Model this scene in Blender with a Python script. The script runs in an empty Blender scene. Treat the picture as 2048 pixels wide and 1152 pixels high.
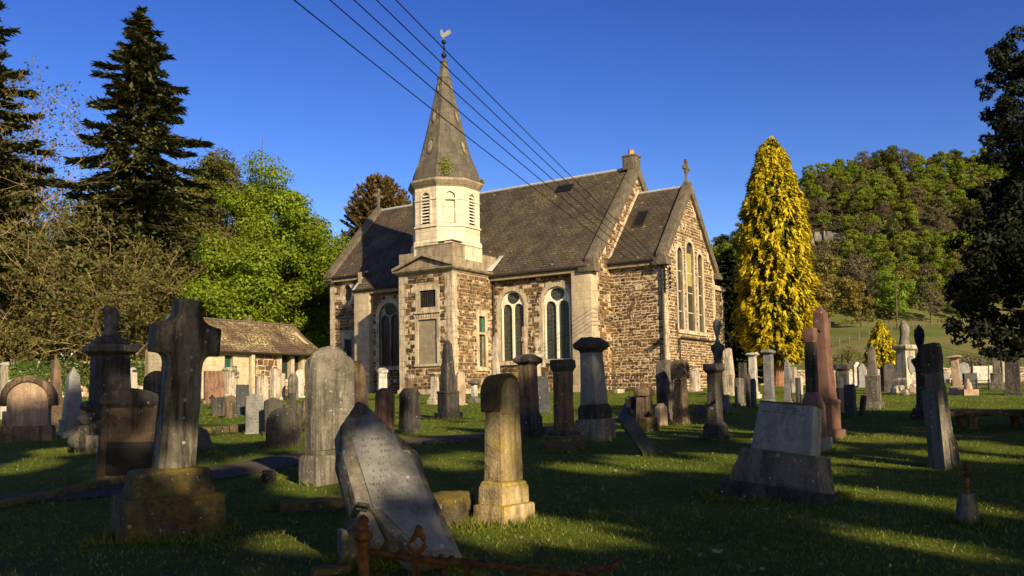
import bpy, bmesh, math, random
import numpy as np
from mathutils import Vector, Matrix, noise
from mathutils.geometry import tessellate_polygon

sc = bpy.context.scene
COL = sc.collection
rad = math.radians
RNG = random.Random(7)

# ------------------------------------------------------------------ camera
FPX, PITCH, ROLL, EYE = 1763.0, rad(3.4), rad(0.95), 1.3
SH = 217 - FPX * math.tan(PITCH)
fwd = Vector((0, math.cos(PITCH), math.sin(PITCH)))
r0 = Vector((1, 0, 0)); u0 = r0.cross(fwd)
cr = math.cos(ROLL) * r0 - math.sin(ROLL) * u0
cu = math.sin(ROLL) * r0 + math.cos(ROLL) * u0
cd = bpy.data.cameras.new('camera')
cam = bpy.data.objects.new('camera', cd); COL.objects.link(cam)
cam.matrix_world = Matrix(((cr.x, cu.x, -fwd.x, 0), (cr.y, cu.y, -fwd.y, 0), (cr.z, cu.z, -fwd.z, EYE), (0, 0, 0, 1)))
cd.sensor_width = 36; cd.sensor_fit = 'HORIZONTAL'; cd.lens = 36 * FPX / 2048
cd.shift_y = SH / 2048; cd.clip_start = 0.05; cd.clip_end = 5000
sc.camera = cam
EYEV = Vector((0, 0, EYE))

def ray(px, py):
    return fwd + cr * ((px - 1024) / FPX) + cu * ((576 - py + SH) / FPX)

def at(px, py, dist):
    """world point seen at photo position (px, py), dist metres ahead"""
    r = ray(px, py)
    return EYEV + r * (dist / r.y)

def lerp(a, b, t): return a + (b - a) * t

def smooth(a, b, t):
    t = min(1, max(0, (t - a) / (b - a))); return t * t * (3 - 2 * t)

def interp(t, pts):
    if t <= pts[0][0]: return pts[0][1]
    for (a, va), (b, vb) in zip(pts, pts[1:]):
        if t <= b: return lerp(va, vb, (t - a) / (b - a))
    return pts[-1][1]

def hill_amp(t):
    return interp(t, [(-.12, 0), (.08, .2), (.2, .5), (.247, .64), (.327, .95), (.43, 1.06), (.6, 1.02)])

def gz(x, y):
    """height of the ground"""
    if y < 50: z = .033 * y
    else: z = 1.65 + .006 * (y - 50)
    if y < 0: z = .02 * y
    z += .05 * noise.noise(Vector((x * .16, y * .16, 3.1))) * smooth(2, 12, y) * (1 - smooth(60, 90, y))
    if y > 88:
        t = x / y
        a = hill_amp(t)
        h = interp(y, [(88, 0), (110, 3.0), (150, 10.2), (200, 29), (260, 60), (330, 73), (480, 60), (900, 20), (1500, 0)])
        z += h * a
        z += 2.5 * noise.noise(Vector((x * .02, y * .02, 0))) * smooth(120, 200, y) * a
    return z

def ground(px, py):
    r = ray(px, py)
    k = -EYE / (r.z - .033 * r.y) if r.z - .033 * r.y < -1e-4 else 60 / r.y
    if k * r.y > 49: k = 49 / r.y
    p = EYEV + r * k
    return Vector((p.x, p.y, gz(p.x, p.y)))

# ------------------------------------------------------------------ scene objects
def tag(o, label=None, cat=None, group=None, kind=None):
    if label: o['label'] = label
    if cat: o['category'] = cat
    if group: o['group'] = group
    if kind: o['kind'] = kind
    return o

def empty(name, loc=(0, 0, 0), rz=0, label=None, cat=None, group=None):
    o = bpy.data.objects.new(name, None); COL.objects.link(o)
    o.location = loc; o.rotation_euler = (0, 0, rz); o.empty_display_size = .2
    return tag(o, label, cat, group)

class MB:
    """collects faces and links them as ONE mesh object"""
    def __init__(s): s.v = []; s.f = []; s.m = []; s.r = []
    def poly(s, pts, m=0, r=.5):
        i = len(s.v); s.v += [tuple(p) for p in pts]; s.f.append(tuple(range(i, i + len(pts)))); s.m.append(m); s.r.append(r)
    def mesh(s, vs, fs, m=0, r=.5):
        i = len(s.v); s.v += [tuple(p) for p in vs]
        for f in fs: s.f.append(tuple(i + k for k in f)); s.m.append(m); s.r.append(r)
    def box(s, x0, x1, y0, y1, z0, z1, m=0, r=.5):
        s.frustum((x0 + x1) / 2, (y0 + y1) / 2, x1 - x0, y1 - y0, x1 - x0, y1 - y0, z0, z1, m, r)
    def frustum(s, cx, cy, w0, d0, w1, d1, z0, z1, m=0, r=.5):
        vs = [(cx + sx * w / 2, cy + sy * d / 2, z) for w, d, z in ((w0, d0, z0), (w1, d1, z1)) for sx, sy in ((-1, -1), (1, -1), (1, 1), (-1, 1))]
        s.mesh(vs, [(3, 2, 1, 0), (4, 5, 6, 7), (0, 1, 5, 4), (1, 2, 6, 5), (2, 3, 7, 6), (3, 0, 4, 7)], m, r)
    def rings(s, rings, m=0, r=.5, cap=True):
        """stacked closed loops of equal length"""
        n = len(rings[0]); vs = [p for q in rings for p in q]; fs = []
        for k in range(len(rings) - 1):
            for i in range(n):
                j = (i + 1) % n
                fs.append((k * n + i, k * n + j, (k + 1) * n + j, (k + 1) * n + i))
        if cap: fs.append(tuple(reversed(range(n)))); fs.append(tuple((len(rings) - 1) * n + i for i in range(n)))
        s.mesh(vs, fs, m, r)
    def sq(s, prof, cx=0, cy=0, asp=1.0, m=0):
        """square section stack: prof = [(width, z)...]; depth = width*asp"""
        s.rings([[(cx + sx * w / 2, cy + sy * w * asp / 2, z) for sx, sy in ((-1, -1), (1, -1), (1, 1), (-1, 1))] for w, z in prof], m)
    def lathe(s, prof, n=16, cx=0, cy=0, ph=0, m=0):
        s.rings([[(cx + r * math.cos(ph + 2 * math.pi * i / n), cy + r * math.sin(ph + 2 * math.pi * i / n), z) for i in range(n)] for r, z in prof], m)
    def prism(s, out, y0, y1, m=0, r=.5):
        """outline [(x,z)] counter-clockwise seen from -Y, extruded from y0 (front) to y1"""
        n = len(out)
        vs = [(x, y0, z) for x, z in out] + [(x, y1, z) for x, z in out]
        fs = [tuple(range(n)), tuple(reversed(range(n, 2 * n)))] + [((i + 1) % n, i, n + i, n + (i + 1) % n) for i in range(n)]
        s.mesh(vs, fs, m, r)
    def tube(s, pts, rads, n=6, m=0, r=.5):
        pts = [Vector(p) for p in pts]
        if isinstance(rads, (int, float)): rads = [rads] * len(pts)
        rg = []
        for i, p in enumerate(pts):
            d = (pts[min(i + 1, len(pts) - 1)] - pts[max(i - 1, 0)])
            if d.length < 1e-9: d = Vector((0, 0, 1))
            d.normalize()
            a = d.orthogonal() if abs(d.z) > .95 else d.cross(Vector((0, 0, 1)))
            a.normalize(); b = d.cross(a)
            rg.append([p + (a * math.cos(2 * math.pi * k / n) + b * math.sin(2 * math.pi * k / n)) * rads[i] for k in range(n)])
        s.rings(rg, m, r)
    def sphere(s, c, r, n=10, k=6, sz=1, m=0):
        s.lathe([(max(1e-3, r * math.sin(math.pi * i / k)), c[2] - r * sz * math.cos(math.pi * i / k)) for i in range(k + 1)], n, c[0], c[1], 0, m)
    def build(s, name, mats, parent=None, bevel=0, rough=0, cut=.12, smooth=None, loc=None, seed=0, seg=2):
        me = bpy.data.meshes.new(name)
        me.from_pydata(s.v, [], s.f)
        if not isinstance(mats, (list, tuple)): mats = [mats]
        for mt in mats: me.materials.append(mt)
        me.polygons.foreach_set('material_index', s.m)
        at_ = me.attributes.new('rnd', 'FLOAT', 'FACE'); at_.data.foreach_set('value', s.r)
        if bevel or rough:
            bm = bmesh.new(); bm.from_mesh(me)
            bmesh.ops.remove_doubles(bm, verts=bm.verts, dist=1e-5)
            bmesh.ops.recalc_face_normals(bm, faces=bm.faces)
            if bevel:
                ed = [e for e in bm.edges if e.is_manifold and e.calc_face_angle(0) > .6]
                try: bmesh.ops.bevel(bm, geom=ed, offset=bevel, segments=seg, affect='EDGES', profile=.6, clamp_overlap=True)
                except Exception: pass
            if rough:
                for _ in range(5):
                    ed = [e for e in bm.edges if e.calc_length() > cut]
                    if not ed or len(bm.verts) > 15000: break
                    bmesh.ops.subdivide_edges(bm, edges=ed, cuts=1, use_grid_fill=True)
                    bmesh.ops.triangulate(bm, faces=[f for f in bm.faces if len(f.verts) > 4])
                bm.normal_update()
                o3 = Vector((seed * 7.3, seed * 1.9, seed * 3.7))
                for v in bm.verts:
                    q = v.co + o3
                    d = noise.noise(q * 2.3) * .6 + noise.noise(q * 7) * .5 + noise.noise(q * 19) * .3
                    v.co = v.co + v.normal * d * rough
            bm.to_mesh(me); bm.free()
            me.shade_smooth() if hasattr(me, 'shade_smooth') else None
            me.set_sharp_from_angle(angle=rad(38))
        if smooth is not None:
            me.shade_smooth(); me.set_sharp_from_angle(angle=rad(smooth))
        me.validate(); me.update()
        o = bpy.data.objects.new(name, me); COL.objects.link(o)
        if parent is not None: o.parent = parent
        if loc is not None: o.location = loc
        return o

def copy_tree(o, parent=None):
    c = o.copy(); COL.objects.link(c); c.parent = parent
    if parent is not None: c.matrix_parent_inverse = o.matrix_parent_inverse
    for ch in list(o.children): copy_tree(ch, c)
    return c

# ------------------------------------------------------------------ materials
class NT:
    def __init__(s, name):
        s.mat = bpy.data.materials.new(name); s.mat.use_nodes = True
        s.t = s.mat.node_tree; s.n = s.t.nodes; s.l = s.t.links
        s.b = s.n['Principled BSDF']; s.out = s.n['Material Output']
        s.b.inputs['Specular IOR Level'].default_value = .25
    def add(s, typ, **kw):
        n = s.n.new(typ)
        for k, v in kw.items():
            if k in n.inputs: n.inputs[k].default_value = v
            else: setattr(n, k, v)
        return n
    def link(s, a, b): s.l.new(a, b)
    def pos(s, scale=(1, 1, 1), obj=False, rot=(0, 0, 0)):
        if obj: src = s.add('ShaderNodeTexCoord').outputs['Object']
        else: src = s.add('ShaderNodeNewGeometry').outputs['Position']
        mp = s.add('ShaderNodeMapping'); mp.inputs['Scale'].default_value = scale; mp.inputs['Rotation'].default_value = rot
        s.link(src, mp.inputs['Vector']); return mp.outputs['Vector']
    def noise(s, scale, detail=5, rough=.6, vec=None):
        n = s.add('ShaderNodeTexNoise'); n.inputs['Scale'].default_value = scale; n.inputs['Detail'].default_value = detail
        n.inputs['Roughness'].default_value = rough
        s.link(vec if vec is not None else s.pos(), n.inputs['Vector']); return n.outputs['Fac']
    def ramp(s, fac, stops):
        n = s.add('ShaderNodeValToRGB'); e = n.color_ramp.elements
        while len(e) < len(stops): e.new(.5)
        for k, (p, c) in enumerate(stops):
            e[k].position = p
            e[k].color = (c, c, c, 1) if isinstance(c, (int, float)) else (*c, 1)
        s.link(fac, n.inputs['Fac']); return n.outputs['Color']
    def mix(s, fac, a, b, mode='MIX'):
        n = s.add('ShaderNodeMix'); n.data_type = 'RGBA'; n.blend_type = mode
        for sock, val in ((n.inputs[0], fac), (n.inputs[6], a), (n.inputs[7], b)):
            if isinstance(val, (int, float)): sock.default_value = val
            elif isinstance(val, tuple): sock.default_value = (*val, 1)
            else: s.link(val, sock)
        return n.outputs[2]
    def math(s, op, a, b=0.0, clamp=False):
        n = s.add('ShaderNodeMath'); n.operation = op; n.use_clamp = clamp
        for sock, val in ((n.inputs[0], a), (n.inputs[1], b)):
            if isinstance(val, (int, float)): sock.default_value = val
            else: s.link(val, sock)
        return n.outputs[0]
    def bump(s, h, strength=.5, dist=.02):
        n = s.add('ShaderNodeBump'); n.inputs['Strength'].default_value = strength; n.inputs['Distance'].default_value = dist
        s.link(h, n.inputs['Height']); s.link(n.outputs['Normal'], s.b.inputs['Normal'])
    def color(s, c):
        if isinstance(c, tuple): s.b.inputs['Base Color'].default_value = (*c, 1)
        else: s.link(c, s.b.inputs['Base Color'])
    def attr(s, name='rnd'):
        n = s.add('ShaderNodeAttribute'); n.attribute_name = name; return n.outputs['Fac']

MOSSC = (.075, .065, .012)
def stone(name, a, b, stain=(.03, .026, .02), stains=.5, lichen=(.42, .41, .36), lich=.25, moss=.3, rough=.88, fine=30.0, mossc=MOSSC, bump=.5, patch=0):
    k = NT(name)
    n1 = k.noise(2.2, 7, .65)
    c = k.ramp(n1, [(.3, a), (.7, b)])
    n2 = k.noise(fine, 4, .7)
    c = k.mix(.75, c, k.ramp(n2, [(.25, .55), (.75, 1.25)]), 'MULTIPLY')
    c = k.mix(k.ramp(k.noise(3.3, 6, .7), [(.48, 0.0), (.68, .75)]), c, tuple(q * .30 for q in a))
    st = k.noise(1.0, 6, .65, k.pos((9, 9, .9)))
    c = k.mix(k.ramp(st, [(.46, 0.0), (.60, min(.92, stains * 1.35))]), c, stain)
    if patch:
        c = k.mix(k.ramp(k.noise(1.7, 4, .6), [(.55, 0.0), (.62, patch)]), c, stain)
    ln = k.noise(26, 4, .6); ln2 = k.noise(9, 3, .6)
    vo = k.add('ShaderNodeTexVoronoi'); vo.inputs['Scale'].default_value = 17; k.link(k.pos(), vo.inputs['Vector'])
    sv = k.add('ShaderNodeSeparateColor'); k.link(vo.outputs['Color'], sv.inputs[0])
    dots = k.math('MULTIPLY', k.ramp(k.math('SUBTRACT', k.math('ADD', vo.outputs['Distance'], k.math('MULTIPLY', k.noise(60, 2), .12)), k.math('MULTIPLY', sv.outputs[0], .22)), [(.10, 1.0), (.14, 0.0)]), k.ramp(sv.outputs[1], [(.88 - lich * .40, 0.0), (.90 - lich * .40, .7)]))
    lf = k.math('MULTIPLY', k.ramp(ln, [(.66 - lich * .16, 0.0), (.70 - lich * .14, 1.0)]), k.ramp(ln2, [(.52, 0.0), (.66, 1.0)]))
    c = k.mix(k.math('MULTIPLY', lf, min(.8, lich * 1.8)), c, lichen)
    c = k.mix(dots, c, tuple(q * .85 for q in lichen))
    if moss:
        g = k.add('ShaderNodeNewGeometry'); sp = k.add('ShaderNodeSeparateXYZ'); k.link(g.outputs['Normal'], sp.inputs[0])
        up = k.math('ADD', sp.outputs['Z'], k.math('MULTIPLY', k.math('SUBTRACT', k.noise(5, 5, .7), .5), 2.4))
        mf = k.math('MULTIPLY', k.ramp(up, [(max(0.02, .75 - moss * .7), 0.0), (min(1, 1.0 - moss * .5), 1.0)]), min(1, moss * 1.6))
        mf = k.math('MAXIMUM', mf, k.math('MULTIPLY', k.ramp(k.noise(4.5, 6, .72), [(.50, 0.0), (.60, 1.0)]), max(0, moss - .5) * 1.6))
        c = k.mix(mf, c, k.mix(k.noise(25, 3), mossc, tuple(x * 2.2 for x in mossc)))
    k.color(c)
    k.b.inputs['Roughness'].default_value = rough
    h = k.math('ADD', k.math('MULTIPLY', n2, .5), k.math('ADD', k.noise(8, 6, .7), k.math('MULTIPLY', k.noise(90, 2), .25)))
    k.bump(h, min(1, bump * 1.7), .03)
    return k.mat

def plain(name, c, rough=.7, metal=0, var=.3, scale=8.0, bump=0, c2=None):
    k = NT(name)
    n = k.noise(scale, 5, .65)
    k.color(k.ramp(n, [(.3, tuple(x * (1 - var) for x in c)), (.7, c2 or tuple(min(1, x * (1 + var)) for x in c))]))
    k.b.inputs['Roughness'].default_value = rough; k.b.inputs['Metallic'].default_value = metal
    if bump: k.bump(k.noise(scale * 4, 4), bump, .01)
    return k.mat

def leaf_mat(name, cols, trans=.35, rough=.55):
    """cols: list of colours across the per-leaf random value"""
    k = NT(name)
    n = len(cols)
    base = k.ramp(k.attr(), [(i / max(1, n - 1), c) for i, c in enumerate(cols)])
    base = k.mix(.5, base, k.ramp(k.noise(.55, 3, .6), [(.3, .6), (.7, 1.35)]), 'MULTIPLY')
    k.color(base); k.b.inputs['Roughness'].default_value = rough
    k.b.inputs['Specular IOR Level'].default_value = .2
    tr = k.add('ShaderNodeBsdfTranslucent'); k.link(base, tr.inputs['Color'])
    mx = k.add('ShaderNodeMixShader'); mx.inputs[0].default_value = trans
    k.link(k.b.outputs[0], mx.inputs[1]); k.link(tr.outputs[0], mx.inputs[2]); k.link(mx.outputs[0], k.out.inputs['Surface'])
    return k.mat

M = {}
M['cream'] = stone('cream_ashlar', (.58, .49, .345), (.44, .36, .245), stains=.45, stain=(.12, .10, .075), lich=.05, moss=.08, bump=.25)
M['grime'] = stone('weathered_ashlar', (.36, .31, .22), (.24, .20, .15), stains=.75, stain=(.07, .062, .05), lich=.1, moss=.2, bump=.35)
M['coping'] = stone('weathered_coping', (.105, .085, .062), (.18, .148, .105), stains=.6, stain=(.05, .045, .038), lich=.25, moss=.2, bump=.35)
M['fallen'] = stone('grey_freestone', (.145, .132, .112), (.235, .215, .18), lich=.5, moss=.12, stains=.5)
M['grey'] = stone('grey_sandstone', (.10, .092, .08), (.19, .17, .145), lich=.3, moss=.2)
M['pale'] = stone('pale_sandstone', (.38, .335, .255), (.52, .46, .36), stains=.55, stain=(.1, .08, .06), lich=.2, moss=.12)
M['white'] = stone('white_marble', (.40, .38, .33), (.54, .515, .46), stains=.35, stain=(.2, .18, .15), lich=.08, moss=.05)
M['brown'] = stone('brown_sandstone', (.12, .08, .055), (.22, .15, .095), lich=.2, moss=.3, stains=.6)
M['dark'] = stone('blackened_stone', (.042, .039, .036), (.092, .084, .074), lich=.18, moss=.2, stains=.6, stain=(.015, .014, .013))
M['slate'] = stone('blue_slate', (.035, .04, .048), (.06, .066, .075), lich=.06, moss=.05, stains=.3, rough=.6)
M['red'] = stone('red_sandstone', (.17, .095, .065), (.27, .155, .105), lich=.15, moss=.15, stains=.85, stain=(.08, .05, .035))
M['facegranite'] = stone('pale_grey_granite_face', (.22, .225, .23), (.31, .315, .32), stains=.3, stain=(.12, .12, .12), lich=.1, moss=.05, rough=.6, fine=70.0, bump=.2)
M['crossstone'] = stone('weathered_cross_stone', (.135, .122, .10), (.24, .215, .175), lich=.3, moss=.42, stains=.7)
M['granite'] = stone('grey_granite', (.14, .142, .145), (.21, .212, .215), stains=.25, stain=(.09, .09, .09), lich=.08, moss=.06, rough=.55, fine=70.0, bump=.2)
M['redgranite'] = stone('red_granite', (.14, .078, .062), (.19, .105, .085), stains=.4, stain=(.12, .06, .045), lich=.02, moss=.03, rough=.5, fine=80.0, bump=.15)
M['pink'] = stone('pink_sandstone', (.33, .235, .17), (.44, .34, .25), stains=.4, stain=(.16, .11, .08), lich=.1, moss=.1)
M['mossy'] = stone('moss_covered_stone', (.05, .042, .03), (.095, .08, .055), lich=.45, moss=.95, stains=.5, mossc=(.075, .056, .011))
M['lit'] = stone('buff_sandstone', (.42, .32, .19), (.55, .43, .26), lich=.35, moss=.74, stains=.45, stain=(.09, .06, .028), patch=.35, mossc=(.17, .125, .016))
M['black'] = plain('black_iron', (.012, .012, .013), .55, .3)
M['rust'] = plain('rusted_iron', (.10, .045, .018), .9, .1, .6, 30.0, .6, (.26, .105, .03))
M['darkrust'] = plain('dark_rusted_iron', (.045, .026, .016), .9, .1, .6, 30.0, .6, (.13, .058, .022))
M['lead'] = plain('lead_flashing', (.42, .42, .41), .5, .2)
M['timber'] = plain('green_painted_door', (.012, .075, .055), .5)
M['glasspane'] = plain('shed_glass', (.02, .025, .025), .12)
# masonry: the colour of each rubble stone comes from its own random value
def rubble_mat():
    k = NT('rubble_masonry')
    r = k.attr()
    c = k.ramp(r, [(0, (.034, .024, .017)), (.22, (.062, .040, .025)), (.42, (.115, .067, .034)), (.58, (.17, .094, .040)), (.68, (.10, .076, .050)), (.80, (.21, .12, .052)), (.88, (.31, .225, .125)), (1, (.46, .37, .24))])
    n2 = k.noise(9, 6, .7)
    c = k.mix(.8, c, k.ramp(n2, [(.25, .55), (.75, 1.4)]), 'MULTIPLY')
    k.color(c); k.b.inputs['Roughness'].default_value = .85
    k.bump(k.math('ADD', k.noise(14, 5), k.math('MULTIPLY', k.noise(50, 3), .4)), .7, .03)
    return k.mat
M['rubble'] = rubble_mat()
M['paleMortar'] = plain('pale_lime_mortar', (.39, .31, .20), .9, 0, .22, 3.0, .4)
M['mortar'] = plain('lime_mortar', (.29, .225, .14), .9, 0, .22, 3.0, .4)
M['dimmortar'] = plain('old_lime_mortar', (.36, .30, .21), .9, 0, .22, 3.0, .4)

def ashlar(name, a, b, joint, bw=.7, bh=.34, stainc=(.11, .09, .065), stains=.5, diag=True):
    k = NT(name)
    tc = k.add('ShaderNodeTexCoord'); sp = k.add('ShaderNodeSeparateXYZ'); k.link(tc.outputs['Object'], sp.inputs[0])
    cb = k.add('ShaderNodeCombineXYZ')
    k.link(k.math('ADD', sp.outputs['X'], sp.outputs['Y']), cb.inputs[0]); k.link(sp.outputs['Z'], cb.inputs[1])
    br = k.add('ShaderNodeTexBrick'); k.link(cb.outputs[0], br.inputs['Vector'])
    br.inputs['Scale'].default_value = 1; br.inputs['Brick Width'].default_value = bw; br.inputs['Row Height'].default_value = bh
    br.inputs['Mortar Size'].default_value = .008; br.inputs['Color1'].default_value = (*a, 1); br.inputs['Color2'].default_value = (*b, 1)
    br.inputs['Mortar'].default_value = (*joint, 1)
    c = k.mix(.7, br.outputs['Color'], k.ramp(k.noise(3, 6, .65), [(.3, .6), (.7, 1.2)]), 'MULTIPLY')
    st = k.noise(1.0, 5, .65, k.pos((3.5, 3.5, .7)))
    c = k.mix(k.ramp(st, [(.47, 0.0), (.68, stains)]), c, stainc)
    c = k.mix(k.ramp(k.noise(14, 3), [(.62, 0.0), (.68, .35)]), c, stainc)
    k.color(c); k.b.inputs['Roughness'].default_value = .85
    k.bump(k.math('ADD', k.math('MULTIPLY', br.outputs['Fac'], -1.0), k.noise(20, 4)), .35, .02)
    return k.mat
M['belfry'] = ashlar('cream_ashlar_blocks', (.66, .57, .42), (.57, .48, .345), (.22, .18, .12), .9, .42, (.20, .155, .10), .4)
M['buttress'] = ashlar('buff_ashlar_blocks', (.46, .38, .26), (.39, .32, .22), (.24, .2, .14), .9, .42, (.17, .135, .09), .4)
M['attic'] = ashlar('stained_ashlar_blocks', (.31, .255, .17), (.25, .205, .135), (.10, .085, .06), .6, .5, (.06, .05, .036), .8)
M['blocking'] = ashlar('doorway_infill_blocks', (.27, .225, .16), (.22, .185, .135), (.36, .29, .19), .38, .28, (.16, .13, .09), .3)
M['spire'] = ashlar('spire_stone', (.082, .072, .054), (.118, .103, .077), (.045, .04, .032), .5, .33, (.035, .031, .025), .75)
M['plaster'] = ashlar('cottage_ashlar', (.48, .40, .27), (.42, .35, .235), (.30, .25, .17), .4, .22, (.25, .2, .13), .3)

def slates(name, a, b, lichc, lich, rh=.19, bw=.28, vs=1.38):
    k = NT(name)
    tc = k.add('ShaderNodeTexCoord'); sp = k.add('ShaderNodeSeparateXYZ'); k.link(tc.outputs['Object'], sp.inputs[0])
    cb = k.add('ShaderNodeCombineXYZ'); k.link(sp.outputs['X'], cb.inputs[0]); k.link(k.math('MULTIPLY', sp.outputs['Z'], vs), cb.inputs[1])
    br = k.add('ShaderNodeTexBrick'); k.link(cb.outputs[0], br.inputs['Vector'])
    br.inputs['Scale'].default_value = 1; br.inputs['Brick Width'].default_value = bw; br.inputs['Row Height'].default_value = rh
    br.inputs['Mortar Size'].default_value = .02; br.inputs['Mortar Smooth'].default_value = .4
    br.inputs['Color1'].default_value = (*a, 1); br.inputs['Color2'].default_value = (*b, 1); br.inputs['Mortar'].default_value = (.018, .015, .012, 1)
    c = k.mix(.8, br.outputs['Color'], k.ramp(k.noise(1.1, 7, .7, k.pos((1, 1, .6))), [(.3, .45), (.7, 1.5)]), 'MULTIPLY')
    c = k.mix(k.ramp(k.noise(1, 5, .6, k.pos((2.2, 2.2, .5))), [(.5, 0.0), (.66, .6)]), c, (.022, .019, .015))
    # lichen: fine speckle gathered in broad patches
    patch = k.ramp(k.noise(.45, 5, .65), [(.48, 0.0), (.64, 1.0)])
    sp1 = k.ramp(k.noise(9, 5, .75), [(.5, 0.0), (.56, 1.0)])
    c = k.mix(k.math('MULTIPLY', k.math('MULTIPLY', patch, sp1), lich), c, lichc)
    dots = k.ramp(k.noise(3.2, 2, .4), [(.73, 0.0), (.745, .75)])
    c = k.mix(dots, c, (.30, .27, .20))
    k.color(c); k.b.inputs['Roughness'].default_value = .8
    # every course laps over the one below: a sawtooth up the slope
    fr = k.math('FRACT', k.math('DIVIDE', k.math('MULTIPLY', sp.outputs['Z'], vs), rh))
    k.bump(k.math('ADD', k.math('MULTIPLY', fr, -.8), k.math('ADD', k.math('MULTIPLY', br.outputs['Fac'], -.8), k.math('MULTIPLY', k.noise(30, 3), .5))), .7, .025)
    return k.mat
M['slates'] = slates('roof_slates', (.080, .060, .038), (.054, .043, .030), (.19, .155, .07), .75)
M['chapelslates'] = slates('chancel_slates', (.080, .059, .037), (.058, .045, .031), (.14, .12, .08), .4)
M['shedslates'] = slates('lichened_slates', (.13, .085, .05), (.10, .068, .042), (.50, .42, .20), 1.0, .2, .25, 1.6)

def leaded(name, base, line, sx=.16, sy=.2):
    k = NT(name)
    tc = k.add('ShaderNodeTexCoord'); sp = k.add('ShaderNodeSeparateXYZ'); k.link(tc.outputs['Object'], sp.inputs[0])
    cb = k.add('ShaderNodeCombineXYZ'); k.link(k.math('ADD', sp.outputs['X'], sp.outputs['Y']), cb.inputs[0]); k.link(sp.outputs['Z'], cb.inputs[1])
    vo = k.add('ShaderNodeTexVoronoi'); vo.feature = 'DISTANCE_TO_EDGE'; vo.inputs['Scale'].default_value = 5; vo.inputs['Randomness'].default_value = .75
    k.link(cb.outputs[0], vo.inputs['Vector'])
    br = k.add('ShaderNodeTexBrick'); k.link(cb.outputs[0], br.inputs['Vector']); br.inputs['Scale'].default_value = 1; br.offset = 0
    br.inputs['Brick Width'].default_value = sx; br.inputs['Row Height'].default_value = sy; br.inputs['Mortar Size'].default_value = .01
    lead = k.math('MAXIMUM', k.ramp(vo.outputs['Distance'], [(.02, 1.0), (.045, 0.0)]), br.outputs['Fac'])
    c = k.mix(k.math('MULTIPLY', lead, .55), k.mix(k.ramp(k.noise(2.5, 4), [(.3, 0.0), (.7, 1.0)]), base, tuple(x * 1.9 for x in base)), line)
    k.color(c); k.b.inputs['Roughness'].default_value = .3; k.b.inputs['Specular IOR Level'].default_value = .25
    k.bump(k.noise(3, 2), .1, .02)
    return k.mat
M['glass'] = leaded('leaded_glass', (.020, .022, .018), (.11, .115, .095))
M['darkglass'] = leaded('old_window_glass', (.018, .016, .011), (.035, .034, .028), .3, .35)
M['lancetglass'] = leaded('lancet_glass', (.020, .022, .018), (.05, .05, .045), .22, .4)
M['yellowglass'] = plain('yellow_boarding', (.27, .235, .085), .5, 0, .15)
M['tracery'] = plain('pale_window_tracery', (.66, .61, .50), .8, 0, .18, 6.0, .2)
M['greenframe'] = plain('green_window_frame', (.03, .20, .14), .5)
M['gutter'] = plain('painted_gutter', (.03, .024, .02), .6)
M['fascia'] = plain('eaves_course', (.22, .17, .11), .85, 0, .35, 4.0, .3)
M['pot'] = plain('clay_chimney_pot', (.42, .22, .09), .8)
M['vane'] = plain('weathered_gilt', (.17, .17, .155), .6, 0)

# ------------------------------------------------------------------ plane frames and masonry walls
class Fr:
    """a vertical wall plane: P0 left end, P1 right end seen from outside"""
    def __init__(s, p0, p1):
        s.p = Vector((p0[0], p0[1])); d = Vector((p1[0] - p0[0], p1[1] - p0[1])); s.len = d.length; s.u = d.normalized(); s.n = Vector((s.u.y, -s.u.x))
    def pt(s, u, z, o=0):
        q = s.p + s.u * u + s.n * o
        return (q.x, q.y, z)

def span(poly, z):
    xs = []
    n = len(poly)
    for i in range(n):
        (x0, z0), (x1, z1) = poly[i], poly[(i + 1) % n]
        if (z0 <= z < z1) or (z1 <= z < z0): xs.append(x0 + (x1 - x0) * (z - z0) / (z1 - z0))
    return (min(xs), max(xs)) if len(xs) > 1 else None

def plate(mb, fr, outer, holes=(), o=0.0, depth=.3, m=0, back=False, hole_depth=None):
    """a slab in a wall plane with its front at offset o, its sides running back by depth"""
    loops = [outer] + list(holes)
    pts = [p for lp in loops for p in lp]
    tris = tessellate_polygon([[Vector((p[0], p[1], 0)) for p in lp] for lp in loops])
    for t in tris:
        a, b, c = (pts[i] for i in t)
        if (b[0] - a[0]) * (c[1] - a[1]) - (b[1] - a[1]) * (c[0] - a[0]) < 0: t = (t[0], t[2], t[1])
        mb.poly([fr.pt(*pts[i], o) for i in t], m)
    for k, lp in enumerate(loops):
        dd = depth if k == 0 or hole_depth is None else hole_depth
        for i in range(len(lp)):
            a, b = lp[i], lp[(i + 1) % len(lp)]
            mb.poly([fr.pt(*a, o), fr.pt(*a, o - dd), fr.pt(*b, o - dd), fr.pt(*b, o)], m)

def rect(u0, u1, z0, z1): return [(u0, z0), (u1, z0), (u1, z1), (u0, z1)]
def arch(uc, w, z0, top, n=12, rise=None):
    h = w / 2; rise = rise or h; zs = top - rise
    return [(uc - h, z0), (uc + h, z0)] + [(uc + h * math.cos(math.pi * i / n), zs + rise * math.sin(math.pi * i / n)) for i in range(n + 1)]
def oval(uc, zc, a, b, n=20): return [(uc + a * math.cos(2 * math.pi * i / n), zc + b * math.sin(2 * math.pi * i / n)) for i in range(n)]

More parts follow.
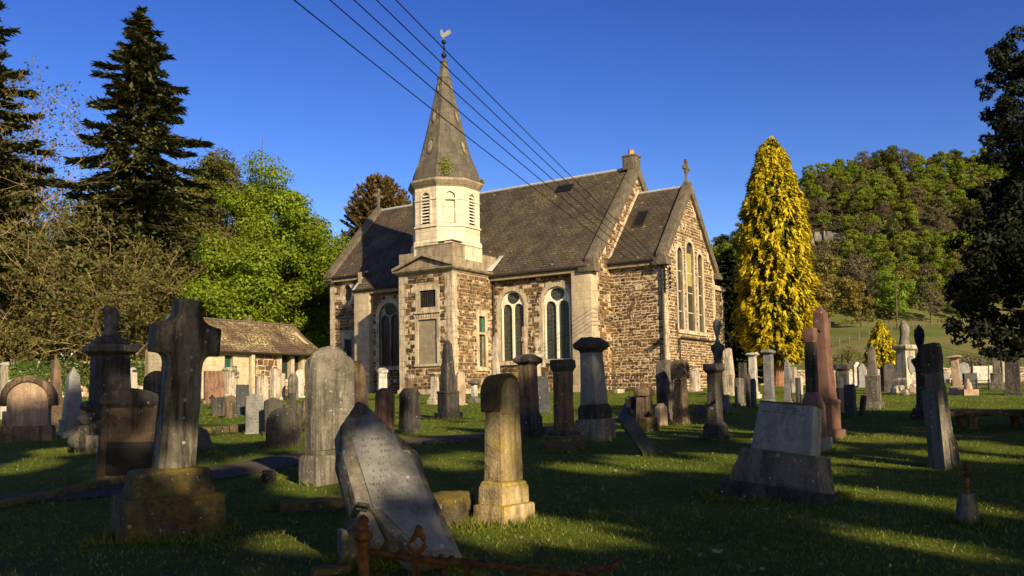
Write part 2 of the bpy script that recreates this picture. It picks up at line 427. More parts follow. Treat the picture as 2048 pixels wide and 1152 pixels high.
def rubble(mb, fr, outer, keep, rng, h=(.14, .25), w=(.14, .36), gap=.024, prot=(.008, .030), jit=.024, m=1, pale=.05, cstep=None, bright=0):
    z = min(p[1] for p in outer); top = max(p[1] for p in outer)
    while z < top - .08:
        ch = rng.uniform(*h); z1 = min(z + ch, top)
        zs = [z + .01, (z + z1) / 2, z1 - .01]
        sp = [span(outer, q) for q in zs]
        if all(sp):
            lo, hi = max(s[0] for s in sp), min(s[1] for s in sp)
            iv = [(lo, hi)]
            for kp in keep:
                ks = [q for q in (span(kp, zz) for zz in zs) if q]
                if not ks: continue
                a, b = min(q[0] for q in ks), max(q[1] for q in ks)
                iv = [s for (x0, x1) in iv for s in ((x0, min(x1, a)), (max(x0, b), x1)) if s[1] - s[0] > .1]
            for a, b in iv:
                u = a
                while u < b - .05:
                    ww = rng.uniform(*w)
                    if b - (u + ww) < w[0]: ww = b - u if b - u < w[1] * 1.25 else (b - u) / 2
                    sub = [(z, z1)]
                    if rng.random() < .10 and z1 + .05 < top: sub = [(z, z1 + rng.uniform(-.05, .0))]
                    if ch > .24 and ww < .3 and rng.random() < .35:
                        zm = lerp(z, z1, rng.uniform(.4, .6)); sub = [(z, zm), (zm, z1)]
                    for s0, s1 in sub:
                        g = gap / 2 * rng.uniform(.7, 1.5)
                        q = [(u + g, s0 + g), (u + ww - g, s0 + g), (u + ww - g, s1 - g), (u + g, s1 - g)]
                        q = [(x + rng.uniform(-jit, jit), zz + rng.uniform(-jit, jit)) for x, zz in q]
                        cx = sum(p[0] for p in q) / 4; cz = sum(p[1] for p in q) / 4
                        o = rng.uniform(*prot)
                        inn = [(x + (cx - x) * rng.uniform(.06, .2), zz + (cz - zz) * rng.uniform(.08, .26)) for x, zz in q]
                        v = rng.random()
                        r = .88 + .12 * rng.random() if v < pale else min(.86, max(0, rng.gauss(.38 + bright, .23)))
                        vs = [fr.pt(x, zz, 0) for x, zz in q] + [fr.pt(x, zz, o + rng.uniform(-.004, .004)) for x, zz in inn]
                        mb.mesh(vs, [(4, 5, 6, 7), (0, 1, 5, 4), (1, 2, 6, 5), (2, 3, 7, 6), (3, 0, 4, 7)], m, r)
                    u += ww
        z = z1

def quoins(mb, cx, cy, sx, sy, z0, z1, rng, m=2, ch=.33, lg=.55, st=.30, pr=.022):
    """alternating dressed corner stones; the wall mass lies towards (sx, sy)"""
    z = z0; k = 0
    while z < z1 - .05:
        h = min(ch * rng.uniform(.9, 1.1), z1 - z)
        a, b = (lg, st) if k % 2 else (st, lg)
        a *= rng.uniform(.92, 1.1); b *= rng.uniform(.92, 1.1)
        x0, x1 = sorted((cx - sx * pr, cx + sx * a)); y0, y1 = sorted((cy - sy * pr, cy + sy * b))
        mb.box(x0, x1, y0, y1, z + .006, z + h - .006, m, rng.random())
        z += h; k += 1

def jambs(mb, fr, u, z0, z1, side, rng, m=2, ch=.33, lg=.42, st=.2, pr=.02):
    """long-and-short dressed blocks up one side of an opening; side = -1 left, +1 right"""
    z = z0; k = rng.randint(0, 1)
    while z < z1 - .05:
        h = min(ch * rng.uniform(.9, 1.1), z1 - z); a = (lg if k % 2 else st) * rng.uniform(.9, 1.15)
        u0_, u1_ = sorted((u, u + side * a))
        plate(mb, fr, rect(u0_, u1_, z + .006, z + h - .006), o=pr, depth=.05, m=m)
        z += h; k += 1
# ------------------------------------------------------------------ the kirk (local frame: +X along the nave to the near gable, +Y into the building)
CH = Vector((-2.955, 44.0, 1.452)); CRZ = rad(-33)
church = empty('church', CH, CRZ, 'brown rubble stone church with grey slate roofs, pale octagonal belfry and stone spire', 'church')
R = random.Random(11)
WM = [M['mortar'], M['rubble'], M['cream'], M['buttress']]
RC, RX, RZ = 8.95, .5, 12.4                                    # ridge line of the nave
SL = (12.4 - 6.4) / (RC - 3.3)
def roofz(y): return 6.4 + SL * (y - 3.3)

def part(mb, name, mats, parent=None, **k): return mb.build(name, mats, parent or church, **k)

def two_light(fr, uc, w, z0, top, nm='arched_window', glass=None, dim=False):
    """twin round-headed lights under a pear-shaped eye, pale tracery in a round arch"""
    mb = MB()
    spring = top - w / 2
    lw = w * .40; off = w * .235
    l_top = spring + .06
    lights = [arch(uc - off, lw, z0 + .05, l_top), arch(uc + off, lw, z0 + .05, l_top)]
    eye = [(uc + .27 * w * math.sin(a) * (1 - .16 * math.cos(a)), spring + .02 + .23 * w + .21 * w * -math.cos(a)) for a in (2 * math.pi * i / 18 for i in range(18))]
    outer = arch(uc, w - .004, z0, top, 20)
    plate(mb, fr, outer, lights + [eye], o=-.10, depth=.1)
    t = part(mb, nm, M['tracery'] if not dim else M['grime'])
    for lp in lights:                                          # raised roll moulding round each light
        m2 = MB()
        ring = [(uc + 0, 0)]
        cx = sum(p[0] for p in lp[:2]) / 2
        out = [(cx + (p[0] - cx) * 1.16, p[1] + (.05 if p[1] > l_top - lw / 2 else 0)) for p in lp]
        plate(m2, fr, out, [lp], o=-.07, depth=.06)
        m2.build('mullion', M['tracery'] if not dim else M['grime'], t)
    g = MB()
    for lp in lights + [eye]:
        g.poly([fr.pt(*p, -.17) for p in lp])
    g.build('glass', glass or M['glass'], t)
    return outer

def surround(mb, fr, inner, grow, o=.025, m=2):
    cx = sum(p[0] for p in inner) / len(inner)
    z0 = min(p[1] for p in inner)
    hw = max(p[0] for p in inner) - cx; top = max(p[1] for p in inner)
    out = [(cx + (p[0] - cx) * (hw + grow) / hw, p[1] + (grow * max(0, (p[1] - (top - hw)) / hw) if p[1] > top - hw else 0)) for p in inner]
    plate(mb, fr, out, [inner], o=o, depth=.3, m=m)
    return out

# --- tower: front, side, far side
TW, TD, TH = 3.45, 3.6, 6.2
tw = MB()
F = Fr((-TW, 0), (0, 0))
sqw = rect(1.35, 2.41, 4.47, 5.35); door = rect(1.23, 2.46, 1.58, 3.86)
wall = rect(0, TW, -.7, TH)
plate(tw, F, wall, [sqw, door], depth=.25, m=0)
sur1 = rect(1.13, 2.63, 4.2, 5.62); sur2 = rect(1.05, 2.64, 1.45, 3.95)
plate(tw, F, sur1, [sqw], o=.035, depth=.2, m=2)
plate(tw, F, rect(1.05, 2.71, 4.17, 4.29), o=.09, depth=.1, m=2)
plate(tw, F, sur2, [door], o=.03, depth=.2, m=2)
plate(tw, F, rect(1.0, 2.69, 1.45, 1.56), o=.08, depth=.12, m=2)
plate(tw, F, rect(1.23, 2.46, 1.56, 3.86), o=-.06, depth=.1, m=4)
for i in range(11):                                             # flat relieving arch of thin voussoirs
    u = 1.06 + i * .145; tl = (u - 1.78) * .16
    mbq = [(u, 4.0), (u + .07, 4.0), (u + .07 + tl, 4.16 - .0), (u + tl, 4.16)]
    plate(tw, F, [(u, 3.97), (u + .085, 3.97), (u + .085 + tl * 1.6, 4.19), (u + tl * 1.6, 4.19)], o=.03, depth=.05, m=2)
keep = [sur1, sur2, rect(1.0, 2.7, 3.95, 4.2), rect(0, .42, -1, 7), rect(TW - .42, TW, -1, 7)]
rubble(tw, F, wall, keep, R, h=(.15, .25), w=(.16, .38), m=1, pale=.12)
for sd, uu in ((-1, 1.05), (1, 2.64)):
    jambs(tw, F, uu, 1.5, 3.9, sd, R, lg=.34, st=.04); 
for sd, uu in ((-1, 1.13), (1, 2.63)): jambs(tw, F, uu, 4.2, 5.6, sd, R, lg=.3, st=.04)
S = Fr((0, 0), (0, TD))
nw = rect(2.27, 2.83, 1.40, 3.12); nw2 = rect(2.27, 2.83, 3.24, 4.08)
wall = rect(0, TD, -.7, TH)
plate(tw, S, wall, [nw, nw2], depth=.25, m=0)
sur = rect(2.05, 3.05, 1.2, 4.35)
plate(tw, S, sur, [nw, nw2], o=.03, depth=.2, m=2)
plate(tw, S, rect(1.98, 3.12, 1.2, 1.36), o=.09, depth=.1, m=2)
rubble(tw, S, wall, [sur, rect(0, .4, -1, 7)], R, h=(.12, .22), w=(.12, .30), m=1, pale=.13, bright=.1)
jambs(tw, S, 2.05, 1.3, 4.3, -1, R, lg=.28, st=.03); jambs(tw, S, 3.05, 1.3, 4.3, 1, R, lg=.28, st=.03)
W = Fr((-TW, TD), (-TW, 0))
plate(tw, W, rect(0, TD, -.7, TH), m=0); rubble(tw, W, rect(0, TD, -.7, TH), [rect(TD - .4, TD, -1, 7)], R, m=1)
quoins(tw, -TW, 0, 1, 1, -.5, TH, R); quoins(tw, 0, 0, -1, 1, -.5, TH, R, lg=.5, st=.34)
tw.box(-TW - .10, .10, -.10, TD, -.7, .28, 2)                    # base course
tower = part(tw, 'tower_wall', WM + [M['blocking']])
# square window grille, its glass; narrow window lights
g = MB(); g.poly([F.pt(u, z, -.13) for u, z in sqw]); sw = part(g, 'square_window', M['darkglass'])
g = MB()
for i in range(1, 9): u = 1.35 + i * 1.06 / 9; g.box(-TW + u - .008, -TW + u + .008, .03, .06, 4.47, 5.35)
for i in range(1, 8): z = 4.47 + i * .88 / 8; g.box(-TW + 1.35, -TW + 2.41, .062, .09, z - .012, z + .012)
g.build('grille', M['gutter'], sw)
for rc, fm in ((nw2, M['greenframe']), (nw, M['grime'])):
    g = MB(); inn = [(lerp(2.55, u, .80), lerp(sum(p[1] for p in rc) / 4, z, .93)) for u, z in rc]
    plate(g, S, rc, [inn], o=-.12, depth=.06); nwp = part(g, 'narrow_window', fm)
    g = MB(); g.poly([S.pt(u, z, -.16) for u, z in rc]); g.build('glass', M['glass'], nwp)
# cornice with a low pediment on the front
c = MB()
def course(c, x0, x1, y0, y1, prof):
    c.rings([[(x0 - o, y0 - o, z), (x1 + o, y0 - o, z), (x1 + o, y1 + .0, z), (x0 - o, y1 + .0, z)] for o, z in prof])
course(c, -TW, 0, 0, TD, [(.03, 6.2), (.06, 6.26), (.20, 6.33), (.26, 6.40), (.26, 6.44), (.05, 6.50)])
part(c, 'tower_cornice', M['attic'])
p = MB(); Fp = Fr((-TW, -.10), (0, -.10))
p.prism([(-TW - .1, 6.49), (.02, 6.49), (-TW / 2, 7.02)], -.12, .0)
for sgn in (-1, 1):
    xe = -TW / 2 + sgn * (TW / 2 + .27)
    out = [(xe, 6.452), (-TW / 2, 7.10), (-TW / 2, 7.24), (xe, 6.60)]
    p.prism(out if sgn < 0 else out[::-1], -.30, .02)
part(p, 'pediment', M['attic'])
# attic blocking with raised corner
a = MB()
a.box(-TW - .02, .02, .03, TD + .35, 6.5, 7.36)
a.box(-2.25, .055, -.005, 2.5, 6.5, 7.62)
a.rings([[(-2.3, -.04, 7.62), (.09, -.04, 7.62), (.09, 2.55, 7.62), (-2.3, 2.55, 7.62)], [(-2.3, -.04, 7.68), (.09, -.04, 7.68), (.09, 2.55, 7.68), (-2.3, 2.55, 7.68)], [(-1.9, .4, 7.78), (-.35, .4, 7.78), (-.35, 2.1, 7.78), (-1.9, 2.1, 7.78)]])
att = part(a, 'attic_block', M['attic'])
a = MB(); a.box(-1.75, -.05, .0, .28, 7.785, 7.80); a.box(-.3, .05, 0, 1.7, 7.801, 7.815); a.build('lead_flashing', M['lead'], att)
# octagon
AX, AY = -TW / 2, TD / 2 + .02
AP = 1.70
def octo(prof): return [[(AX + r / math.cos(math.pi / 8) * math.cos(math.pi / 8 + i * math.pi / 4), AY + r / math.cos(math.pi / 8) * math.sin(math.pi / 8 + i * math.pi / 4), z) for i in range(8)] for r, z in prof]
b = MB(); wall_r = AP
vs = octo([(AP, 7.3)])[0]
for i in range(8):
    p0, p1 = vs[i], vs[(i + 1) % 8]
    fr = Fr((p0[0], p0[1]), (p1[0], p1[1])) ; L = fr.len
    lou = arch(L / 2, .52, 8.82, 10.45)
    plate(b, fr, rect(0, L, 6.6, 10.85), [lou], depth=.3)
    if i % 2 == 0: plate(b, fr, rect(L / 2 - .3, L / 2 + .3, 8.8, 10.5), o=-.09, depth=.1)      # blind panel
    ring = [(L / 2 + (p[0] - L / 2) * 1.35, p[1] + (.09 if p[1] > 10.2 else 0)) for p in lou]
    plate(b, fr, ring, [lou], o=.025, depth=.1)
for z, h, o in ((8.60, .13, .07), (10.0, .10, .045)):
    b.rings(octo([(AP, z), (AP + o, z + .03), (AP + o, z + h - .03), (AP, z + h)]), cap=False)
b.rings(octo([(AP + .10, 6.9), (AP + .10, 7.86), (AP, 7.98)]))
belf = part(b, 'belfry_wall', M['belfry'])
for i in (1, 3, 5, 7):
    p0, p1 = vs[i], vs[(i + 1) % 8]; fr = Fr((p0[0], p0[1]), (p1[0], p1[1])); L = fr.len
    if fr.n.x + -fr.n.y < .5: continue
    g = MB(); g.poly([fr.pt(u, z, -.28) for u, z in arch(L / 2, .52, 8.82, 10.45)])
    bk = part(g, 'louvre_opening', M['black'])
    for k in range(9):
        z = 8.9 + k * .165
        g = MB(); a0, a1 = L / 2 - .26, L / 2 + .26
        if z > 10.2: a0 += .06; a1 -= .06
        v = [fr.pt(a0, z, .01), fr.pt(a1, z, .01), fr.pt(a1, z + .10, -.2), fr.pt(a0, z + .10, -.2)]
        v += [(q[0], q[1], q[2] + .045) for q in v]
        g.mesh(v, [(0, 1, 2, 3), (4, 5, 6, 7), (0, 1, 5, 4), (1, 2, 6, 5), (2, 3, 7, 6), (3, 0, 4, 7)])
        g.build('louvre', M['tracery'], bk)
cn = MB(); cn.rings(octo([(AP, 10.70), (AP + .05, 10.78), (AP + .09, 10.82), (AP + .18, 10.94), (AP + .22, 11.0), (AP + .22, 11.10), (AP + .1, 11.16)]))
part(cn, 'belfry_cornice', M['attic'])
s = MB()
s.rings(octo([(1.74, 11.12), (1.70, 11.5), (1.62, 11.82), (1.46, 12.2), (1.33, 12.55), (1.21, 13.0), (.97, 14.0), (.735, 15.0), (.50, 16.1), (.33, 16.95), (.21, 17.45), (.16, 17.85), (.10, 17.95)]))
spire = part(s, 'spire', M['spire'])
s = MB(); s.rings(octo([(.36, 16.9), (.38, 16.94), (.36, 17.0)])); s.rings(octo([(.19, 17.5), (.225, 17.54), (.19, 17.6)])); s.rings(octo([(.2, 17.84), (.2, 17.9), (.1, 17.98)])); s.build('moulding', M['spire'], spire)
# small oval openings up the spire faces beside the near one
def spr(z): return interp(z, [(12.55, 1.33), (13.0, 1.21), (14.0, .97), (15.0, .735), (16.1, .5), (16.95, .33)])
for fi in (0, 2):                                               # faces whose normals are +X and -Y
    ang = [0, None, -math.pi / 2][fi] if fi in (0, 2) else 0
    for z, hw, hh in ((13.05, .17, .36), (14.75, .13, .34), (16.35, .09, .2)):
        o = MB(); n = 16
        nx, ny = math.cos(ang), math.sin(ang); tx, ty = -ny, nx
        def P(a, k, d): 
            zz = z + hh * k * math.sin(a); rr = spr(zz) + d
            return (AX + nx * rr + tx * hw * k * math.cos(a), AY + ny * rr + ty * hw * k * math.cos(a), zz)
        A = [2 * math.pi * i / n for i in range(n)]
        for i in range(n):
            j = (i + 1) % n
            o.poly([P(A[i], 1.25, .0), P(A[j], 1.25, .0), P(A[j], 1.25, .05), P(A[i], 1.25, .05)])
            o.poly([P(A[i], 1.25, .05), P(A[j], 1.25, .05), P(A[j], .95, .05), P(A[i], .95, .05)])
            o.poly([P(A[i], .95, .05), P(A[j], .95, .05), P(A[j], .95, .006), P(A[i], .95, .006)])
        o.poly([P(x, .95, .008) for x in A], 1)
        o.build('spire_opening', [M['coping'], M['attic']], spire)
v = MB()
v.tube([(AX, AY, 17.9), (AX, AY, 19.05)], .035, 8)
for z, r_ in ((18.25, .15), (18.66, .085), (18.98, .13)): v.sphere((AX, AY, z), r_, 10, 6)
vane = part(v, 'weathervane_rod', M['black'], smooth=50)
cut = [(-.30, .50), (-.22, .52), (-.20, .58), (-.13, .62), (-.07, .54), (-.04, .42), (.06, .33), (.16, .40), (.26, .52), (.40, .56), (.50, .50), (.55, .38), (.52, .24), (.44, .30), (.40, .20), (.28, .10), (.12, .04), (.03, .0), (.03, -.25), (-.03, -.25), (-.03, .0), (-.14, .08), (-.22, .22), (-.24, .36), (-.22, .44)]
ca = rad(33 - 4)
k = MB(); pts = [(x * .75, z * .75 + 19.22) for x, z in cut][::-1]
vv = [(AX + x * math.cos(ca) - y * math.sin(ca), AY + x * math.sin(ca) + y * math.cos(ca), z) for y in (-.02, .02) for x, z in pts]
n = len(pts)
tr = tessellate_polygon([[Vector((x, z, 0)) for x, z in pts]])
k.mesh(vv, [tuple(t) for t in tr] + [tuple(i + n for i in t) for t in tr] + [(i, (i + 1) % n, n + (i + 1) % n, n + i) for i in range(n)])
k.build('cockerel', M['vane'], vane)

# --- nave, bay and gables
nv = MB()
N = Fr((0, 3.6), (6.1, 3.6))
w1, w2 = (1.23, 1.50), (3.93, 1.60)
holes = [arch(w1[0], w1[1], 1.70, 5.42, 20), arch(w2[0], w2[1], 1.70, 5.45, 20)]
wall = rect(0, 6.1, -.7, 6.35)
plate(nv, N, wall, holes, depth=.3, m=0)
keep = [rect(5.0, 6.1, -1, 7)]
for h_, (uc, w_) in zip(holes, (w1, w2)):
    so = surround(nv, N, h_, .2); keep.append(so)
    plate(nv, N, rect(uc - w_ / 2 - .25, uc + w_ / 2 + .25, 1.5, 1.69), o=.10, depth=.12, m=2)
    keep.append(rect(uc - w_ / 2 - .25, uc + w_ / 2 + .25, 1.5, 1.7))
    for sd in (-1, 1): jambs(nv, N, uc + sd * (w_ / 2 + .2), 1.7, 4.9, sd, R, lg=.3, st=.06)
    for k_ in range(7):                                         # stepped outer edge of the arch stones
        a0 = math.pi * (k_ + .5) / 7; rr = w_ / 2 + .2
        if k_ % 2 == 0:
            ca_, sa_ = math.cos(a0), math.sin(a0); zc = 5.43 - w_ / 2
            q = [(uc + r_ * math.cos(a0 + da), zc + r_ * math.sin(a0 + da)) for r_, da in ((rr - .03, -.2), (rr + .16, -.17), (rr + .16, .17), (rr - .03, .2))]
            plate(nv, N, q, o=.02, depth=.05, m=2)
rubble(nv, N, wall, keep, R, h=(.15, .25), w=(.16, .38), m=1, pale=.11)
NL = Fr((-9.7, 3.6), (-TW, 3.6))
hl = arch(-7.27 + 9.7, 1.55, 1.70, 5.40, 20); wall = rect(0, 6.25, -.7, 6.35)
plate(nv, NL, wall, [hl], depth=.3, m=0)
so = surround(nv, NL, hl, .25); plate(nv, NL, rect(-7.27 + 9.7 - 1.05, -7.27 + 9.7 + 1.05, 1.5, 1.69), o=.1, depth=.12, m=2)
for sd in (-1, 1): jambs(nv, NL, -7.27 + 9.7 + sd * (1.55 / 2 + .25), 1.7, 4.9, sd, R, lg=.3, st=.05)
rubble(nv, NL, wall, [so, rect(0, 1.2, -1, 7)], R, m=1, pale=.1)
# bay at the far end, set back, with the oval and the small window
B = Fr((-12.95, 4.6), (-9.7, 4.6))
ub = lambda a: a
ocu = oval(1.45, 6.38, .37, .52); bw = rect(1.15, 1.80, 1.2, 3.55); wall = rect(0, 3.25, -.7, 7.4)
plate(nv, B, wall, [ocu, bw], depth=.3, m=0)
oo = oval(1.45, 6.38, .60, .80)
plate(nv, B, oo, [ocu], o=.04, depth=.2, m=2)
sb = rect(.88, 2.06, 1.0, 3.95); plate(nv, B, sb, [bw], o=.03, depth=.15, m=2)
plate(nv, B, rect(0, .88, 6.0, 6.2), o=.035, depth=.06, m=2)
rubble(nv, B, wall, [oo, sb, rect(0, .88, 5.98, 6.22), rect(0, .4, -1, 8)], R, h=(.15, .24), w=(.2, .45), m=1)
plate(nv, Fr((-9.7, 4.6), (-9.7, 3.6)), rect(0, 1.0, -.7, 7.4), m=0)
# gables
EG = Fr((6.1, 3.6), (6.1, 14.3)); gp = [(0, -.7), (10.7, -.7), (10.7, 6.5), (RC - 3.6, 12.35), (0, 6.5)]
plate(nv, EG, gp, m=0)
rubble(nv, EG, [(0, -.7), (5.5, -.7), (10.7, 6.3), (RC - 3.6, 12.2), (0, 6.5)], [rect(0, .35, -1, 6.6), [(1.9, -1), (8.9, -1), (8.9, 6.6), (5.35, 10.8), (1.9, 6.6)]], R, h=(.12, .22), w=(.15, .34), m=1, bright=.1, pale=.14)
WG = Fr((-12.95, 13.3), (-12.95, 4.6)); gq = [(0, -.7), (8.7, -.7), (8.7, 7.4), (13.3 - RC, 12.35), (0, 7.4)]
plate(nv, WG, gq, m=0); rubble(nv, WG, gq, [], R, m=1)
plate(nv, Fr((6.1, 14.3), (-12.95, 14.3)), rect(0, 19.05, -.7, 6.4), m=0)
plate(nv, Fr((-12.95, 14.3), (-12.95, 13.25)), rect(0, 1.05, -.7, 6.4), m=0)
quoins(nv, 6.1, 3.6, -1, 1, -.5, 6.3, R, lg=.5, st=.38); quoins(nv, -12.95, 4.6, 1, 1, -.5, 7.3, R, lg=.5, st=.32)
for u_, z_ in ((.95, 7.35), (2.2, 8.75), (3.4, 10.1)): plate(nv, EG, [(u_, z_ - .3), (u_ + .42, z_ - .3), (u_ + .42, z_ + .16), (u_ + .2, z_ + .1)], o=.03, depth=.06, m=2)
plate(nv, EG, rect(1.35, 1.75, 4.62, 5.0), o=.03, depth=.06, m=2); plate(nv, EG, rect(1.3, 1.7, 2.6, 2.95), o=.03, depth=.06, m=2)
part(nv, 'nave_wall', WM)
ow1 = two_light(N, w1[0], w1[1], 1.70, 5.42); ow2 = two_light(N, w2[0], w2[1], 1.70, 5.45)
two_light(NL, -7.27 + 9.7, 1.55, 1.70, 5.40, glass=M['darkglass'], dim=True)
g = MB(); g.poly([B.pt(u, z, -.2) for u, z in ocu]); part(g, 'oval_window', M['darkglass'])
g = MB(); plate(g, B, bw, [rect(1.22, 1.73, 1.26, 3.48)], o=-.12, depth=.06); bwo = part(g, 'small_window', M['grime'])
g = MB(); g.poly([B.pt(u, z, -.17) for u, z in bw]); g.build('glass', M['darkglass'], bwo)
for x0, x1, zt in ((5.0, 6.13, 6.0), (-9.72, -8.55, 6.0)):
    b = MB(); b.box(x0, x1, 3.27, 3.75, -.7, zt); b.box(x0 - .05, x1 + .05, 3.20, 3.6, -.7, .35)
    part(b, 'buttress', M['buttress'], bevel=.02)
# roofs: slabs in the roof planes
def roof(name, pts_xy, zf, mat, th=.13, parent=None, over=None):
    mb = MB(); top = [(x, y, zf(y)) for x, y in pts_xy]; n = len(top)
    mb.poly(top); mb.poly([(x, y, z - th) for x, y, z in reversed(top)])
    for i in range(n):
        a, b_ = top[i], top[(i + 1) % n]; mb.poly([a, (a[0], a[1], a[2] - th), (b_[0], b_[1], b_[2] - th), b_])
    return part(mb, name, mat)
front = [(-9.8, 3.22), (5.75, 3.22), (5.75, RC), (-12.55, RC), (-12.55, 4.3), (-9.8, 4.3)]
nr = roof('nave_roof', front, roofz, M['slates'])
roof('nave_roof', [(5.75, RC), (5.75, 14.6), (-12.55, 14.6), (-12.55, RC)], lambda y: roofz(2 * RC - y), M['slates'])
m_ = MB(); m_.tube([(-12.55, RC, 12.42), (5.6, RC, 12.42)], .085, 8); m_.build('ridge', M['lead'], nr)
m_ = MB()
x_, y_ = 1.9, 8.25; zz = roofz(y_)
m_.mesh([(x_ - .55, y_ - .22, roofz(y_ - .22) + .05), (x_ + .55, y_ - .22, roofz(y_ - .22) + .05), (x_ + .55, y_ + .22, roofz(y_ + .22) + .05), (x_ - .55, y_ + .22, roofz(y_ + .22) + .05)], [(0, 1, 2, 3)])
m_.build('roof_vent', M['black'], nr)
def eaves(x0, x1, y, z, nm='gutter'):
    e = MB(); e.box(x0, x1, y + .06, y + .46, z - .34, z - .14); f = part(e, 'eaves_course', M['fascia'])
    e = MB(); e.tube([(x0, y - .02, z - .09), (x1, y - .02, z - .09)], .065, 8); e.build(nm, M['gutter'], f)
eaves(.1, 5.9, 3.22, 6.34); eaves(-9.85, -TW - .02, 3.22, 6.34); eaves(-13.15, -9.6, 4.26, 7.45)
m_ = MB(); m_.mesh([(-9.82, 3.2, roofz(3.2) + .02), (-9.62, 3.2, roofz(3.2) + .02), (-9.62, 4.4, roofz(4.4) + .02), (-9.82, 4.4, roofz(4.4) + .02), (-9.82, 3.2, roofz(3.2) - .2), (-9.82, 4.4, roofz(4.4) - .2)], [(0, 1, 2, 3), (0, 3, 5, 4)]); part(m_, 'lead_flashing', M['lead'])
m_ = MB(); m_.mesh([(.0, 3.05, 6.55), (.30, 3.12, 6.5), (.30, 4.3, roofz(4.3) + .03), (.05, 4.3, roofz(4.3) + .03)], [(0, 1, 2, 3)]); part(m_, 'lead_valley', M['lead'])
def skew(x0, x1, ya, za, yb, zb, rise=.2, th=.5, name='gable_coping'):
    mb = MB()
    prof = [(ya, za - th), (yb, zb - th), (yb, zb + rise), (ya, za + rise)]
    mb.rings([[(x0, y, z) for y, z in prof], [(x1, y, z) for y, z in prof]])
    return part(mb, name, M['coping'], bevel=.025)
for (x0, x1, ya, yb_) in ((5.74, 6.26, 3.35, 14.6), (-13.15, -12.45, 4.35, 13.55)):
    skew(x0, x1, ya, roofz(ya) + .02, RC, 12.42); skew(x0, x1, 2 * RC - ya if x0 > 0 else yb_, roofz(ya) + .02, RC, 12.42)
k = MB(); k.box(5.45, 6.42, 3.12, 3.75, 5.98, 6.2); k.box(5.5, 6.36, 3.18, 3.7, 6.2, 6.36); part(k, 'kneeler', M['coping'], bevel=.02)
k = MB(); k.box(-13.2, -12.5, 4.2, 4.65, 7.2, 7.45); part(k, 'kneeler', M['coping'], bevel=.02)
k = MB(); k.box(5.42, 6.22, 8.62, 9.28, 12.3, 13.12); k.box(5.38, 6.26, 8.58, 9.32, 13.0, 13.1)
chm = part(k, 'chimney', M['coping'], bevel=.02)
k = MB(); k.lathe([(.17, 13.1), (.19, 13.14), (.16, 13.2), (.16, 13.36), (.18, 13.4), (.12, 13.4)], 14, 5.82, 8.95); k.build('chimney_pot', M['pot'], chm)
def cross(x, y, z, s, celt=False, name='gable_cross', mat=None):
    mb = MB()
    mb.sq([(.46 * s, z - .5 * s), (.32 * s, z - .1 * s), (.16 * s, z + .05 * s)], x, y)
    w = .09 * s; d = .12 * s
    mb.box(x - d / 2, x + d / 2, y - w, y + w, z, z + 1.25 * s)
    mb.box(x - d / 2, x + d / 2, y - .36 * s, y + .36 * s, z + .72 * s, z + .9 * s)
    for q in ((0, 1.25), (-.36, .81), (.36, .81)):
        mb.box(x - d * .7, x + d * .7, y + (q[0] - .13) * s, y + (q[0] + .13) * s, z + (q[1] - .1) * s, z + (q[1] + .1) * s)
    if celt:
        n = 14
        for i in range(n):
            a0, a1 = 2 * math.pi * i / n, 2 * math.pi * (i + 1) / n
            q = [(y + r_ * s * math.cos(a), z + .81 * s + r_ * s * math.sin(a)) for r_, a in ((.24, a0), (.34, a0), (.34, a1), (.24, a1))]
            mb.rings([[(x - d * .35, *p_) for p_ in q], [(x + d * .35, *p_) for p_ in q]])
    return part(mb, name, mat or M['coping'])
cross(-12.8, RC, 12.65, .95)

# --- chancel
cz, CRD, CRZ_ = 6.75, 8.97, 10.9
csl = (10.9 - 6.72) / (CRD - 5.2)
def croof(y): return 6.72 + csl * (y - 5.2)
cw = MB()
CF = Fr((6.1, 5.43), (9.1, 5.43)); wall = rect(0, 3.0, -.7, 6.65)
plate(cw, CF, wall, m=0)
plate(cw, CF, rect(1.42, 1.72, 5.12, 5.35), o=.05, depth=.06, m=2)
rubble(cw, CF, wall, [rect(1.4, 1.74, 5.1, 5.37), rect(2.85, 3, -1, 7)], R, h=(.10, .20), w=(.12, .34), gap=.042, jit=.034, m=1, pale=.02, bright=.08)
CG = Fr((9.1, 5.43), (9.1, 12.5)); gp = [(0, -.7), (7.07, -.7), (7.07, 6.75), (CRD - 5.43, 10.95), (0, 6.75)]
lan = [arch(2.02, .66, 3.15, 7.42), arch(3.45, .96, 3.15, 7.88), arch(4.88, .66, 3.15, 7.42)]
plate(cw, CG, gp, lan, depth=.35, m=0)
keep = [rect(0, .36, -1, 7), rect(6.7, 7.1, -1, 7)]
for l_ in lan:
    keep.append(surround(cw, CG, l_, .19, .03)); cx = sum(p[0] for p in l_[:2]) / 2; w_ = l_[1][0] - l_[0][0]
    plate(cw, CG, rect(cx - w_ / 2 - .22, cx + w_ / 2 + .22, 2.95, 3.14), o=.10, depth=.12, m=2); keep.append(rect(cx - w_ / 2 - .22, cx + w_ / 2 + .22, 2.95, 3.15))
    for sd in (-1, 1): jambs(cw, CG, cx + sd * (w_ / 2 + .24), 3.2, 6.8, sd, R, lg=.16, st=.02)
rubble(cw, CG, gp, keep, R, h=(.10, .19), w=(.12, .30), m=1, pale=.05, bright=.08, gap=.036, jit=.025)
for z_, uu in ((7.5, .75), (8.6, 1.7), (9.7, 2.6)):
    for sd in (-1, 1):
        uc = CRD - 5.43 + sd * (CRD - 5.43 - uu)
        plate(cw, CG, [(uc, z_ - .36), (uc - sd * .38, z_ - .36), (uc - sd * .38, z_ + .22), (uc - sd * .12, z_ + .1)][::-sd], o=.03, depth=.06, m=2)
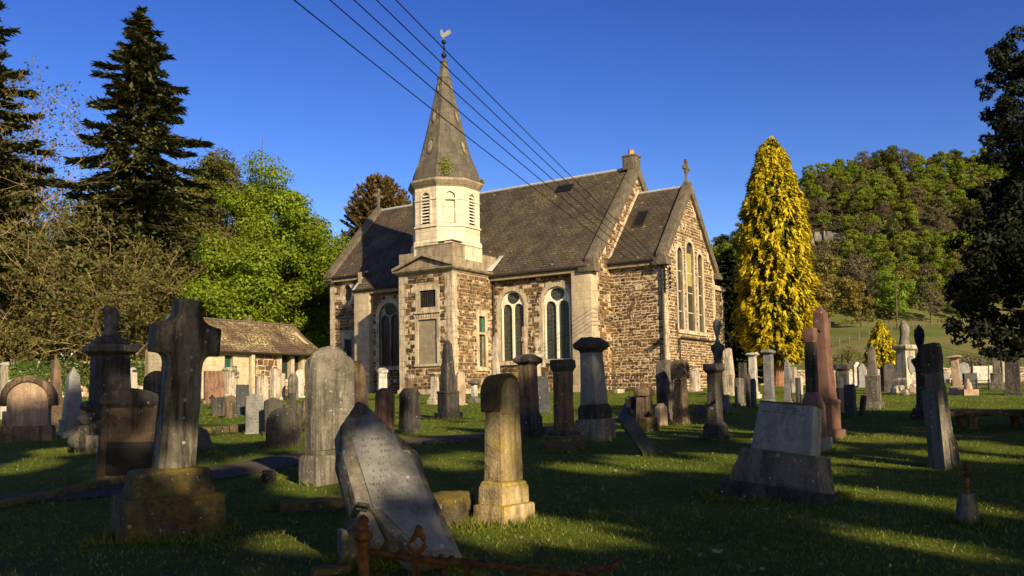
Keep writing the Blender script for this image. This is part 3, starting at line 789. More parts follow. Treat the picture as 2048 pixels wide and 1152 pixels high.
quoins(cw, 9.1, 5.43, -1, 1, -.5, 6.6, R, lg=.45, st=.30); quoins(cw, 9.1, 12.5, -1, -1, -.5, 6.6, R, lg=.4, st=.28)
part(cw, 'chancel_wall', [M['paleMortar']] + WM[1:])
for l_, gm in zip(lan, ('lancetglass', 'lancetglass', 'lancetglass')):
    g = MB(); z_ = max(p[1] for p in l_); g.poly([CG.pt(u, z, -.12) for u, z in l_])
    lw_ = part(g, 'lancet_window', M[gm])
    g = MB(); u0_, u1_ = l_[0][0], l_[1][0]
    for zz in (4.1, 5.15, 6.2): g.box(9.0, 9.02, 5.43 + u0_, 5.43 + u1_, zz, zz + .03)
    g.build('saddle_bar', M['tracery'], lw_)
    if z_ > 7.6:
        g = MB(); g.poly([CG.pt(u, z, -.105) for u, z in rect(u0_ + .02, u1_ - .02, 5.55, 7.3)]); g.build('boarding', M['yellowglass'], lw_)
cr_ = roof('chancel_roof', [(6.1, 5.14), (8.85, 5.14), (8.85, CRD), (6.1, CRD)], croof, M['chapelslates'])
roof('chancel_roof', [(8.85, CRD), (8.85, 12.8), (6.1, 12.8), (6.1, CRD)], lambda y: croof(2 * CRD - y), M['chapelslates'])
m_ = MB(); m_.tube([(6.1, CRD, 10.92), (8.85, CRD, 10.92)], .075, 8); m_.build('ridge', M['lead'], cr_)
m_ = MB()
y0_, y1_ = 6.95, 7.75
m_.mesh([(6.75, y0_, croof(y0_) + .07), (7.3, y0_, croof(y0_) + .07), (7.3, y1_, croof(y1_) + .07), (6.75, y1_, croof(y1_) + .07)], [(0, 1, 2, 3)], 0)
for q in (((6.70, y0_ - .05), (7.35, y0_ - .05), (7.35, y0_), (6.70, y0_)), ((6.70, y1_), (7.35, y1_), (7.35, y1_ + .05), (6.70, y1_ + .05)), ((6.70, y0_), (6.75, y0_), (6.75, y1_), (6.70, y1_)), ((7.3, y0_), (7.35, y0_), (7.35, y1_), (7.3, y1_))):
    m_.rings([[(a, b_, croof(b_) - .05) for a, b_ in q], [(a, b_, croof(b_) + .09) for a, b_ in q]], 1)
m_.build('skylight', [M['black'], M['gutter']], cr_)
eaves(6.12, 8.8, 5.12, croof(5.14) - .02)
for sd in (-1, 1):
    ya = 5.1 if sd < 0 else 2 * CRD - 5.1
    skew(8.80, 9.28, ya, croof(5.1) + .03, CRD, 10.95, .19, .42)
    k = MB(); yc = ya + (.2 if sd < 0 else -.2); k.box(8.65, 9.42, yc - .32, yc + .32, 6.25, 6.45); k.box(8.7, 9.36, yc - .28, yc + .28, 6.45, 6.62); part(k, 'kneeler', M['coping'], bevel=.02)
cross(9.0, CRD, 11.22, .85, True)
m_ = MB(); yy = 5.55
m_.mesh([(6.125, 5.43, croof(5.43) + .05), (6.125, CRD, 10.98), (6.125, CRD, 11.12), (6.125, 5.2, croof(5.2) + .15), (6.21, 5.43, croof(5.43) + .04), (6.21, CRD, 10.97), (6.21, CRD, 11.11), (6.21, 5.2, croof(5.2) + .14)], [(0, 1, 2, 3), (7, 6, 5, 4), (3, 2, 6, 7), (0, 4, 5, 1)]); part(m_, 'roof_fillet', M['cream'])
# vestry behind the chancel
v = MB(); VF = Fr((8.98, 12.45), (8.98, 14.25)); plate(v, VF, rect(0, 1.8, -.7, 5.7), m=0); rubble(v, VF, rect(0, 1.8, -.7, 5.7), [rect(1.45, 1.8, -1, 6)], R, h=(.13, .22), w=(.18, .4), m=1)
plate(v, Fr((8.98, 14.25), (6.1, 14.25)), rect(0, 2.88, -.7, 5.7), m=0)
quoins(v, 8.98, 14.25, -1, -1, -.5, 5.7, R, lg=.4, st=.28)
v.box(6.1, 9.12, 12.5, 14.4, 5.7, 5.95, 3)
part(v, 'vestry_wall', WM)
# pipes and fittings
d = MB(); d.tube([(9.02, 5.33, -.1), (9.02, 5.33, 6.3), (9.02, 5.14, 6.6)], .06, 8); part(d, 'downpipe', M['gutter'])
d = MB(); d.tube([(.12, 3.5, -.1), (.12, 3.5, 6.1), (.12, 3.25, 6.3)], .055, 8); part(d, 'downpipe', M['gutter'])
d = MB(); d.tube([(9.2, 6.98, .9), (9.2, 6.98, 2.62), (9.2, 7.08, 2.72), (9.2, 11.9, 2.72)], .04, 8); dp = part(d, 'service_pipe', M['gutter'])
d = MB(); d.tube([(9.2, 6.98, -.2), (9.2, 6.98, 1.3)], .05, 8); d.build('lower_pipe', M['tracery'], dp)
d = MB(); d.tube([(9.19, 6.75, 2.0), (9.19, 6.72, 5.6), (9.19, 6.3, 5.95), (9.15, 5.8, 6.0)], .018, 5); part(d, 'wall_cable', M['gutter'])
# iron bracket that takes the overhead cables, with its insulators
d = MB()
BR = [(9.1 + .35, 5.43 - .12, z) for z in (5.05, 5.28, 5.51, 5.74, 5.97)]
for b_ in BR:
    d.tube([(8.95, 5.38, b_[2]), b_], .022, 6); d.sphere((b_[0], b_[1], b_[2] + .06), .07, 8, 5, 1.2)
    d.tube([(9.2, 5.4, b_[2] - .2), (b_[0] - .05, b_[1], b_[2] - .02)], .012, 5)
d.tube([(9.15, 5.39, 4.9), (9.15, 5.39, 6.15)], .03, 6)
brk = part(d, 'cable_bracket', M['black'])
d = MB(); d.box(8.75, 9.0, 5.05, 5.28, 2.35, 2.5); d.tube([(8.95, 5.4, 2.3), (8.9, 5.2, 2.38)], .03, 6); d.box(8.5, 8.74, 5.08, 5.26, 2.3, 2.38); part(d, 'floodlight', M['black'])
def chw(x, y, z):
    c_, s_ = math.cos(CRZ), math.sin(CRZ); return Vector((CH.x + x * c_ - y * s_, CH.y + x * s_ + y * c_, CH.z + z))
# ------------------------------------------------------------------ light and sky
SUN_AZ, SUN_EL = math.atan2(.4772, -.8794), rad(24)
tow = Vector((math.sin(SUN_AZ) * math.cos(SUN_EL), math.cos(SUN_AZ) * math.cos(SUN_EL), math.sin(SUN_EL)))
ld = bpy.data.lights.new('sun', 'SUN'); ld.energy = 5.0; ld.angle = rad(.53); ld.color = (1, .79, .48)
lo = bpy.data.objects.new('sun', ld); COL.objects.link(lo); lo.rotation_euler = tow.to_track_quat('Z', 'Y').to_euler()
w = bpy.data.worlds.new('World'); sc.world = w; w.use_nodes = True
nt = w.node_tree; bg = nt.nodes['Background']
sky = nt.nodes.new('ShaderNodeTexSky'); sky.sky_type = 'NISHITA'; sky.sun_disc = False
sky.sun_elevation = SUN_EL; sky.sun_rotation = SUN_AZ; sky.air_density = 1.0; sky.dust_density = .6; sky.ozone_density = 2.2
hs = nt.nodes.new('ShaderNodeHueSaturation'); hs.inputs['Saturation'].default_value = 1.16; hs.inputs['Hue'].default_value = .521
gm = nt.nodes.new('ShaderNodeGamma'); gm.inputs['Gamma'].default_value = 1.45
nt.links.new(sky.outputs[0], gm.inputs['Color']); nt.links.new(gm.outputs[0], hs.inputs['Color']); nt.links.new(hs.outputs[0], bg.inputs['Color'])
bg.inputs['Strength'].default_value = .038
sc.view_settings.view_transform = 'Standard'; sc.view_settings.look = 'None'; sc.view_settings.exposure = .95; sc.view_settings.gamma = 1
sc.cycles.max_bounces = 6; sc.cycles.diffuse_bounces = 3; sc.cycles.transparent_max_bounces = 4

# ------------------------------------------------------------------ ground: one sheet to the horizon
def grass_mat():
    k = NT('lawn')
    p = k.pos()
    a = k.noise(.55, 6, .65); b = k.noise(7, 5, .7); c_ = k.noise(60, 3, .7)
    c = k.ramp(a, [(.3, (.062, .098, .009)), (.55, (.105, .142, .013)), (.75, (.17, .168, .026))])
    c = k.mix(.7, c, k.ramp(b, [(.3, .55), (.7, 1.35)]), 'MULTIPLY')
    c = k.mix(.6, c, k.ramp(c_, [(.3, .5), (.7, 1.4)]), 'MULTIPLY')
    # worn brown turf close to the camera on the left
    sp = k.add('ShaderNodeSeparateXYZ'); k.link(p, sp.inputs[0])
    near = k.ramp(k.math('DIVIDE', sp.outputs['Y'], 9.0), [(.45, 1.0), (.85, 0.0)])
    left = k.ramp(k.math('ADD', k.math('DIVIDE', sp.outputs['X'], 6.0), .6), [(.35, 1.0), (.75, 0.0)])
    wn = k.math('MULTIPLY', k.math('MULTIPLY', near, left), k.ramp(k.noise(1.6, 5), [(.35, .2), (.6, 1.0)]))
    c = k.mix(wn, c, k.mix(k.noise(14, 4), (.035, .026, .016), (.09, .07, .04)))
    # rough pasture and bare earth on the hill
    far = k.ramp(k.math('DIVIDE', sp.outputs['Y'], 200.0), [(.43, 0.0), (.46, 1.0)])
    fc = k.ramp(k.noise(.09, 5, .6), [(.35, (.075, .105, .018)), (.55, (.13, .13, .04)), (.72, (.17, .13, .07))])
    c = k.mix(far, c, fc)
    wood = k.ramp(k.math('DIVIDE', sp.outputs['Y'], 200.0), [(.78, 0.0), (.86, 1.0)])
    c = k.mix(wood, c, k.ramp(k.noise(.2, 5), [(.4, (.035, .026, .014)), (.65, (.05, .05, .018))]))
    k.color(c); k.b.inputs['Roughness'].default_value = .95; k.b.inputs['Specular IOR Level'].default_value = .1
    k.bump(k.math('ADD', k.noise(45, 4, .7), k.math('MULTIPLY', b, 1.5)), .9, .05)
    return k.mat
M['lawn'] = grass_mat()
ys = [-60, -40, -25, -15, -8, -4] + [i * .8 for i in range(-2, 28)] + [22 + i * 2 for i in range(0, 34)] + [90 + i * 6 for i in range(0, 45)] + [370, 420, 480, 560, 700, 900, 1200, 1600]
ts = [-14, -8, -5, -3.4, -2.4, -1.8, -1.4, -1.1, -.95] + [-.85 + i * .035 for i in range(0, 49)] + [.95, 1.1, 1.4, 1.8, 2.4, 3.4, 5, 8, 14]
gv = []; gf = []
for y in ys:
    for t in ts:
        x = t * max(8, abs(y) * .9 + 4)
        gv.append((x, y, gz(x, y)))
nt_ = len(ts)
for j in range(len(ys) - 1):
    for i in range(nt_ - 1): gf.append((j * nt_ + i, j * nt_ + i + 1, (j + 1) * nt_ + i + 1, (j + 1) * nt_ + i))
me = bpy.data.meshes.new('ground'); me.from_pydata(gv, [], gf); me.materials.append(M['lawn']); me.shade_smooth()
go = bpy.data.objects.new('ground', me); COL.objects.link(go); tag(go, kind='structure')

def np_mesh(name, V, F, mat, rnd=None, smooth=False):
    """V (n,3) float, F (m,k) int: one mesh with a per-face random value"""
    me = bpy.data.meshes.new(name)
    n, (m, k) = len(V), F.shape
    me.vertices.add(n); me.vertices.foreach_set('co', np.ascontiguousarray(V, dtype=np.float32).ravel())
    me.loops.add(m * k); me.loops.foreach_set('vertex_index', np.ascontiguousarray(F, dtype=np.int32).ravel())
    me.polygons.add(m); me.polygons.foreach_set('loop_start', np.arange(0, m * k, k, dtype=np.int32))
    if rnd is not None:
        a = me.attributes.new('rnd', 'FLOAT', 'FACE'); a.data.foreach_set('value', rnd.astype(np.float32))
    me.materials.append(mat); me.update(calc_edges=True); me.validate()
    return me
def link(name, me, parent=None, loc=None):
    o = bpy.data.objects.new(name, me); COL.objects.link(o)
    if parent: o.parent = parent
    if loc is not None: o.location = loc
    return o

# grass blades on the lawn in front
gr = np.random.default_rng(5)
def blades():
    P = []; hs_ = []
    for (d0, d1, dens) in ((2.6, 5, 1500), (5, 8, 800), (8, 12, 330), (12, 19, 110), (19, 30, 45), (30, 47, 22)):
        d = gr.uniform(d0, d1, 200000); x = gr.uniform(-.64, .64, 200000) * d
        n = int((d1 ** 2 - d0 ** 2) * .64 * dens)
        keep = gr.uniform(0, 1, 200000) < d / d1
        P.append(np.stack([x[keep][:n], d[keep][:n]], 1)); hs_.append(np.full(len(P[-1]), 1.0 if d1 < 20 else 1.5))
    P = np.concatenate(P); hs_ = np.concatenate(hs_)
    pn = np.array([noise.noise(Vector((p[0] * 1.1, p[1] * 1.1, 9))) for p in P])
    keep = gr.uniform(-.5, .5, len(P)) < pn * .7 + .38
    worn = (P[:, 1] < 6.5) & (P[:, 0] < -.9) & (gr.uniform(0, 1, len(P)) < .62)
    P = P[keep & ~worn]; hs_ = hs_[keep & ~worn]; n = len(P)
    z = np.array([gz(p[0], p[1]) for p in P])
    h = gr.uniform(.018, .042, n) * (1 + .5 * (gr.uniform(0, 1, n) > .96)) * hs_; wd = gr.uniform(.0025, .005, n) * (1 + P[:, 1] * .10)
    a = gr.uniform(0, 2 * np.pi, n); b = gr.uniform(0, 2 * np.pi, n); ln = gr.uniform(.2, .9, n) * h
    bx, by = np.cos(a) * wd, np.sin(a) * wd
    base = np.stack([P[:, 0], P[:, 1], z - .006], 1)
    v0 = base + np.stack([bx, by, 0 * z], 1); v1 = base - np.stack([bx, by, 0 * z], 1)
    v2 = base + np.stack([np.cos(b) * ln, np.sin(b) * ln, h], 1)
    V = np.stack([v0, v1, v2], 1).reshape(-1, 3); F = np.arange(n * 3).reshape(-1, 3)
    return V, F, gr.uniform(0, 1, n)
M['blade'] = leaf_mat('grass_blades', [(.055, .092, .009), (.095, .14, .013), (.14, .17, .018), (.22, .19, .06)], .3)
# gravel path that crosses behind the front stones, and its kerbs
def strip(name, pts, wd, mat, dz=.012, n=24):
    P = []
    for i in range(n + 1):
        t = i / n * (len(pts) - 1); k = min(int(t), len(pts) - 2); P.append(Vector(pts[k]).lerp(Vector(pts[k + 1]), t - k))
    mb = MB(); rows = []
    for i, p in enumerate(P):
        d = (P[min(i + 1, n)] - P[max(i - 1, 0)]).normalized(); s_ = Vector((-d.y, d.x))
        row = []
        for q in np.linspace(-1, 1, 7):
            ww = wd / 2 * (1 + .16 * noise.noise(Vector((p.x * .9, p.y * .9, q))))
            r_ = p + s_ * (q * ww); row.append((r_.x, r_.y, gz(r_.x, r_.y) + dz + .012 * (1 - abs(q))))
        rows.append(row)
    for i in range(n):
        for j in range(6): mb.poly([rows[i][j], rows[i + 1][j], rows[i + 1][j + 1], rows[i][j + 1]])
    return mb.build(name, mat)
M['gravel'] = plain('path_gravel', (.055, .042, .028), .95, 0, .75, 38.0, .9, (.13, .10, .065))
g2 = lambda px, py: tuple(ground(px, py)[:2])
tag(strip('path', [(-9.5, 8.0), g2(150, 990), g2(480, 940), g2(620, 912), g2(780, 886), g2(960, 872), g2(1120, 858), g2(1250, 835)], 1.0, M['gravel']), kind='structure')

# ------------------------------------------------------------------ mortuary cottage on the left
cp = at(402, 790, 44); cz_ = gz(cp.x, 47)
cot = empty('cottage', (cp.x, cp.y, cz_), rad(57), 'low stone cottage with lichen-spotted slate roof and green door, left of the church', 'cottage')
R2 = random.Random(3)
cm = MB(); CFr = Fr((0, 0), (8.0, 0))
holes = [rect(1.38, 1.91, -.1, 2.1), rect(5.2, 5.95, .9, 2.3), rect(6.2, 6.75, .9, 2.3)]
plate(cm, CFr, rect(0, 8, -.7, 2.45), [rect(1.38, 1.91, -.05, 2.1)] + holes[1:], depth=.4, m=0)
plate(cm, CFr, rect(0, 2.95, -.7, 2.45), [rect(1.38, 1.91, -.05, 2.1)], o=.05, depth=.1, m=2)
plate(cm, CFr, rect(1.2, 2.09, -.05, 2.28), [rect(1.38, 1.91, -.04, 2.1)], o=.08, depth=.1, m=3)
plate(cm, CFr, rect(5.0, 7.0, .72, .88), o=.06, depth=.1, m=3)
for u in (5.05, 5.97, 6.80): plate(cm, CFr, rect(u, u + .18, .88, 2.4), o=.05, depth=.4, m=3)
rubble(cm, CFr, rect(2.95, 8, -.7, 2.4), [rect(2.95, 3.25, -1, 3), rect(4.95, 7.1, .7, 3)], R2, h=(.2, .36), w=(.22, .5), gap=.045, jit=.04, m=1, pale=.03, bright=.12)
plate(cm, Fr((0, 4.6), (0, 0)), [(0, -.7), (4.6, -.7), (4.6, 2.45), (2.3, 4.1), (0, 2.45)], m=2)
plate(cm, Fr((8, 0), (8, 4.6)), [(0, -.7), (4.6, -.7), (4.6, 2.45), (2.3, 4.1), (0, 2.45)], m=0)
plate(cm, Fr((8, 4.6), (0, 4.6)), rect(0, 8, -.7, 2.45), m=0)
quoins(cm, 8, 0, -1, 1, -.5, 2.4, R2, m=3, lg=.4, st=.25)
cwall = cm.build('wall', [M['dimmortar'], M['rubble'], M['plaster'], M['cream']], cot)
cm = MB(); cm.box(1.39, 1.90, .12, .17, -.05, 2.09); dr = cm.build('door', M['timber'], cot)
cm = MB()
for i in range(4): cm.box(1.50 + i * .1, 1.505 + i * .1, .105, .12, 0, 2.05)
cm.sphere((1.46, .1, 1.0), .03, 8, 5); cm.build('door_boards', M['black'], dr)
cm = MB(); cm.poly([(5.2, .3, .9), (5.95, .3, .9), (5.95, .3, 2.3), (5.2, .3, 2.3)]); cm.poly([(6.2, .3, .9), (6.75, .3, .9), (6.75, .3, 2.3), (6.2, .3, 2.3)]); cm.build('window', M['glasspane'], cot)
cm = MB(); cm.box(2.93, 3.15, -.32, -.08, -.6, 2.35); cm.build('pillar', M['cream'], cot, bevel=.02)
cm = MB(); cm.tube([(3.28, -.12, -.3), (3.28, -.12, 2.3)], .05, 8); cm.build('downpipe', M['gutter'], cot)
def croof2(x0, x1, flip, yo=-.35, z0=2.33):
    mb = MB(); nx, ny = 28, 10; tv = []
    for j in range(ny + 1):
        for i in range(nx + 1):
            t = j / ny; y = lerp(yo, 2.3, t); z = lerp(z0, 4.15, t) - .10 * math.sin(math.pi * t) + .025 * noise.noise(Vector((i * .5, j * .5, 4)))
            tv.append((lerp(x0, x1, i / nx), 4.6 - y if flip else y, z))
    fs = [(j * (nx + 1) + i, j * (nx + 1) + i + 1, (j + 1) * (nx + 1) + i + 1, (j + 1) * (nx + 1) + i) for j in range(ny) for i in range(nx)]
    nb = len(tv); tv2 = [(x, y, z - .12) for x, y, z in tv]
    mb.mesh(tv + tv2, fs + [tuple(nb + q for q in reversed(f)) for f in fs] + [(i + 1, i, nb + i, nb + i + 1) for i in range(nx)] + [(j * (nx + 1), (j + 1) * (nx + 1), nb + (j + 1) * (nx + 1), nb + j * (nx + 1)) for j in range(ny)] + [((j + 1) * (nx + 1) + nx, j * (nx + 1) + nx, nb + j * (nx + 1) + nx, nb + (j + 1) * (nx + 1) + nx) for j in range(ny)])
    return mb.build('roof', M['shedslates'], cot, smooth=40)
rf = croof2(-.3, 8.35, False); croof2(-.3, 8.35, True)
cm = MB(); cm.tube([(-.3, 2.3, 4.17), (8.35, 2.3, 4.17)], .07, 6); cm.build('ridge', M['coping'], rf)
cm = MB(); cm.tube([(-.3, -.40, 2.26), (8.35, -.40, 2.26)], .06, 6); cm.build('gutter', M['gutter'], rf)
cm = MB(); cm.sq([(.3, 4.1), (.3, 4.42)], 4.9, 2.3); cm.build('ventilator', M['coping'], rf)
cm = MB()
cm.mesh([(-.34, -.3, 2.3), (-.34, 2.3, 4.15), (-.34, 2.3, 3.95), (-.34, -.3, 2.1)], [(0, 1, 2, 3)]); cm.build('bargeboard', M['greenframe'], rf)

# ------------------------------------------------------------------ boundary wall on the left, with ivy; far cemetery wall on the right
def rubble_wall(name, p0, p1, hgt, label, th=.45, seed=1, mort='dimmortar'):
    z = gz((p0[0] + p1[0]) / 2, (p0[1] + p1[1]) / 2)
    o = empty(name, (p0[0], p0[1], z), math.atan2(p1[1] - p0[1], p1[0] - p0[0]), label, 'wall')
    L = math.hypot(p1[0] - p0[0], p1[1] - p0[1]); mb = MB(); f = Fr((0, 0), (L, 0)); rg = random.Random(seed)
    mb.box(0, L, 0, th, -.6, hgt)
    rubble(mb, f, rect(0, L, -.4, hgt), [], rg, h=(.18, .34), w=(.25, .6), gap=.05, jit=.04, m=1, pale=.3, bright=.2, prot=(.02, .06))
    mb.build('masonry', [M[mort], M['rubble']], o)
    c = MB(); x = 0
    while x < L:
        w_ = rg.uniform(.3, .7); c.box(x, min(L, x + w_ - .03), -.08, th + .08, hgt + .003, hgt + rg.uniform(.10, .2)); x += w_
    c.build('coping', M['pale'], o)
    return o
lw0, lw1 = (-44, 54), (-17.5, 60)
rubble_wall('boundary_wall', lw0, lw1, 2.2, 'long rubble boundary wall under ivy beside the tangled wood', seed=4)
rubble_wall('boundary_wall', (14, 84), (52, 84), 1.35, 'low pale rubble wall at the far side of the graveyard below the field', seed=9)
# ------------------------------------------------------------------ trees
M['bark'] = plain('brown_bark', (.075, .055, .04), .95, 0, .5, 9.0, .8)
M['redbark'] = plain('red_brown_bark', (.20, .10, .055), .95, 0, .5, 9.0, .9)
M['twig'] = plain('ochre_twigs', (.23, .155, .08), .9, 0, .5, 5.0)
M['greytwig'] = plain('grey_brown_twigs', (.13, .10, .08), .9, 0, .4, 5.0)
LM = {
 'maple': leaf_mat('maple_leaves', [(.055, .10, .006), (.12, .185, .010), (.19, .25, .014), (.27, .29, .03)], .4),
 'olive': leaf_mat('young_olive_leaves', [(.075, .085, .014), (.12, .12, .02), (.16, .145, .03)], .4),
 'spruce': leaf_mat('spruce_needles', [(.018, .027, .012), (.036, .046, .017), (.062, .064, .024), (.10, .085, .036)], .1),
 'copper': leaf_mat('brown_green_fronds', [(.035, .030, .010), (.075, .052, .016), (.115, .07, .02)], .15),
 'gold': leaf_mat('golden_cypress_sprays', [(.05, .065, .008), (.29, .24, .009), (.47, .375, .012), (.60, .48, .022)], .3),
 'scrub': leaf_mat('thicket_leaves', [(.055, .065, .012), (.10, .105, .022), (.15, .135, .032)], .35),
 'ivy': leaf_mat('ivy_leaves', [(.022, .045, .008), (.05, .085, .012), (.10, .125, .03)], .2, .4),
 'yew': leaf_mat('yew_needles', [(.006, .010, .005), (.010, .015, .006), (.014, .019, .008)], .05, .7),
 'wooda': leaf_mat('wood_spring_leaves', [(.075, .115, .007), (.145, .19, .012), (.215, .25, .018)], .35),
 'woodb': leaf_mat('wood_bronze_leaves', [(.10, .085, .018), (.15, .12, .024), (.19, .15, .034)], .3),
 'woodc': leaf_mat('wood_dark_leaves', [(.03, .042, .008), (.056, .068, .010), (.09, .095, .016)], .2),
 'woodd': leaf_mat('wood_grey_twigs', [(.075, .062, .038), (.11, .09, .05), (.12, .105, .045)], .2),
 'shade': leaf_mat('summer_leaves', [(.025, .04, .008), (.04, .06, .012), (.055, .075, .016)], .2),
 'bright': leaf_mat('bright_spring_leaves', [(.10, .17, .014), (.15, .23, .018), (.20, .27, .028)], .4),
}
nr_ = np.random.default_rng(21)

def quads(C, N, S, asp=.6, rng=nr_, jitter=.5, along=None):
    """diamond leaves at C with rough normals N and length S (arrays); along = preferred long axis"""
    n = len(C)
    N = N + rng.normal(0, jitter, (n, 3)); N /= np.linalg.norm(N, axis=1, keepdims=True) + 1e-9
    A = rng.normal(0, 1, (n, 3)) if along is None else along + rng.normal(0, .25, (n, 3))
    A = A - (A * N).sum(1, keepdims=True) * N; A /= np.linalg.norm(A, axis=1, keepdims=True) + 1e-9
    B = np.cross(N, A); L = (S / 2)[:, None]; Wd = (S * asp / 2)[:, None]
    V = np.stack([C - A * L, C + B * Wd - A * L * .1, C + A * L, C - B * Wd - A * L * .1], 1).reshape(-1, 3)
    return V, np.arange(n * 4).reshape(-1, 4)

def clump_leaves(cl, per, size, rng, flat=.75, up=.5):
    """cl: list of (centre, radius). Leaves near each clump's shell."""
    Cs, Ns = [], []
    for c, r in cl:
        n = max(6, int(per * r * r)); d = rng.normal(0, 1, (n, 3)); d /= np.linalg.norm(d, axis=1, keepdims=True)
        rr = r * rng.uniform(.45, 1.08, (n, 1)) ** .7
        Cs.append(np.array(c) + d * rr * np.array([1, 1, flat])); Ns.append(d + np.array([0, 0, up]))
    C = np.concatenate(Cs); N = np.concatenate(Ns)
    S = rng.uniform(.6, 1.3, len(C)) * size
    return C, N, S

def limbs(mb, cl, H, r0, rng, n=14, base=0, wig=.3, clear=None):
    """trunk plus limbs reaching for the biggest clumps"""
    top = base + H * .62
    pts = [Vector((0, 0, -.3))] + [Vector((rng.uniform(-1, 1) * wig * k / 6, rng.uniform(-1, 1) * wig * k / 6, top * k / 6)) for k in range(1, 7)]
    mb.tube(pts, [r0 * 1.25] + [r0 * (1 - .13 * k) for k in range(1, 7)], 8)
    order = sorted(cl, key=lambda q: -q[1])[:n]
    for c, r in order:
        c = Vector(c); k = rng.randint(2, 5); s_ = pts[k]
        if c.z < s_.z: k = 2; s_ = pts[2]
        m = s_.lerp(c, .5) + Vector((rng.uniform(-.3, .3), rng.uniform(-.3, .3), rng.uniform(0, .5)))
        if clear and any(clear(s_.lerp(m, t)) or clear(m.lerp(c, t)) for t in (.1, .3, .5, .7, .9)): continue
        mb.tube([s_, m, c, c + (c - m) * .4], [r0 * .38, r0 * .25, r0 * .13, r0 * .03], 5)

def crown_clumps(rng, H, R_, base, n, rc, shape=1.0):
    cl = []
    for _ in range(n):
        while True:
            v = Vector((rng.uniform(-1, 1), rng.uniform(-1, 1), rng.uniform(-1, 1)))
            if .35 < v.length < 1: break
        v = v * (.8 + .25 * rng.random())
        zz = v.z; k = 1 - .35 * max(0, zz) * shape
        cl.append((((v.x * R_ * k), v.y * R_ * k, base + (H - base) * (.5 + zz * .46)), rc * rng.uniform(.6, 1.25)))
    return cl

def broad_mesh(seed, H, R_, base, n, rc, per, leaf, mat, flat=.7, r0=.25):
    rng = random.Random(seed); nr = np.random.default_rng(seed)
    cl = crown_clumps(rng, H, R_, base, n, rc)
    C, N, S = clump_leaves(cl, per, leaf, nr, flat)
    V, F = quads(C, N, S, .62, nr)
    rnd = np.clip(.5 + .2 * nr.normal(0, 1, len(F)), 0, 1)
    cm_ = np_mesh('crown', V, F, mat, rnd)
    tb = MB(); limbs(tb, cl, H, r0, rng)
    return cm_, tb

def plant(name, loc, cme, tb, label, cat='tree', group=None, rz=0, bark='bark', sc_=1):
    o = empty(name, loc, rz, label, cat, group); o.scale = (sc_,) * 3
    link('crown', cme, o)
    if tb: tb.build('trunk', M[bark], o)
    return o
def foot(px, dist):
    x = (px - 1024) / FPX * dist * 1.0; return Vector((x, dist, gz(x, dist) - .1))

# green trees between the spruce and the church
def tree_h(py, dist, loc): return at(1024, py, dist).z - loc.z
def greentree(px, dist, top, R_, base, n, rc, mat, label, seed, leaf=.24, per=120, name='maple_tree'):
    l = foot(px, dist); l.z = gz(l.x, l.y) - .1; H = at(px, top, dist).z - l.z
    cm_, tb = broad_mesh(seed, H, R_, base, n, rc, per, leaf, LM[mat], r0=.35)
    return plant(name, l, cm_, tb, label)
greentree(590, 64, 372, 5.2, .3, 120, 1.3, 'maple', 'bright green leafy maple rising right behind the cottage', 2, per=300)
greentree(520, 76, 300, 5.8, 1, 120, 1.5, 'maple', 'tall green maple with stray boughs against the sky behind the cottage', 3, per=240)
greentree(425, 82, 246, 5.6, 1, 120, 1.6, 'olive', 'yellow-olive tree in young leaf next to the dark spruce', 4, leaf=.26, per=230)
greentree(345, 80, 330, 4.6, 1, 70, 1.5, 'olive', 'olive-green leafy tree close behind the right boughs of the spruce', 13, per=120)
greentree(380, 70, 400, 4.2, .5, 70, 1.3, 'olive', 'olive-green leafy tree filling the gap right of the spruce trunk', 9, per=150)
greentree(180, 84, 350, 6, 0, 70, 1.8, 'scrub', 'broad olive tree deep in the wood left of the spruce', 10, leaf=.4)
greentree(40, 84, 300, 6, 0, 70, 1.8, 'scrub', 'broad olive tree deep in the wood at the left edge', 12, leaf=.4)
greentree(445, 60, 460, 3.9, .2, 60, 1.2, 'maple', 'low green maple left of the cottage roof', 5, per=280)
greentree(650, 74, 400, 3.4, .5, 46, 1.2, 'maple', 'narrow green tree against the left end of the church', 6, per=220)
for k, (px, d, tp) in enumerate(((640, 86, 560), (560, 92, 520), (470, 90, 520))):
    greentree(px, d, tp, 5, 0, 40, 1.8, 'woodc', ['dark leafy tree low in the gap left of the church', 'dark leafy tree behind the cottage ridge', 'dark leafy tree under the yellow-olive tree'][k], 40 + k, leaf=.4, per=80)

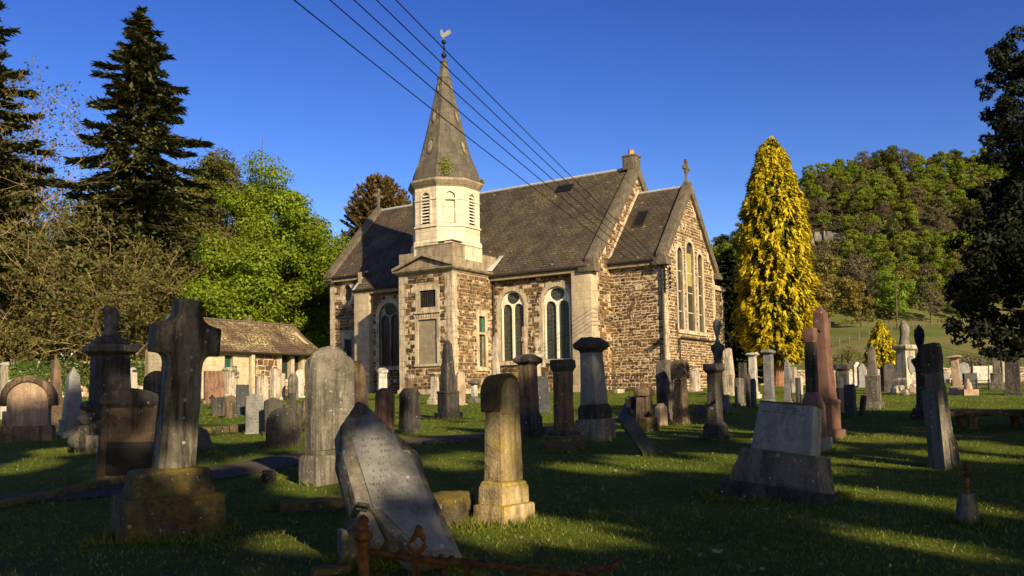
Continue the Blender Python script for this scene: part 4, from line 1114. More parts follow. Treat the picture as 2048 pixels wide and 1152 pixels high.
# conifers
def conifer_mesh(seed, H, R_, nwh, mat, droop=.35, base=.05, per=11, shape=.85, leaf=(.5, .9)):
    rng = random.Random(seed); nr = np.random.default_rng(seed)
    C, N, A, S = [], [], [], []; tb = MB()
    tb.tube([(0, 0, -.3), (0, 0, H * .5), (0, 0, H * .97)], [H * .017, H * .010, .03], 8)
    for k in range(nwh):
        t = k / (nwh - 1); z = H * lerp(base, .985, t ** .9); L0 = R_ * (1 - t) ** shape + .25
        nb = rng.randint(5, 7) if t < .9 else 4
        a0 = rng.uniform(0, 6.28)
        for b in range(nb):
            a = a0 + 6.283 * b / nb + rng.uniform(-.3, .3); L = L0 * rng.uniform(.55, 1.2)
            if rng.random() < .16: L *= .45
            if rng.random() < .10: L *= 1.25
            up = .25 * (t - .35)
            pts = []
            for q in range(6):
                s_ = q / 5; pts.append(Vector((math.cos(a) * L * s_, math.sin(a) * L * s_, z + L * (up * s_ - droop * s_ ** 1.6 + .22 * s_ ** 4))))
            tb.tube([pts[0], pts[2], pts[5]], [.05 * (1 - t) + .015, .03 * (1 - t) + .01, .006], 4)
            n = int(per * L * 2.2) + 6
            for _ in range(n):
                s_ = rng.uniform(.12, 1.0) ** .8; i = min(4, int(s_ * 5)); p = pts[i].lerp(pts[i + 1], s_ * 5 - i)
                side = rng.choice((-1, 1)); wd = (.18 + .34 * L * .3) * (1.15 - s_) * rng.uniform(.2, 1)
                tdir = Vector((-math.sin(a), math.cos(a), 0))
                c = p + tdir * side * wd + Vector((0, 0, -rng.uniform(0, .22) * (1 + L * .1)))
                C.append(c[:]); N.append((0, 0, 1)); d = (pts[i + 1] - pts[i]).normalized() + tdir * side * .7 + Vector((0, 0, -.35)); A.append(d[:]); S.append(rng.uniform(*leaf))
    C, N, A, S = map(np.array, (C, N, A, S))
    V, F = quads(C, N, S, .3, nr, .35, A)
    rnd = np.clip(.5 + .23 * nr.normal(0, 1, len(F)), 0, 1)
    return np_mesh('crown', V, F, mat, rnd), tb
def conifer(px, d, top, R_, nwh, mat, label, seed, bark='bark', **k):
    l = foot(px, d); H = at(px, top, d).z - l.z
    cm_, tb = conifer_mesh(seed, H, R_, nwh, LM[mat], **k)
    return plant('spruce_tree', l, cm_, tb, label, bark=bark)
conifer(276, 66, 8, 8.4, 46, 'spruce', 'tall dark spruce with drooping boughs above the tangled wood', 31, per=17, leaf=(.6, 1.2), shape=.72, droop=.45)
conifer(-75, 60, -190, 8.0, 38, 'spruce', 'dark spruce at the left edge of the photo with its top out of frame', 33, per=15, leaf=(.6, 1.2))
# monkey puzzle: a rounded crown of stiff upswept fronds
def puzzle():
    rng = random.Random(8); nr = np.random.default_rng(8); l = foot(760, 68); H = at(760, 350, 68).z - l.z; R_ = 3.1
    C, N, A, S = [], [], [], []; tb = MB(); tb.tube([(0, 0, -.3), (0, 0, H * .9)], [.35, .1], 8)
    for _ in range(520):
        u_ = rng.uniform(-.9, 1); a = rng.uniform(0, 6.28); q = math.sqrt(max(0, 1 - u_ * u_))
        e = Vector((math.cos(a) * q * R_, math.sin(a) * q * R_, H - 5.2 + u_ * 5.2)) * 1.0
        e = Vector((e.x * rng.uniform(.85, 1.05), e.y * rng.uniform(.85, 1.05), e.z))
        s_ = Vector((0, 0, e.z - .8 - .5 * rng.random())); m = s_.lerp(e, .5) + Vector((0, 0, -.45))
        tb.tube([s_, m, e], [.05, .04, .02], 4)
        for k in range(46):
            t = rng.uniform(.35, 1.02); p = s_.lerp(m, t * 2) if t < .5 else m.lerp(e, t * 2 - 1)
            d = (e - m).normalized(); off = Vector((rng.gauss(0, 1), rng.gauss(0, 1), rng.gauss(0, 1))); off = (off - off.dot(d) * d).normalized()
            C.append((p + off * .09)[:]); N.append(off[:]); A.append((d + off * .5)[:]); S.append(rng.uniform(.22, .4))
    C, N, A, S = map(np.array, (C, N, A, S)); V, F = quads(C, N, S, .5, nr, .4, A)
    plant('monkey_puzzle_tree', l, np_mesh('crown', V, F, LM['copper'], nr.uniform(0, 1, len(F))), tb, 'round dark brown-green monkey puzzle tree behind the left gable cross')
puzzle()

# golden cypress
def cypress(px, d, top, base_py, wl, label, seed, n=30000, size=.34, trunk=True, prof=None, name='golden_cypress_tree', bpy_=760):
    l = foot(px, d); H = at(px, top, d).z - l.z; zb = at(px, base_py, d).z - l.z
    nr = np.random.default_rng(seed); rng = random.Random(seed)
    prof = prof or [(0, .55), (.06, .80), (.15, .95), (.3, 1.0), (.5, .93), (.7, .76), (.85, .53), (.94, .33), (1, .05)]
    t = nr.uniform(0, 1, n); t = t ** .92; z = zb + (H - zb) * t
    Rr = np.array([interp(q, prof) for q in t]) * wl
    a = nr.uniform(0, 2 * np.pi, n)
    # the surface is broken into drooping tufts
    bump = np.array([noise.noise(Vector((math.cos(x) * 2.4 * q / wl * 1.6, math.sin(x) * 2.4 * q / wl * 1.6, zz * 1.15 / wl * 1.6))) for x, q, zz in zip(a, Rr, z)])
    bump2 = np.array([noise.noise(Vector((math.cos(x) * 6 * q / wl * 1.6, math.sin(x) * 6 * q / wl * 1.6, zz * 2.6 / wl * 1.6 + 5))) for x, q, zz in zip(a, Rr, z)])
    depth = nr.uniform(0, 1, n) ** 2.0
    r_ = Rr * (1 + .30 * bump + .26 * bump2 - .38 * depth)
    C = np.stack([np.cos(a) * r_, np.sin(a) * r_, z], 1)
    O = np.stack([np.cos(a), np.sin(a), np.zeros(n)], 1)
    N = O * .6 + np.array([0, 0, .8]); A = O * .75 + np.array([0, 0, -.55])
    S = nr.uniform(.4, 1.6, n) * size
    V, F = quads(C, N, S, .36, nr, .5, A)
    rnd = np.clip(.62 + .2 * nr.normal(0, 1, n), 0, 1)
    # the shaggy inner foliage is green, only the outer sprays are golden
    rnd = np.clip(rnd - .6 * (bump + bump2 < -.2) - .3 * (depth > .6), 0, 1)
    tb = None
    if trunk: tb = MB(); tb.tube([(0, 0, -.3), (.02, 0, zb * .5), (0, 0, zb * 1.2), (0, 0, H * .9)], [wl * .23, wl * .155, wl * .14, .03], 12)
    return plant(name, l, np_mesh('crown', V, F, LM['gold'], rnd), tb, label, bark='redbark')
cypress(1556, 50, 278, 728, 2.05, 'tall columnar golden cypress with a red-brown trunk beside the chancel', 61, n=46000, size=.32)
cypress(1763, 56, 642, 738, 1.0, 'small golden conifer bush in the graveyard before the field', 62, n=7000, size=.22, prof=[(0, .75), (.1, 1), (.3, .95), (.55, .72), (.8, .42), (1, .06)], trunk=True, name='golden_conifer_bush')
# dark conifers between the church and the cypress
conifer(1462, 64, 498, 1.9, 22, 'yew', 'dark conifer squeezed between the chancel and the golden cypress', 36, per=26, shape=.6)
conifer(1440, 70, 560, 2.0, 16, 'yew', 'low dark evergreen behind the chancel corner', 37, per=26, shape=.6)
conifer(1500, 74, 600, 2.2, 16, 'spruce', 'low dark evergreen behind the foot of the golden cypress', 38, per=22, shape=.6)

# bare and tangled trees of the wood on the left
def twig_tree(px, d, top, R_, label, seed, leafmat='scrub', leaves=6000, twmat='twig', name='tangled_tree', lean=0, lv=4, lsize=.26, br=(8, 6, 5), arch_=.0):
    rng = random.Random(seed); nr = np.random.default_rng(seed); l = foot(px, d); H = at(px, top, d).z - l.z
    tb = MB(); tips = []
    def grow(p, dr, L, r_, depth):
        pts = [p]; q = p.copy(); dd = dr.normalized()
        for k in range(4):
            dd = (dd + Vector((rng.gauss(0, .16), rng.gauss(0, .16), rng.gauss(0, .13) - arch_ * (.5 if depth > 0 else 0)))).normalized(); q = q + dd * L / 4; pts.append(q.copy())
        tb.tube(pts, [r_ * (1 - .19 * k) for k in range(5)], 3 if depth > 1 else 5)
        if depth >= 1: tips.extend(pts[2:])
        if depth < 3:
            nb = br[depth]
            for b in range(nb):
                t = rng.uniform(.25, 1); i = min(3, int(t * 4)); s_ = pts[i].lerp(pts[i + 1], t * 4 - i)
                ax = Vector((rng.gauss(0, 1), rng.gauss(0, 1), rng.gauss(.15, .6))).normalized()
                grow(s_, dd * .75 + ax * .9, L * rng.uniform(.42, .68), max(.013, r_ * .42), depth + 1)
    for k in range(lv):
        a = 6.283 * k / lv + rng.uniform(-.4, .4)
        grow(Vector((math.cos(a) * .25, math.sin(a) * .25, -.2)), Vector((math.cos(a) * R_ / H * .8, math.sin(a) * R_ / H * .8, .85)), H * .62 * rng.uniform(.75, 1.05), .13, 0)
    T = np.array([t[:] for t in tips])
    z_ok = T[:, 2] > .3; T = T[z_ok]
    sel = nr.integers(0, len(T), leaves); C = T[sel] + nr.normal(0, .22, (leaves, 3))
    V, F = quads(C, np.tile([0, -.3, .7], (leaves, 1)), nr.uniform(.5, 1.3, leaves) * lsize, .6, nr, .8)
    rnd = np.clip(.5 + .28 * nr.normal(0, 1, leaves), 0, 1)
    return plant(name, l, np_mesh('crown', V, F, LM[leafmat], rnd), tb, label, bark=twmat)
twig_tree(15, 64, 120, 4.4, 'brownish thin-leaved tree against the left edge of the wood', 71, leaves=17000, br=(9, 6, 4))
twig_tree(105, 72, 195, 4.0, 'bare grey-twigged tree showing against the sky left of the spruce', 72, leafmat='olive', leaves=900, twmat='greytwig', name='bare_tree', br=(9, 6, 5))
twig_tree(110, 62, 330, 4.2, 'tangled ochre-twigged tree with olive leaves left of the spruce foot', 73, leaves=12000, br=(9, 6, 4))
twig_tree(215, 61, 420, 4.0, 'arching ochre-twigged thicket tree below the spruce', 74, leaves=8000, arch_=.12, br=(9, 6, 4))
twig_tree(300, 61, 440, 3.6, 'pale-twigged thicket tree right of the spruce foot', 75, leaves=9000, arch_=.06, br=(9, 6, 4))
twig_tree(355, 72, 395, 3.2, 'thin brown-budded tree between the spruce and the maples', 76, leafmat='olive', leaves=6000)
twig_tree(30, 60, 500, 3.4, 'dense ochre thicket bush low at the left edge', 77, leaves=6000, arch_=.16, br=(10, 6, 4))
def bush(px, d, top, R_, label, seed, mat='woodc', leaf=.26, n=30, per=110, name='evergreen_shrub'):
    l = foot(px, d); H = at(px, top, d).z - l.z
    cm_, tb = broad_mesh(seed, H, R_, 0, n, .9, per, leaf, LM[mat], r0=.12)
    return plant(name, l, cm_, tb, label, 'shrub')
bush(60, 78, 350, 5.5, 'dark evergreen mass deep in the wood at the left edge', 81, leaf=.4, n=46, per=60)
bush(190, 80, 380, 5.5, 'dark evergreen mass deep in the wood left of the spruce trunk', 82, leaf=.4, n=46, per=60)
bush(320, 78, 440, 4.6, 'dark evergreen mass deep in the wood right of the spruce trunk', 83, leaf=.4, n=46, per=60)
bush(150, 66, 560, 3.0, 'green-leaved shrub over the ivy wall, far left', 84, 'scrub', per=120)
bush(320, 64, 590, 2.6, 'green-leaved shrub over the ivy wall, near the stone cross', 85, 'maple', per=120)
bush(245, 66, 580, 2.6, 'olive shrub over the ivy wall between two green shrubs', 87, 'scrub', per=120)
bush(20, 63, 420, 2.8, 'dark green shrub with pale blossom spots at the left edge', 86, 'ivy', per=120)
# ivy over the boundary wall
def ivy():
    nr = np.random.default_rng(4); n = 17000
    u = nr.uniform(0, 1, n); p0, p1 = np.array(lw0), np.array(lw1); d = (p1 - p0) / np.linalg.norm(p1 - p0); nrm = np.array([d[1], -d[0]])
    base = p0 + u[:, None] * (p1 - p0); h = nr.uniform(.0, 1, n) ** .7
    hh = np.array([1.5 + 1.5 * noise.noise(Vector((x * 22, 3, 0))) for x in u]); z = 2.45 - h * hh + nr.normal(0, .06, n)
    o = nr.uniform(.02, .3, n) * (1 - .3 * h)
    C = np.stack([base[:, 0] + nrm[0] * o, base[:, 1] + nrm[1] * o, z + np.array([gz(*b) for b in base])], 1)
    V, F = quads(C, np.tile([nrm[0], nrm[1], .5], (n, 1)), nr.uniform(.1, .22, n), .8, nr, .5)
    tag(link('ivy', np_mesh('ivy', V, F, LM['ivy'], nr.uniform(0, 1, n))), 'green ivy hanging over the top of the left boundary wall', 'ivy', kind='stuff')
ivy()

# plants growing on the spire
for (x, y, z, r_, lb, sd) in ((AX + .95, AY - 1.25, 11.2, .62, 'leafy green shrub sprouting from the foot of the stone spire', 91), (AX + 1.75, AY + .9, 11.1, .2, 'tiny plant on the right edge of the spire cornice', 92)):
    nr = np.random.default_rng(sd); n = int(2400 * r_ * r_) + 80; p = chw(x, y, z)
    o = empty('wall_plant', p, 0, lb, 'plant')
    d = nr.normal(0, 1, (n, 3)); d /= np.linalg.norm(d, axis=1, keepdims=True); C = d * nr.uniform(.1, 1, (n, 1)) * np.array([r_ * .75, r_ * .75, r_]) + np.array([0, 0, r_ * .8])
    V, F = quads(C, d, nr.uniform(.06, .15, n), .5, nr); link('foliage', np_mesh('foliage', V, F, LM['maple'], nr.uniform(.3, 1, n)), o)
    t = MB()
    for k in range(14):
        a = RNG.uniform(0, 6.28); t.tube([(0, 0, -.15), (math.cos(a) * r_ * .3, math.sin(a) * r_ * .3, r_ * .8), (math.cos(a) * r_ * .6, math.sin(a) * r_ * .6, r_ * 1.5)], [.02, .012, .004], 4)
    t.build('stem', M['twig'], o)

# ------------------------------------------------------------------ wooded hill: each tree an object, a few shared meshes
wood_src = []
for k, (mat, lb, H, R_, n, per, leaf) in enumerate((
    ('wooda', 'fresh green broadleaf tree in the wood on the far hill', 11, 4.2, 30, 55, .62), ('wooda', 'fresh green broadleaf tree in the wood on the far hill', 9, 3.7, 24, 60, .6),
    ('woodb', 'bronze-brown tree in young leaf in the wood on the far hill', 10, 3.8, 26, 55, .6), ('woodc', 'dark green round-headed tree in the wood on the far hill', 11, 4.0, 30, 55, .62),
    ('woodd', 'grey-brown half-bare tree in the wood on the far hill', 10, 3.6, 24, 45, .5), ('woodc', 'dark green round-headed tree in the wood on the far hill', 12, 3.0, 26, 60, .6),
    ('bright', 'vivid yellow-green tree at the edge of the wood on the far hill', 9.5, 3.8, 30, 70, .5), ('wooda', 'fresh green broadleaf tree in the wood on the far hill', 12, 3.4, 26, 60, .6))):
    cm_, tb = broad_mesh(200 + k, H, R_, 1.2, int(n * 1.3), 1.15, per * 2, leaf * .72, LM[mat], r0=.2, flat=.6)
    wood_src.append((cm_, tb.build('trunk', M['bark']), lb, H))
RH = random.Random(77)
spots = []
tries = 0
while len(spots) < 292 and tries < 16000:
    tries += 1
    d = RH.uniform(158, 290); t = RH.uniform(.235, .575)
    if 205 < d < 235 and .44 < t < .475 and RH.random() < .85: continue
    x = t * d
    if any((x - a) ** 2 + (d - b) ** 2 < (4.6 if b < 200 else 5.5) ** 2 for a, b in spots): continue
    spots.append((x, d))
spots = [(x, d) for x, d in spots if not (d < 222 and d > 196 and abs(x / d - .362) < .016)]
used = set()
for x, d in sorted(spots, key=lambda q: q[1]):
    k = RH.choice((0, 0, 1, 1, 0, 3, 1, 5, 3, 7, 7, 2, 4)) if d > 175 else RH.choice((0, 2, 2, 4, 3, 7))
    cme, tro, lb, H = wood_src[k]
    o = empty('hillside_tree', (x, d, gz(x, d) - .4), RH.uniform(0, 6.28), lb, 'tree', 'wood on the far hillside')
    s_ = RH.uniform(.5, .88); o.scale = (s_ * RH.uniform(.85, 1.15), s_ * RH.uniform(.85, 1.15), s_)
    link('crown', cme, o)
    if k in used: tr2 = tro.copy(); COL.objects.link(tr2)
    else: tr2 = tro; used.add(k)
    tr2.parent = o
for k in range(len(wood_src)):
    if k not in used and k != 6: bpy.data.objects.remove(wood_src[k][1])
# scrub and saplings that cover the slope between the trees
nr = np.random.default_rng(88); n = 60000
d = nr.uniform(150, 285, n); t = nr.uniform(.2, .6, n); X = t * d
pn = np.array([noise.noise(Vector((a * .12, b * .12, 2))) for a, b in zip(X, d)]); ok = pn > -.12 + .3 * ((d > 205) & (d < 232) & (t > .44) & (t < .475)); X, d, pn = X[ok], d[ok], pn[ok]; n = len(X)
Z = np.array([gz(a, b) for a, b in zip(X, d)]) + nr.uniform(0, 1, n) ** 1.5 * (1.2 + 3.2 * np.clip(pn + .1, 0, .6))
V, F = quads(np.stack([X, d, Z], 1), np.tile([0, -.5, .8], (n, 1)), nr.uniform(.35, .8, n), .65, nr, .6)
tag(link('undergrowth', np_mesh('undergrowth', V, F, LM['scrub'], np.clip(.45 + .5 * pn + .2 * nr.normal(0, 1, n), 0, 1))), 'scrubby undergrowth between the trees on the far hillside', 'undergrowth', kind='stuff')
# the trees along the foot of the wood that can be told apart
def woodtree(px, d, top, k, label, sx=1):
    cme, tro, lb, H = wood_src[k]; x = (px - 1024) / FPX * d; z = gz(x, d) - .3
    s_ = (at(px, top, d).z - z) / H
    o = empty('woodland_tree', (x, d, z), RH.uniform(0, 6), label, 'tree'); o.scale = (s_ * sx, s_ * sx, s_)
    link('crown', cme, o); 
    if k == 6 and 6 not in used: tro.parent = o; used.add(6)
    else: tr2 = tro.copy(); COL.objects.link(tr2); tr2.parent = o
woodtree(1790, 152, 530, 6, 'vivid yellow-green tree above the field at the foot of the hill', 1.1)
woodtree(1660, 146, 505, 2, 'broad bronze tree with grey trunk at the foot of the hill', 1.05)
woodtree(1725, 145, 560, 2, 'narrow bronze tree above the small golden bush', .75)
woodtree(1865, 150, 560, 4, 'half-bare brown tree at the field edge left of the yew', 1.0)
woodtree(1620, 150, 600, 0, 'green tree low at the field edge right of the golden cypress', .9)
woodtree(1910, 152, 600, 3, 'dark tree at the field edge behind the yew', .9)
woodtree(1965, 152, 560, 3, 'dark tree at the field edge at the right border', 1.0)
woodtree(1830, 158, 590, 3, 'dark round tree behind the vivid yellow-green tree', .9)
woodtree(1750, 158, 590, 3, 'dark round tree between the bronze tree and the yellow-green tree', .9)
woodtree(1950, 185, 505, 6, 'vivid yellow-green tree half hidden by the yew', .8)
woodtree(1600, 190, 470, 3, 'dark tree on the slope right of the golden cypress')
# rocky outcrop on the hill
rk = MB()
p = at(1662, 440, 214); p.z = gz(p.x, p.y)
for k in range(16):
    c = (RH.uniform(-6, 6), RH.uniform(-1.5, 1.5), RH.uniform(-1.6, 1.4)); a_ = RH.uniform(.7, 1.6); rk.rings([[(c[0] + a_ * f * math.cos(t + k) * RH.uniform(.7, 1.2), c[1] + a_ * f * math.sin(t + k), c[2] + h) for t in (0, 1.3, 2.5, 3.9, 5.1)] for f, h in ((.9, 0), (1, 1.2), (.55, 2.4))])
ro = rk.build('rock_outcrop', M['fallen'], rough=.5, cut=.8, seed=3); ro.location = p; tag(ro, 'pale rock face showing through the trees on the hill', 'rock')

# shrubs and fence of the field
for k, (px, d, top, R_, mt, lb) in enumerate(((1700, 92, 690, 2.2, 'scrub', 'low scrubby bush at the foot of the field left of the golden bush'), (1650, 98, 690, 1.8, 'scrub', 'low brown-green bush at the field edge behind the red obelisk'), (1930, 90, 705, 1.6, 'woodd', 'bare brown bush by the far graveyard wall'), (1985, 92, 700, 1.6, 'scrub', 'green bush by the far graveyard wall below the yew'))):
    bush(px, d, top, R_, lb, 120 + k, mt, leaf=.2, n=16, per=90, name='field_bush')
def fence(pts, n, label):
    o = empty('wire_fence', at(*pts[0]), 0, label, 'fence'); o.location = (0, 0, 0)
    P = []
    for k in range(n):
        t = k / (n - 1) * (len(pts) - 1); i = min(int(t), len(pts) - 2)
        a, b = pts[i], pts[i + 1]; px = lerp(a[0], b[0], t - i); d = lerp(a[2], b[2], t - i); x = (px - 1024) / FPX * d
        z = gz(x, d); P.append(Vector((x, d, z)))
        q = MB(); q.frustum(x, d, .12, .12, .10, .10, z - .2, z + 1.15); q.build('post', M['greytwig'], o)
    q = MB()
    for a, b in zip(P, P[1:]):
        for h in (.4, .8, 1.15): q.tube([a + Vector((0, 0, h)), b + Vector((0, 0, h))], .02, 4)
    q.build('wire', M['gutter'], o)
fence([(1640, 0, 118), (1740, 0, 132), (1850, 0, 143), (1930, 0, 146)], 16, 'thin post and wire fence along the top of the field')
fence([(1880, 0, 112), (1990, 0, 100), (2060, 0, 96)], 9, 'thin post and wire fence crossing the field behind the tall slab')
x_ = (1797 - 1024) / FPX * 140; q = MB(); q.tube([(0, 0, -.3), (0, 0, 7.6)], [.14, .1], 8); q.box(-.5, .5, -.05, .05, 7.0, 7.12)
po = q.build('telegraph_pole', M['bark']); po.location = (x_, 140, gz(x_, 140)); tag(po, 'thin timber pole standing on the field before the wood', 'pole')

# ------------------------------------------------------------------ dark yew on the right
def yew():
    rng = random.Random(15); nr = np.random.default_rng(15)
    l = Vector((11.2, 14.2, gz(11.2, 14.2) - .1)); cl = []
    edge = [(1988, 130, 40), (1985, 165, 45), (2030, 125, 60), (1978, 210, 38), (1990, 255, 50), (1972, 265, 28), (1992, 320, 50), (1984, 372, 48), (1965, 420, 55), (1950, 470, 55), (1935, 515, 60), (1922, 560, 50), (1915, 610, 52), (1930, 650, 50), (1965, 670, 40), (1992, 690, 28), (2020, 670, 40), (2045, 640, 60), (1996, 455, 75), (2000, 560, 90), (2035, 250, 60), (2030, 350, 80), (2040, 480, 90), (2040, 190, 60), (1904, 585, 30), (2060, 110, 70), (1975, 120, 22), (2012, 705, 16)]
    for px, py, r_ in edge:
        for k in range(3):
            d = rng.uniform(12.6, 15.6); p = at(px + 26 + rng.uniform(-.4, .3) * r_, py + rng.uniform(-.3, .3) * r_, d)
            cl.append(((p + Vector((.12, 0, 0)) - l)[:], r_ * .55 / FPX * d))
    for px, py, r_ in edge:
        for k in range(7):
            d = rng.uniform(13, 15); a = rng.uniform(0, 6.28); p = at(px + 22 + math.cos(a) * r_ * .9, py + math.sin(a) * r_ * .9, d); cl.append(((p - l)[:], r_ * .22 / FPX * d + .04))
    body = []
    for _ in range(300):
        z = rng.uniform(1.9, 7.3); a = rng.uniform(0, 6.283); rr = interp(z, [(1.9, 2.7), (3, 3.7), (4, 3.4), (5, 3.0), (6.4, 2.6), (7.4, 1.0)]) * rng.uniform(.2, 1) ** .5 - .3
        if math.cos(a) < .1 and math.sin(a) > -.15: rr *= .72
        body.append(((math.cos(a) * rr, math.sin(a) * rr, z), rng.uniform(.4, .7)))
    for _ in range(120):
        v = Vector((rng.uniform(-1, 1), rng.uniform(-1, 1), rng.uniform(-1, 1)))
        if v.length < 1: cl.append(((v.x * 2.2 + .6, v.y * 2.4, 4.3 + v.z * 2.2), rng.uniform(.35, .6)))
    C, N, S = clump_leaves(cl, 4000, .105, nr, .75, .2)
    C2, N2, S2 = clump_leaves(body, 1300, .15, nr, .75, .2); C, N, S = np.concatenate([C, C2]), np.concatenate([N, N2]), np.concatenate([S, S2])
    V, F = quads(C, N, S, .36, nr, .6)
    tb = MB(); limbs(tb, cl, 8, .42, rng, 22)
    for px, py, r_ in edge[:14]:
        p = at(px + 6, py + 4, 14) - l; tb.tube([Vector((0, 0, p.z * .75)), Vector((p.x * .5, p.y * .5, p.z * .93)), p], [.07, .035, .01], 5)
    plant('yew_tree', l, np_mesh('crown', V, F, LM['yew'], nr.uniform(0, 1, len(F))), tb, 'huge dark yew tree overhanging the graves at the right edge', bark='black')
yew()

# ------------------------------------------------------------------ the trees behind the viewer, whose shade lies over the front of the graveyard
SHADE = [(-6, -13, 17.5, 4.6), (1.5, -10, 16.8, 4.4), (8, -14, 19.0, 5.0), (15, -11, 17.2, 4.8), (22, -13, 18.0, 5.0), (29, -10, 16.5, 4.8), (36, -8, 16.0, 4.8), (-14, -9, 15.2, 4.4), (43, -5, 15.5, 4.6), (3, -20, 20.5, 4.8), (19, -21, 21, 5)]
# gaps cut in their leaves so sun falls on chosen spots: (photo x, photo y, distance or None for the lawn, half width of the gap)
GAPS = [(1000, 985, 7.0, .27), (1008, 1025, 7.0, .24), (1085, 1062, None, .36), (995, 860, 7.2, .09), (760, 945, 6.0, .13), (685, 790, 10.4, .24), (372, 880, 6.85, .13), (60, 800, 18.3, .5), (150, 770, 19, .3), (1440, 852, None, .5), (1500, 848, None, .5), (1560, 846, None, .5), (1640, 850, None, .55), (1390, 846, None, .45), (1330, 855, None, .3), (1700, 842, None, .5), (1780, 850, None, .45), (960, 850, None, .6), (1060, 835, None, .6), (1130, 838, None, .5), (840, 845, None, .6), (700, 850, None, .5), (640, 872, None, .5), (560, 880, None, .4), (440, 880, None, .4),
 (1365, 830, 17.5, .3), (620, 985, None, .2), (760, 850, 20, .3), (870, 865, None, .5), (800, 880, None, .4), (900, 930, None, .3), (120, 905, None, .35), (40, 935, None, .3), (1180, 940, None, .3), (1750, 990, None, .3), (1850, 1000, None, .25), (1700, 880, None, .45), (1780, 925, None, .3), (1820, 1085, None, .22), (1960, 1020, None, .2), (600, 1085, None, .16), (1655, 690, 13, .12), (870, 780, 21, .35), (1290, 830, 17, .3)]
BEAMS = []
for px, py, dist, hw_ in GAPS:
    p = ground(px, py) + Vector((0, 0, .05)) if dist is None else at(px, py, dist)
    BEAMS.append((np.array(p[:]), hw_))
RB = random.Random(12)
for _ in range(34):
    d = RB.uniform(11, 27); x = RB.uniform(-.55, .6) * d; BEAMS.append((np.array((x, d, gz(x, d))), RB.uniform(.2, .5)))  # more gaps cut at random to dapple the lawn with sun
tw_ = np.array(tow[:])
for k, (x, y, H, R_) in enumerate(SHADE):
    H += 2.3; rng = random.Random(300 + k); nr = np.random.default_rng(300 + k)
    cl = crown_clumps(rng, H, R_, 2.2, 84, 1.55, .4); C, N, S = clump_leaves(cl, 36, .62, nr, .7)
    loc = np.array((x, y, gz(x, y) - .1)); keep = np.ones(len(C), bool)
    for p, hw_ in BEAMS:
        q = C + loc - p; al = q @ tw_; r_ = np.linalg.norm(q - al[:, None] * tw_, axis=1); keep &= r_ > hw_ + .16
    V, F = quads(C[keep], N[keep], S[keep], .62, nr)
    def clear(v):
        for p, hw_ in BEAMS:
            q = np.array(v[:]) + loc - p
            if np.linalg.norm(q - (q @ tw_) * tw_) < hw_ + .1: return True
        return False
    tb = MB(); limbs(tb, cl, H, .3, rng, 10, clear=clear)
    plant('shade_tree', loc, np_mesh('crown', V, F, LM['shade'], nr.uniform(0, 1, len(F))), tb, 'tall leafy tree behind the viewer that shades the front graves', group='trees behind the viewer')
# ------------------------------------------------------------------ gravestones
SEED = [0]; STONES = []
def top_outline(W, H, top, z0=0):
    h = W / 2
    L = [(-h, z0), (h, z0)]
    if top == 'flat': return L + [(h, H), (-h, H)]
    if top == 'round': n = 14; return L + [(h * math.cos(math.pi * i / n), H - h + h * math.sin(math.pi * i / n)) for i in range(n + 1)]
    if top == 'segment': n = 10; r = h * .45; return L + [(h * math.cos(math.pi * i / n), H - r + r * math.sin(math.pi * i / n)) for i in range(n + 1)]
    if top == 'gable': return L + [(h, H - h * .75), (0, H), (-h, H - h * .75)]
    if top == 'low': return L + [(h, H - h * .4), (0, H), (-h, H - h * .4)]
    if top == 'chamfer': return L + [(h, H - h * .55), (h * .5, H), (-h * .5, H), (-h, H - h * .55)]
    if top == 'shoulder': n = 10; r = h * .68; return L + [(h, H - r - .02), (h * .86, H - r), (r, H - r)] + [(r * math.cos(math.pi * i / n), H - r + r * math.sin(math.pi * i / n)) for i in range(1, n)] + [(-r, H - r), (-h * .86, H - r), (-h, H - r - .02)]
    if top == 'gothic': 
        n = 7; A = [(h - (h * 1.0) * (1 - math.cos(math.pi / 2 * i / n)), H - h * 1.35 + h * 1.35 * math.sin(math.pi / 2 * i / n)) for i in range(n + 1)]
        return L + A + [(-x, z) for x, z in A[-2::-1]]
    if top == 'stepped': return L + [(h, H * .62), (h * .35, H * .62), (h * .35, H), (-h * .35, H), (-h * .35, H * .62), (-h, H * .62)]

def bld(mb, name, mat, o, far, rough=.008, bevel=.012, cut=.09):
    SEED[0] += 1
    if far > 24: return mb.build(name, mat, o, bevel=.014, seg=1)
    return mb.build(name, mat, o, bevel=bevel, rough=rough * 1.5, cut=cut * max(1, far / 9), seed=SEED[0])

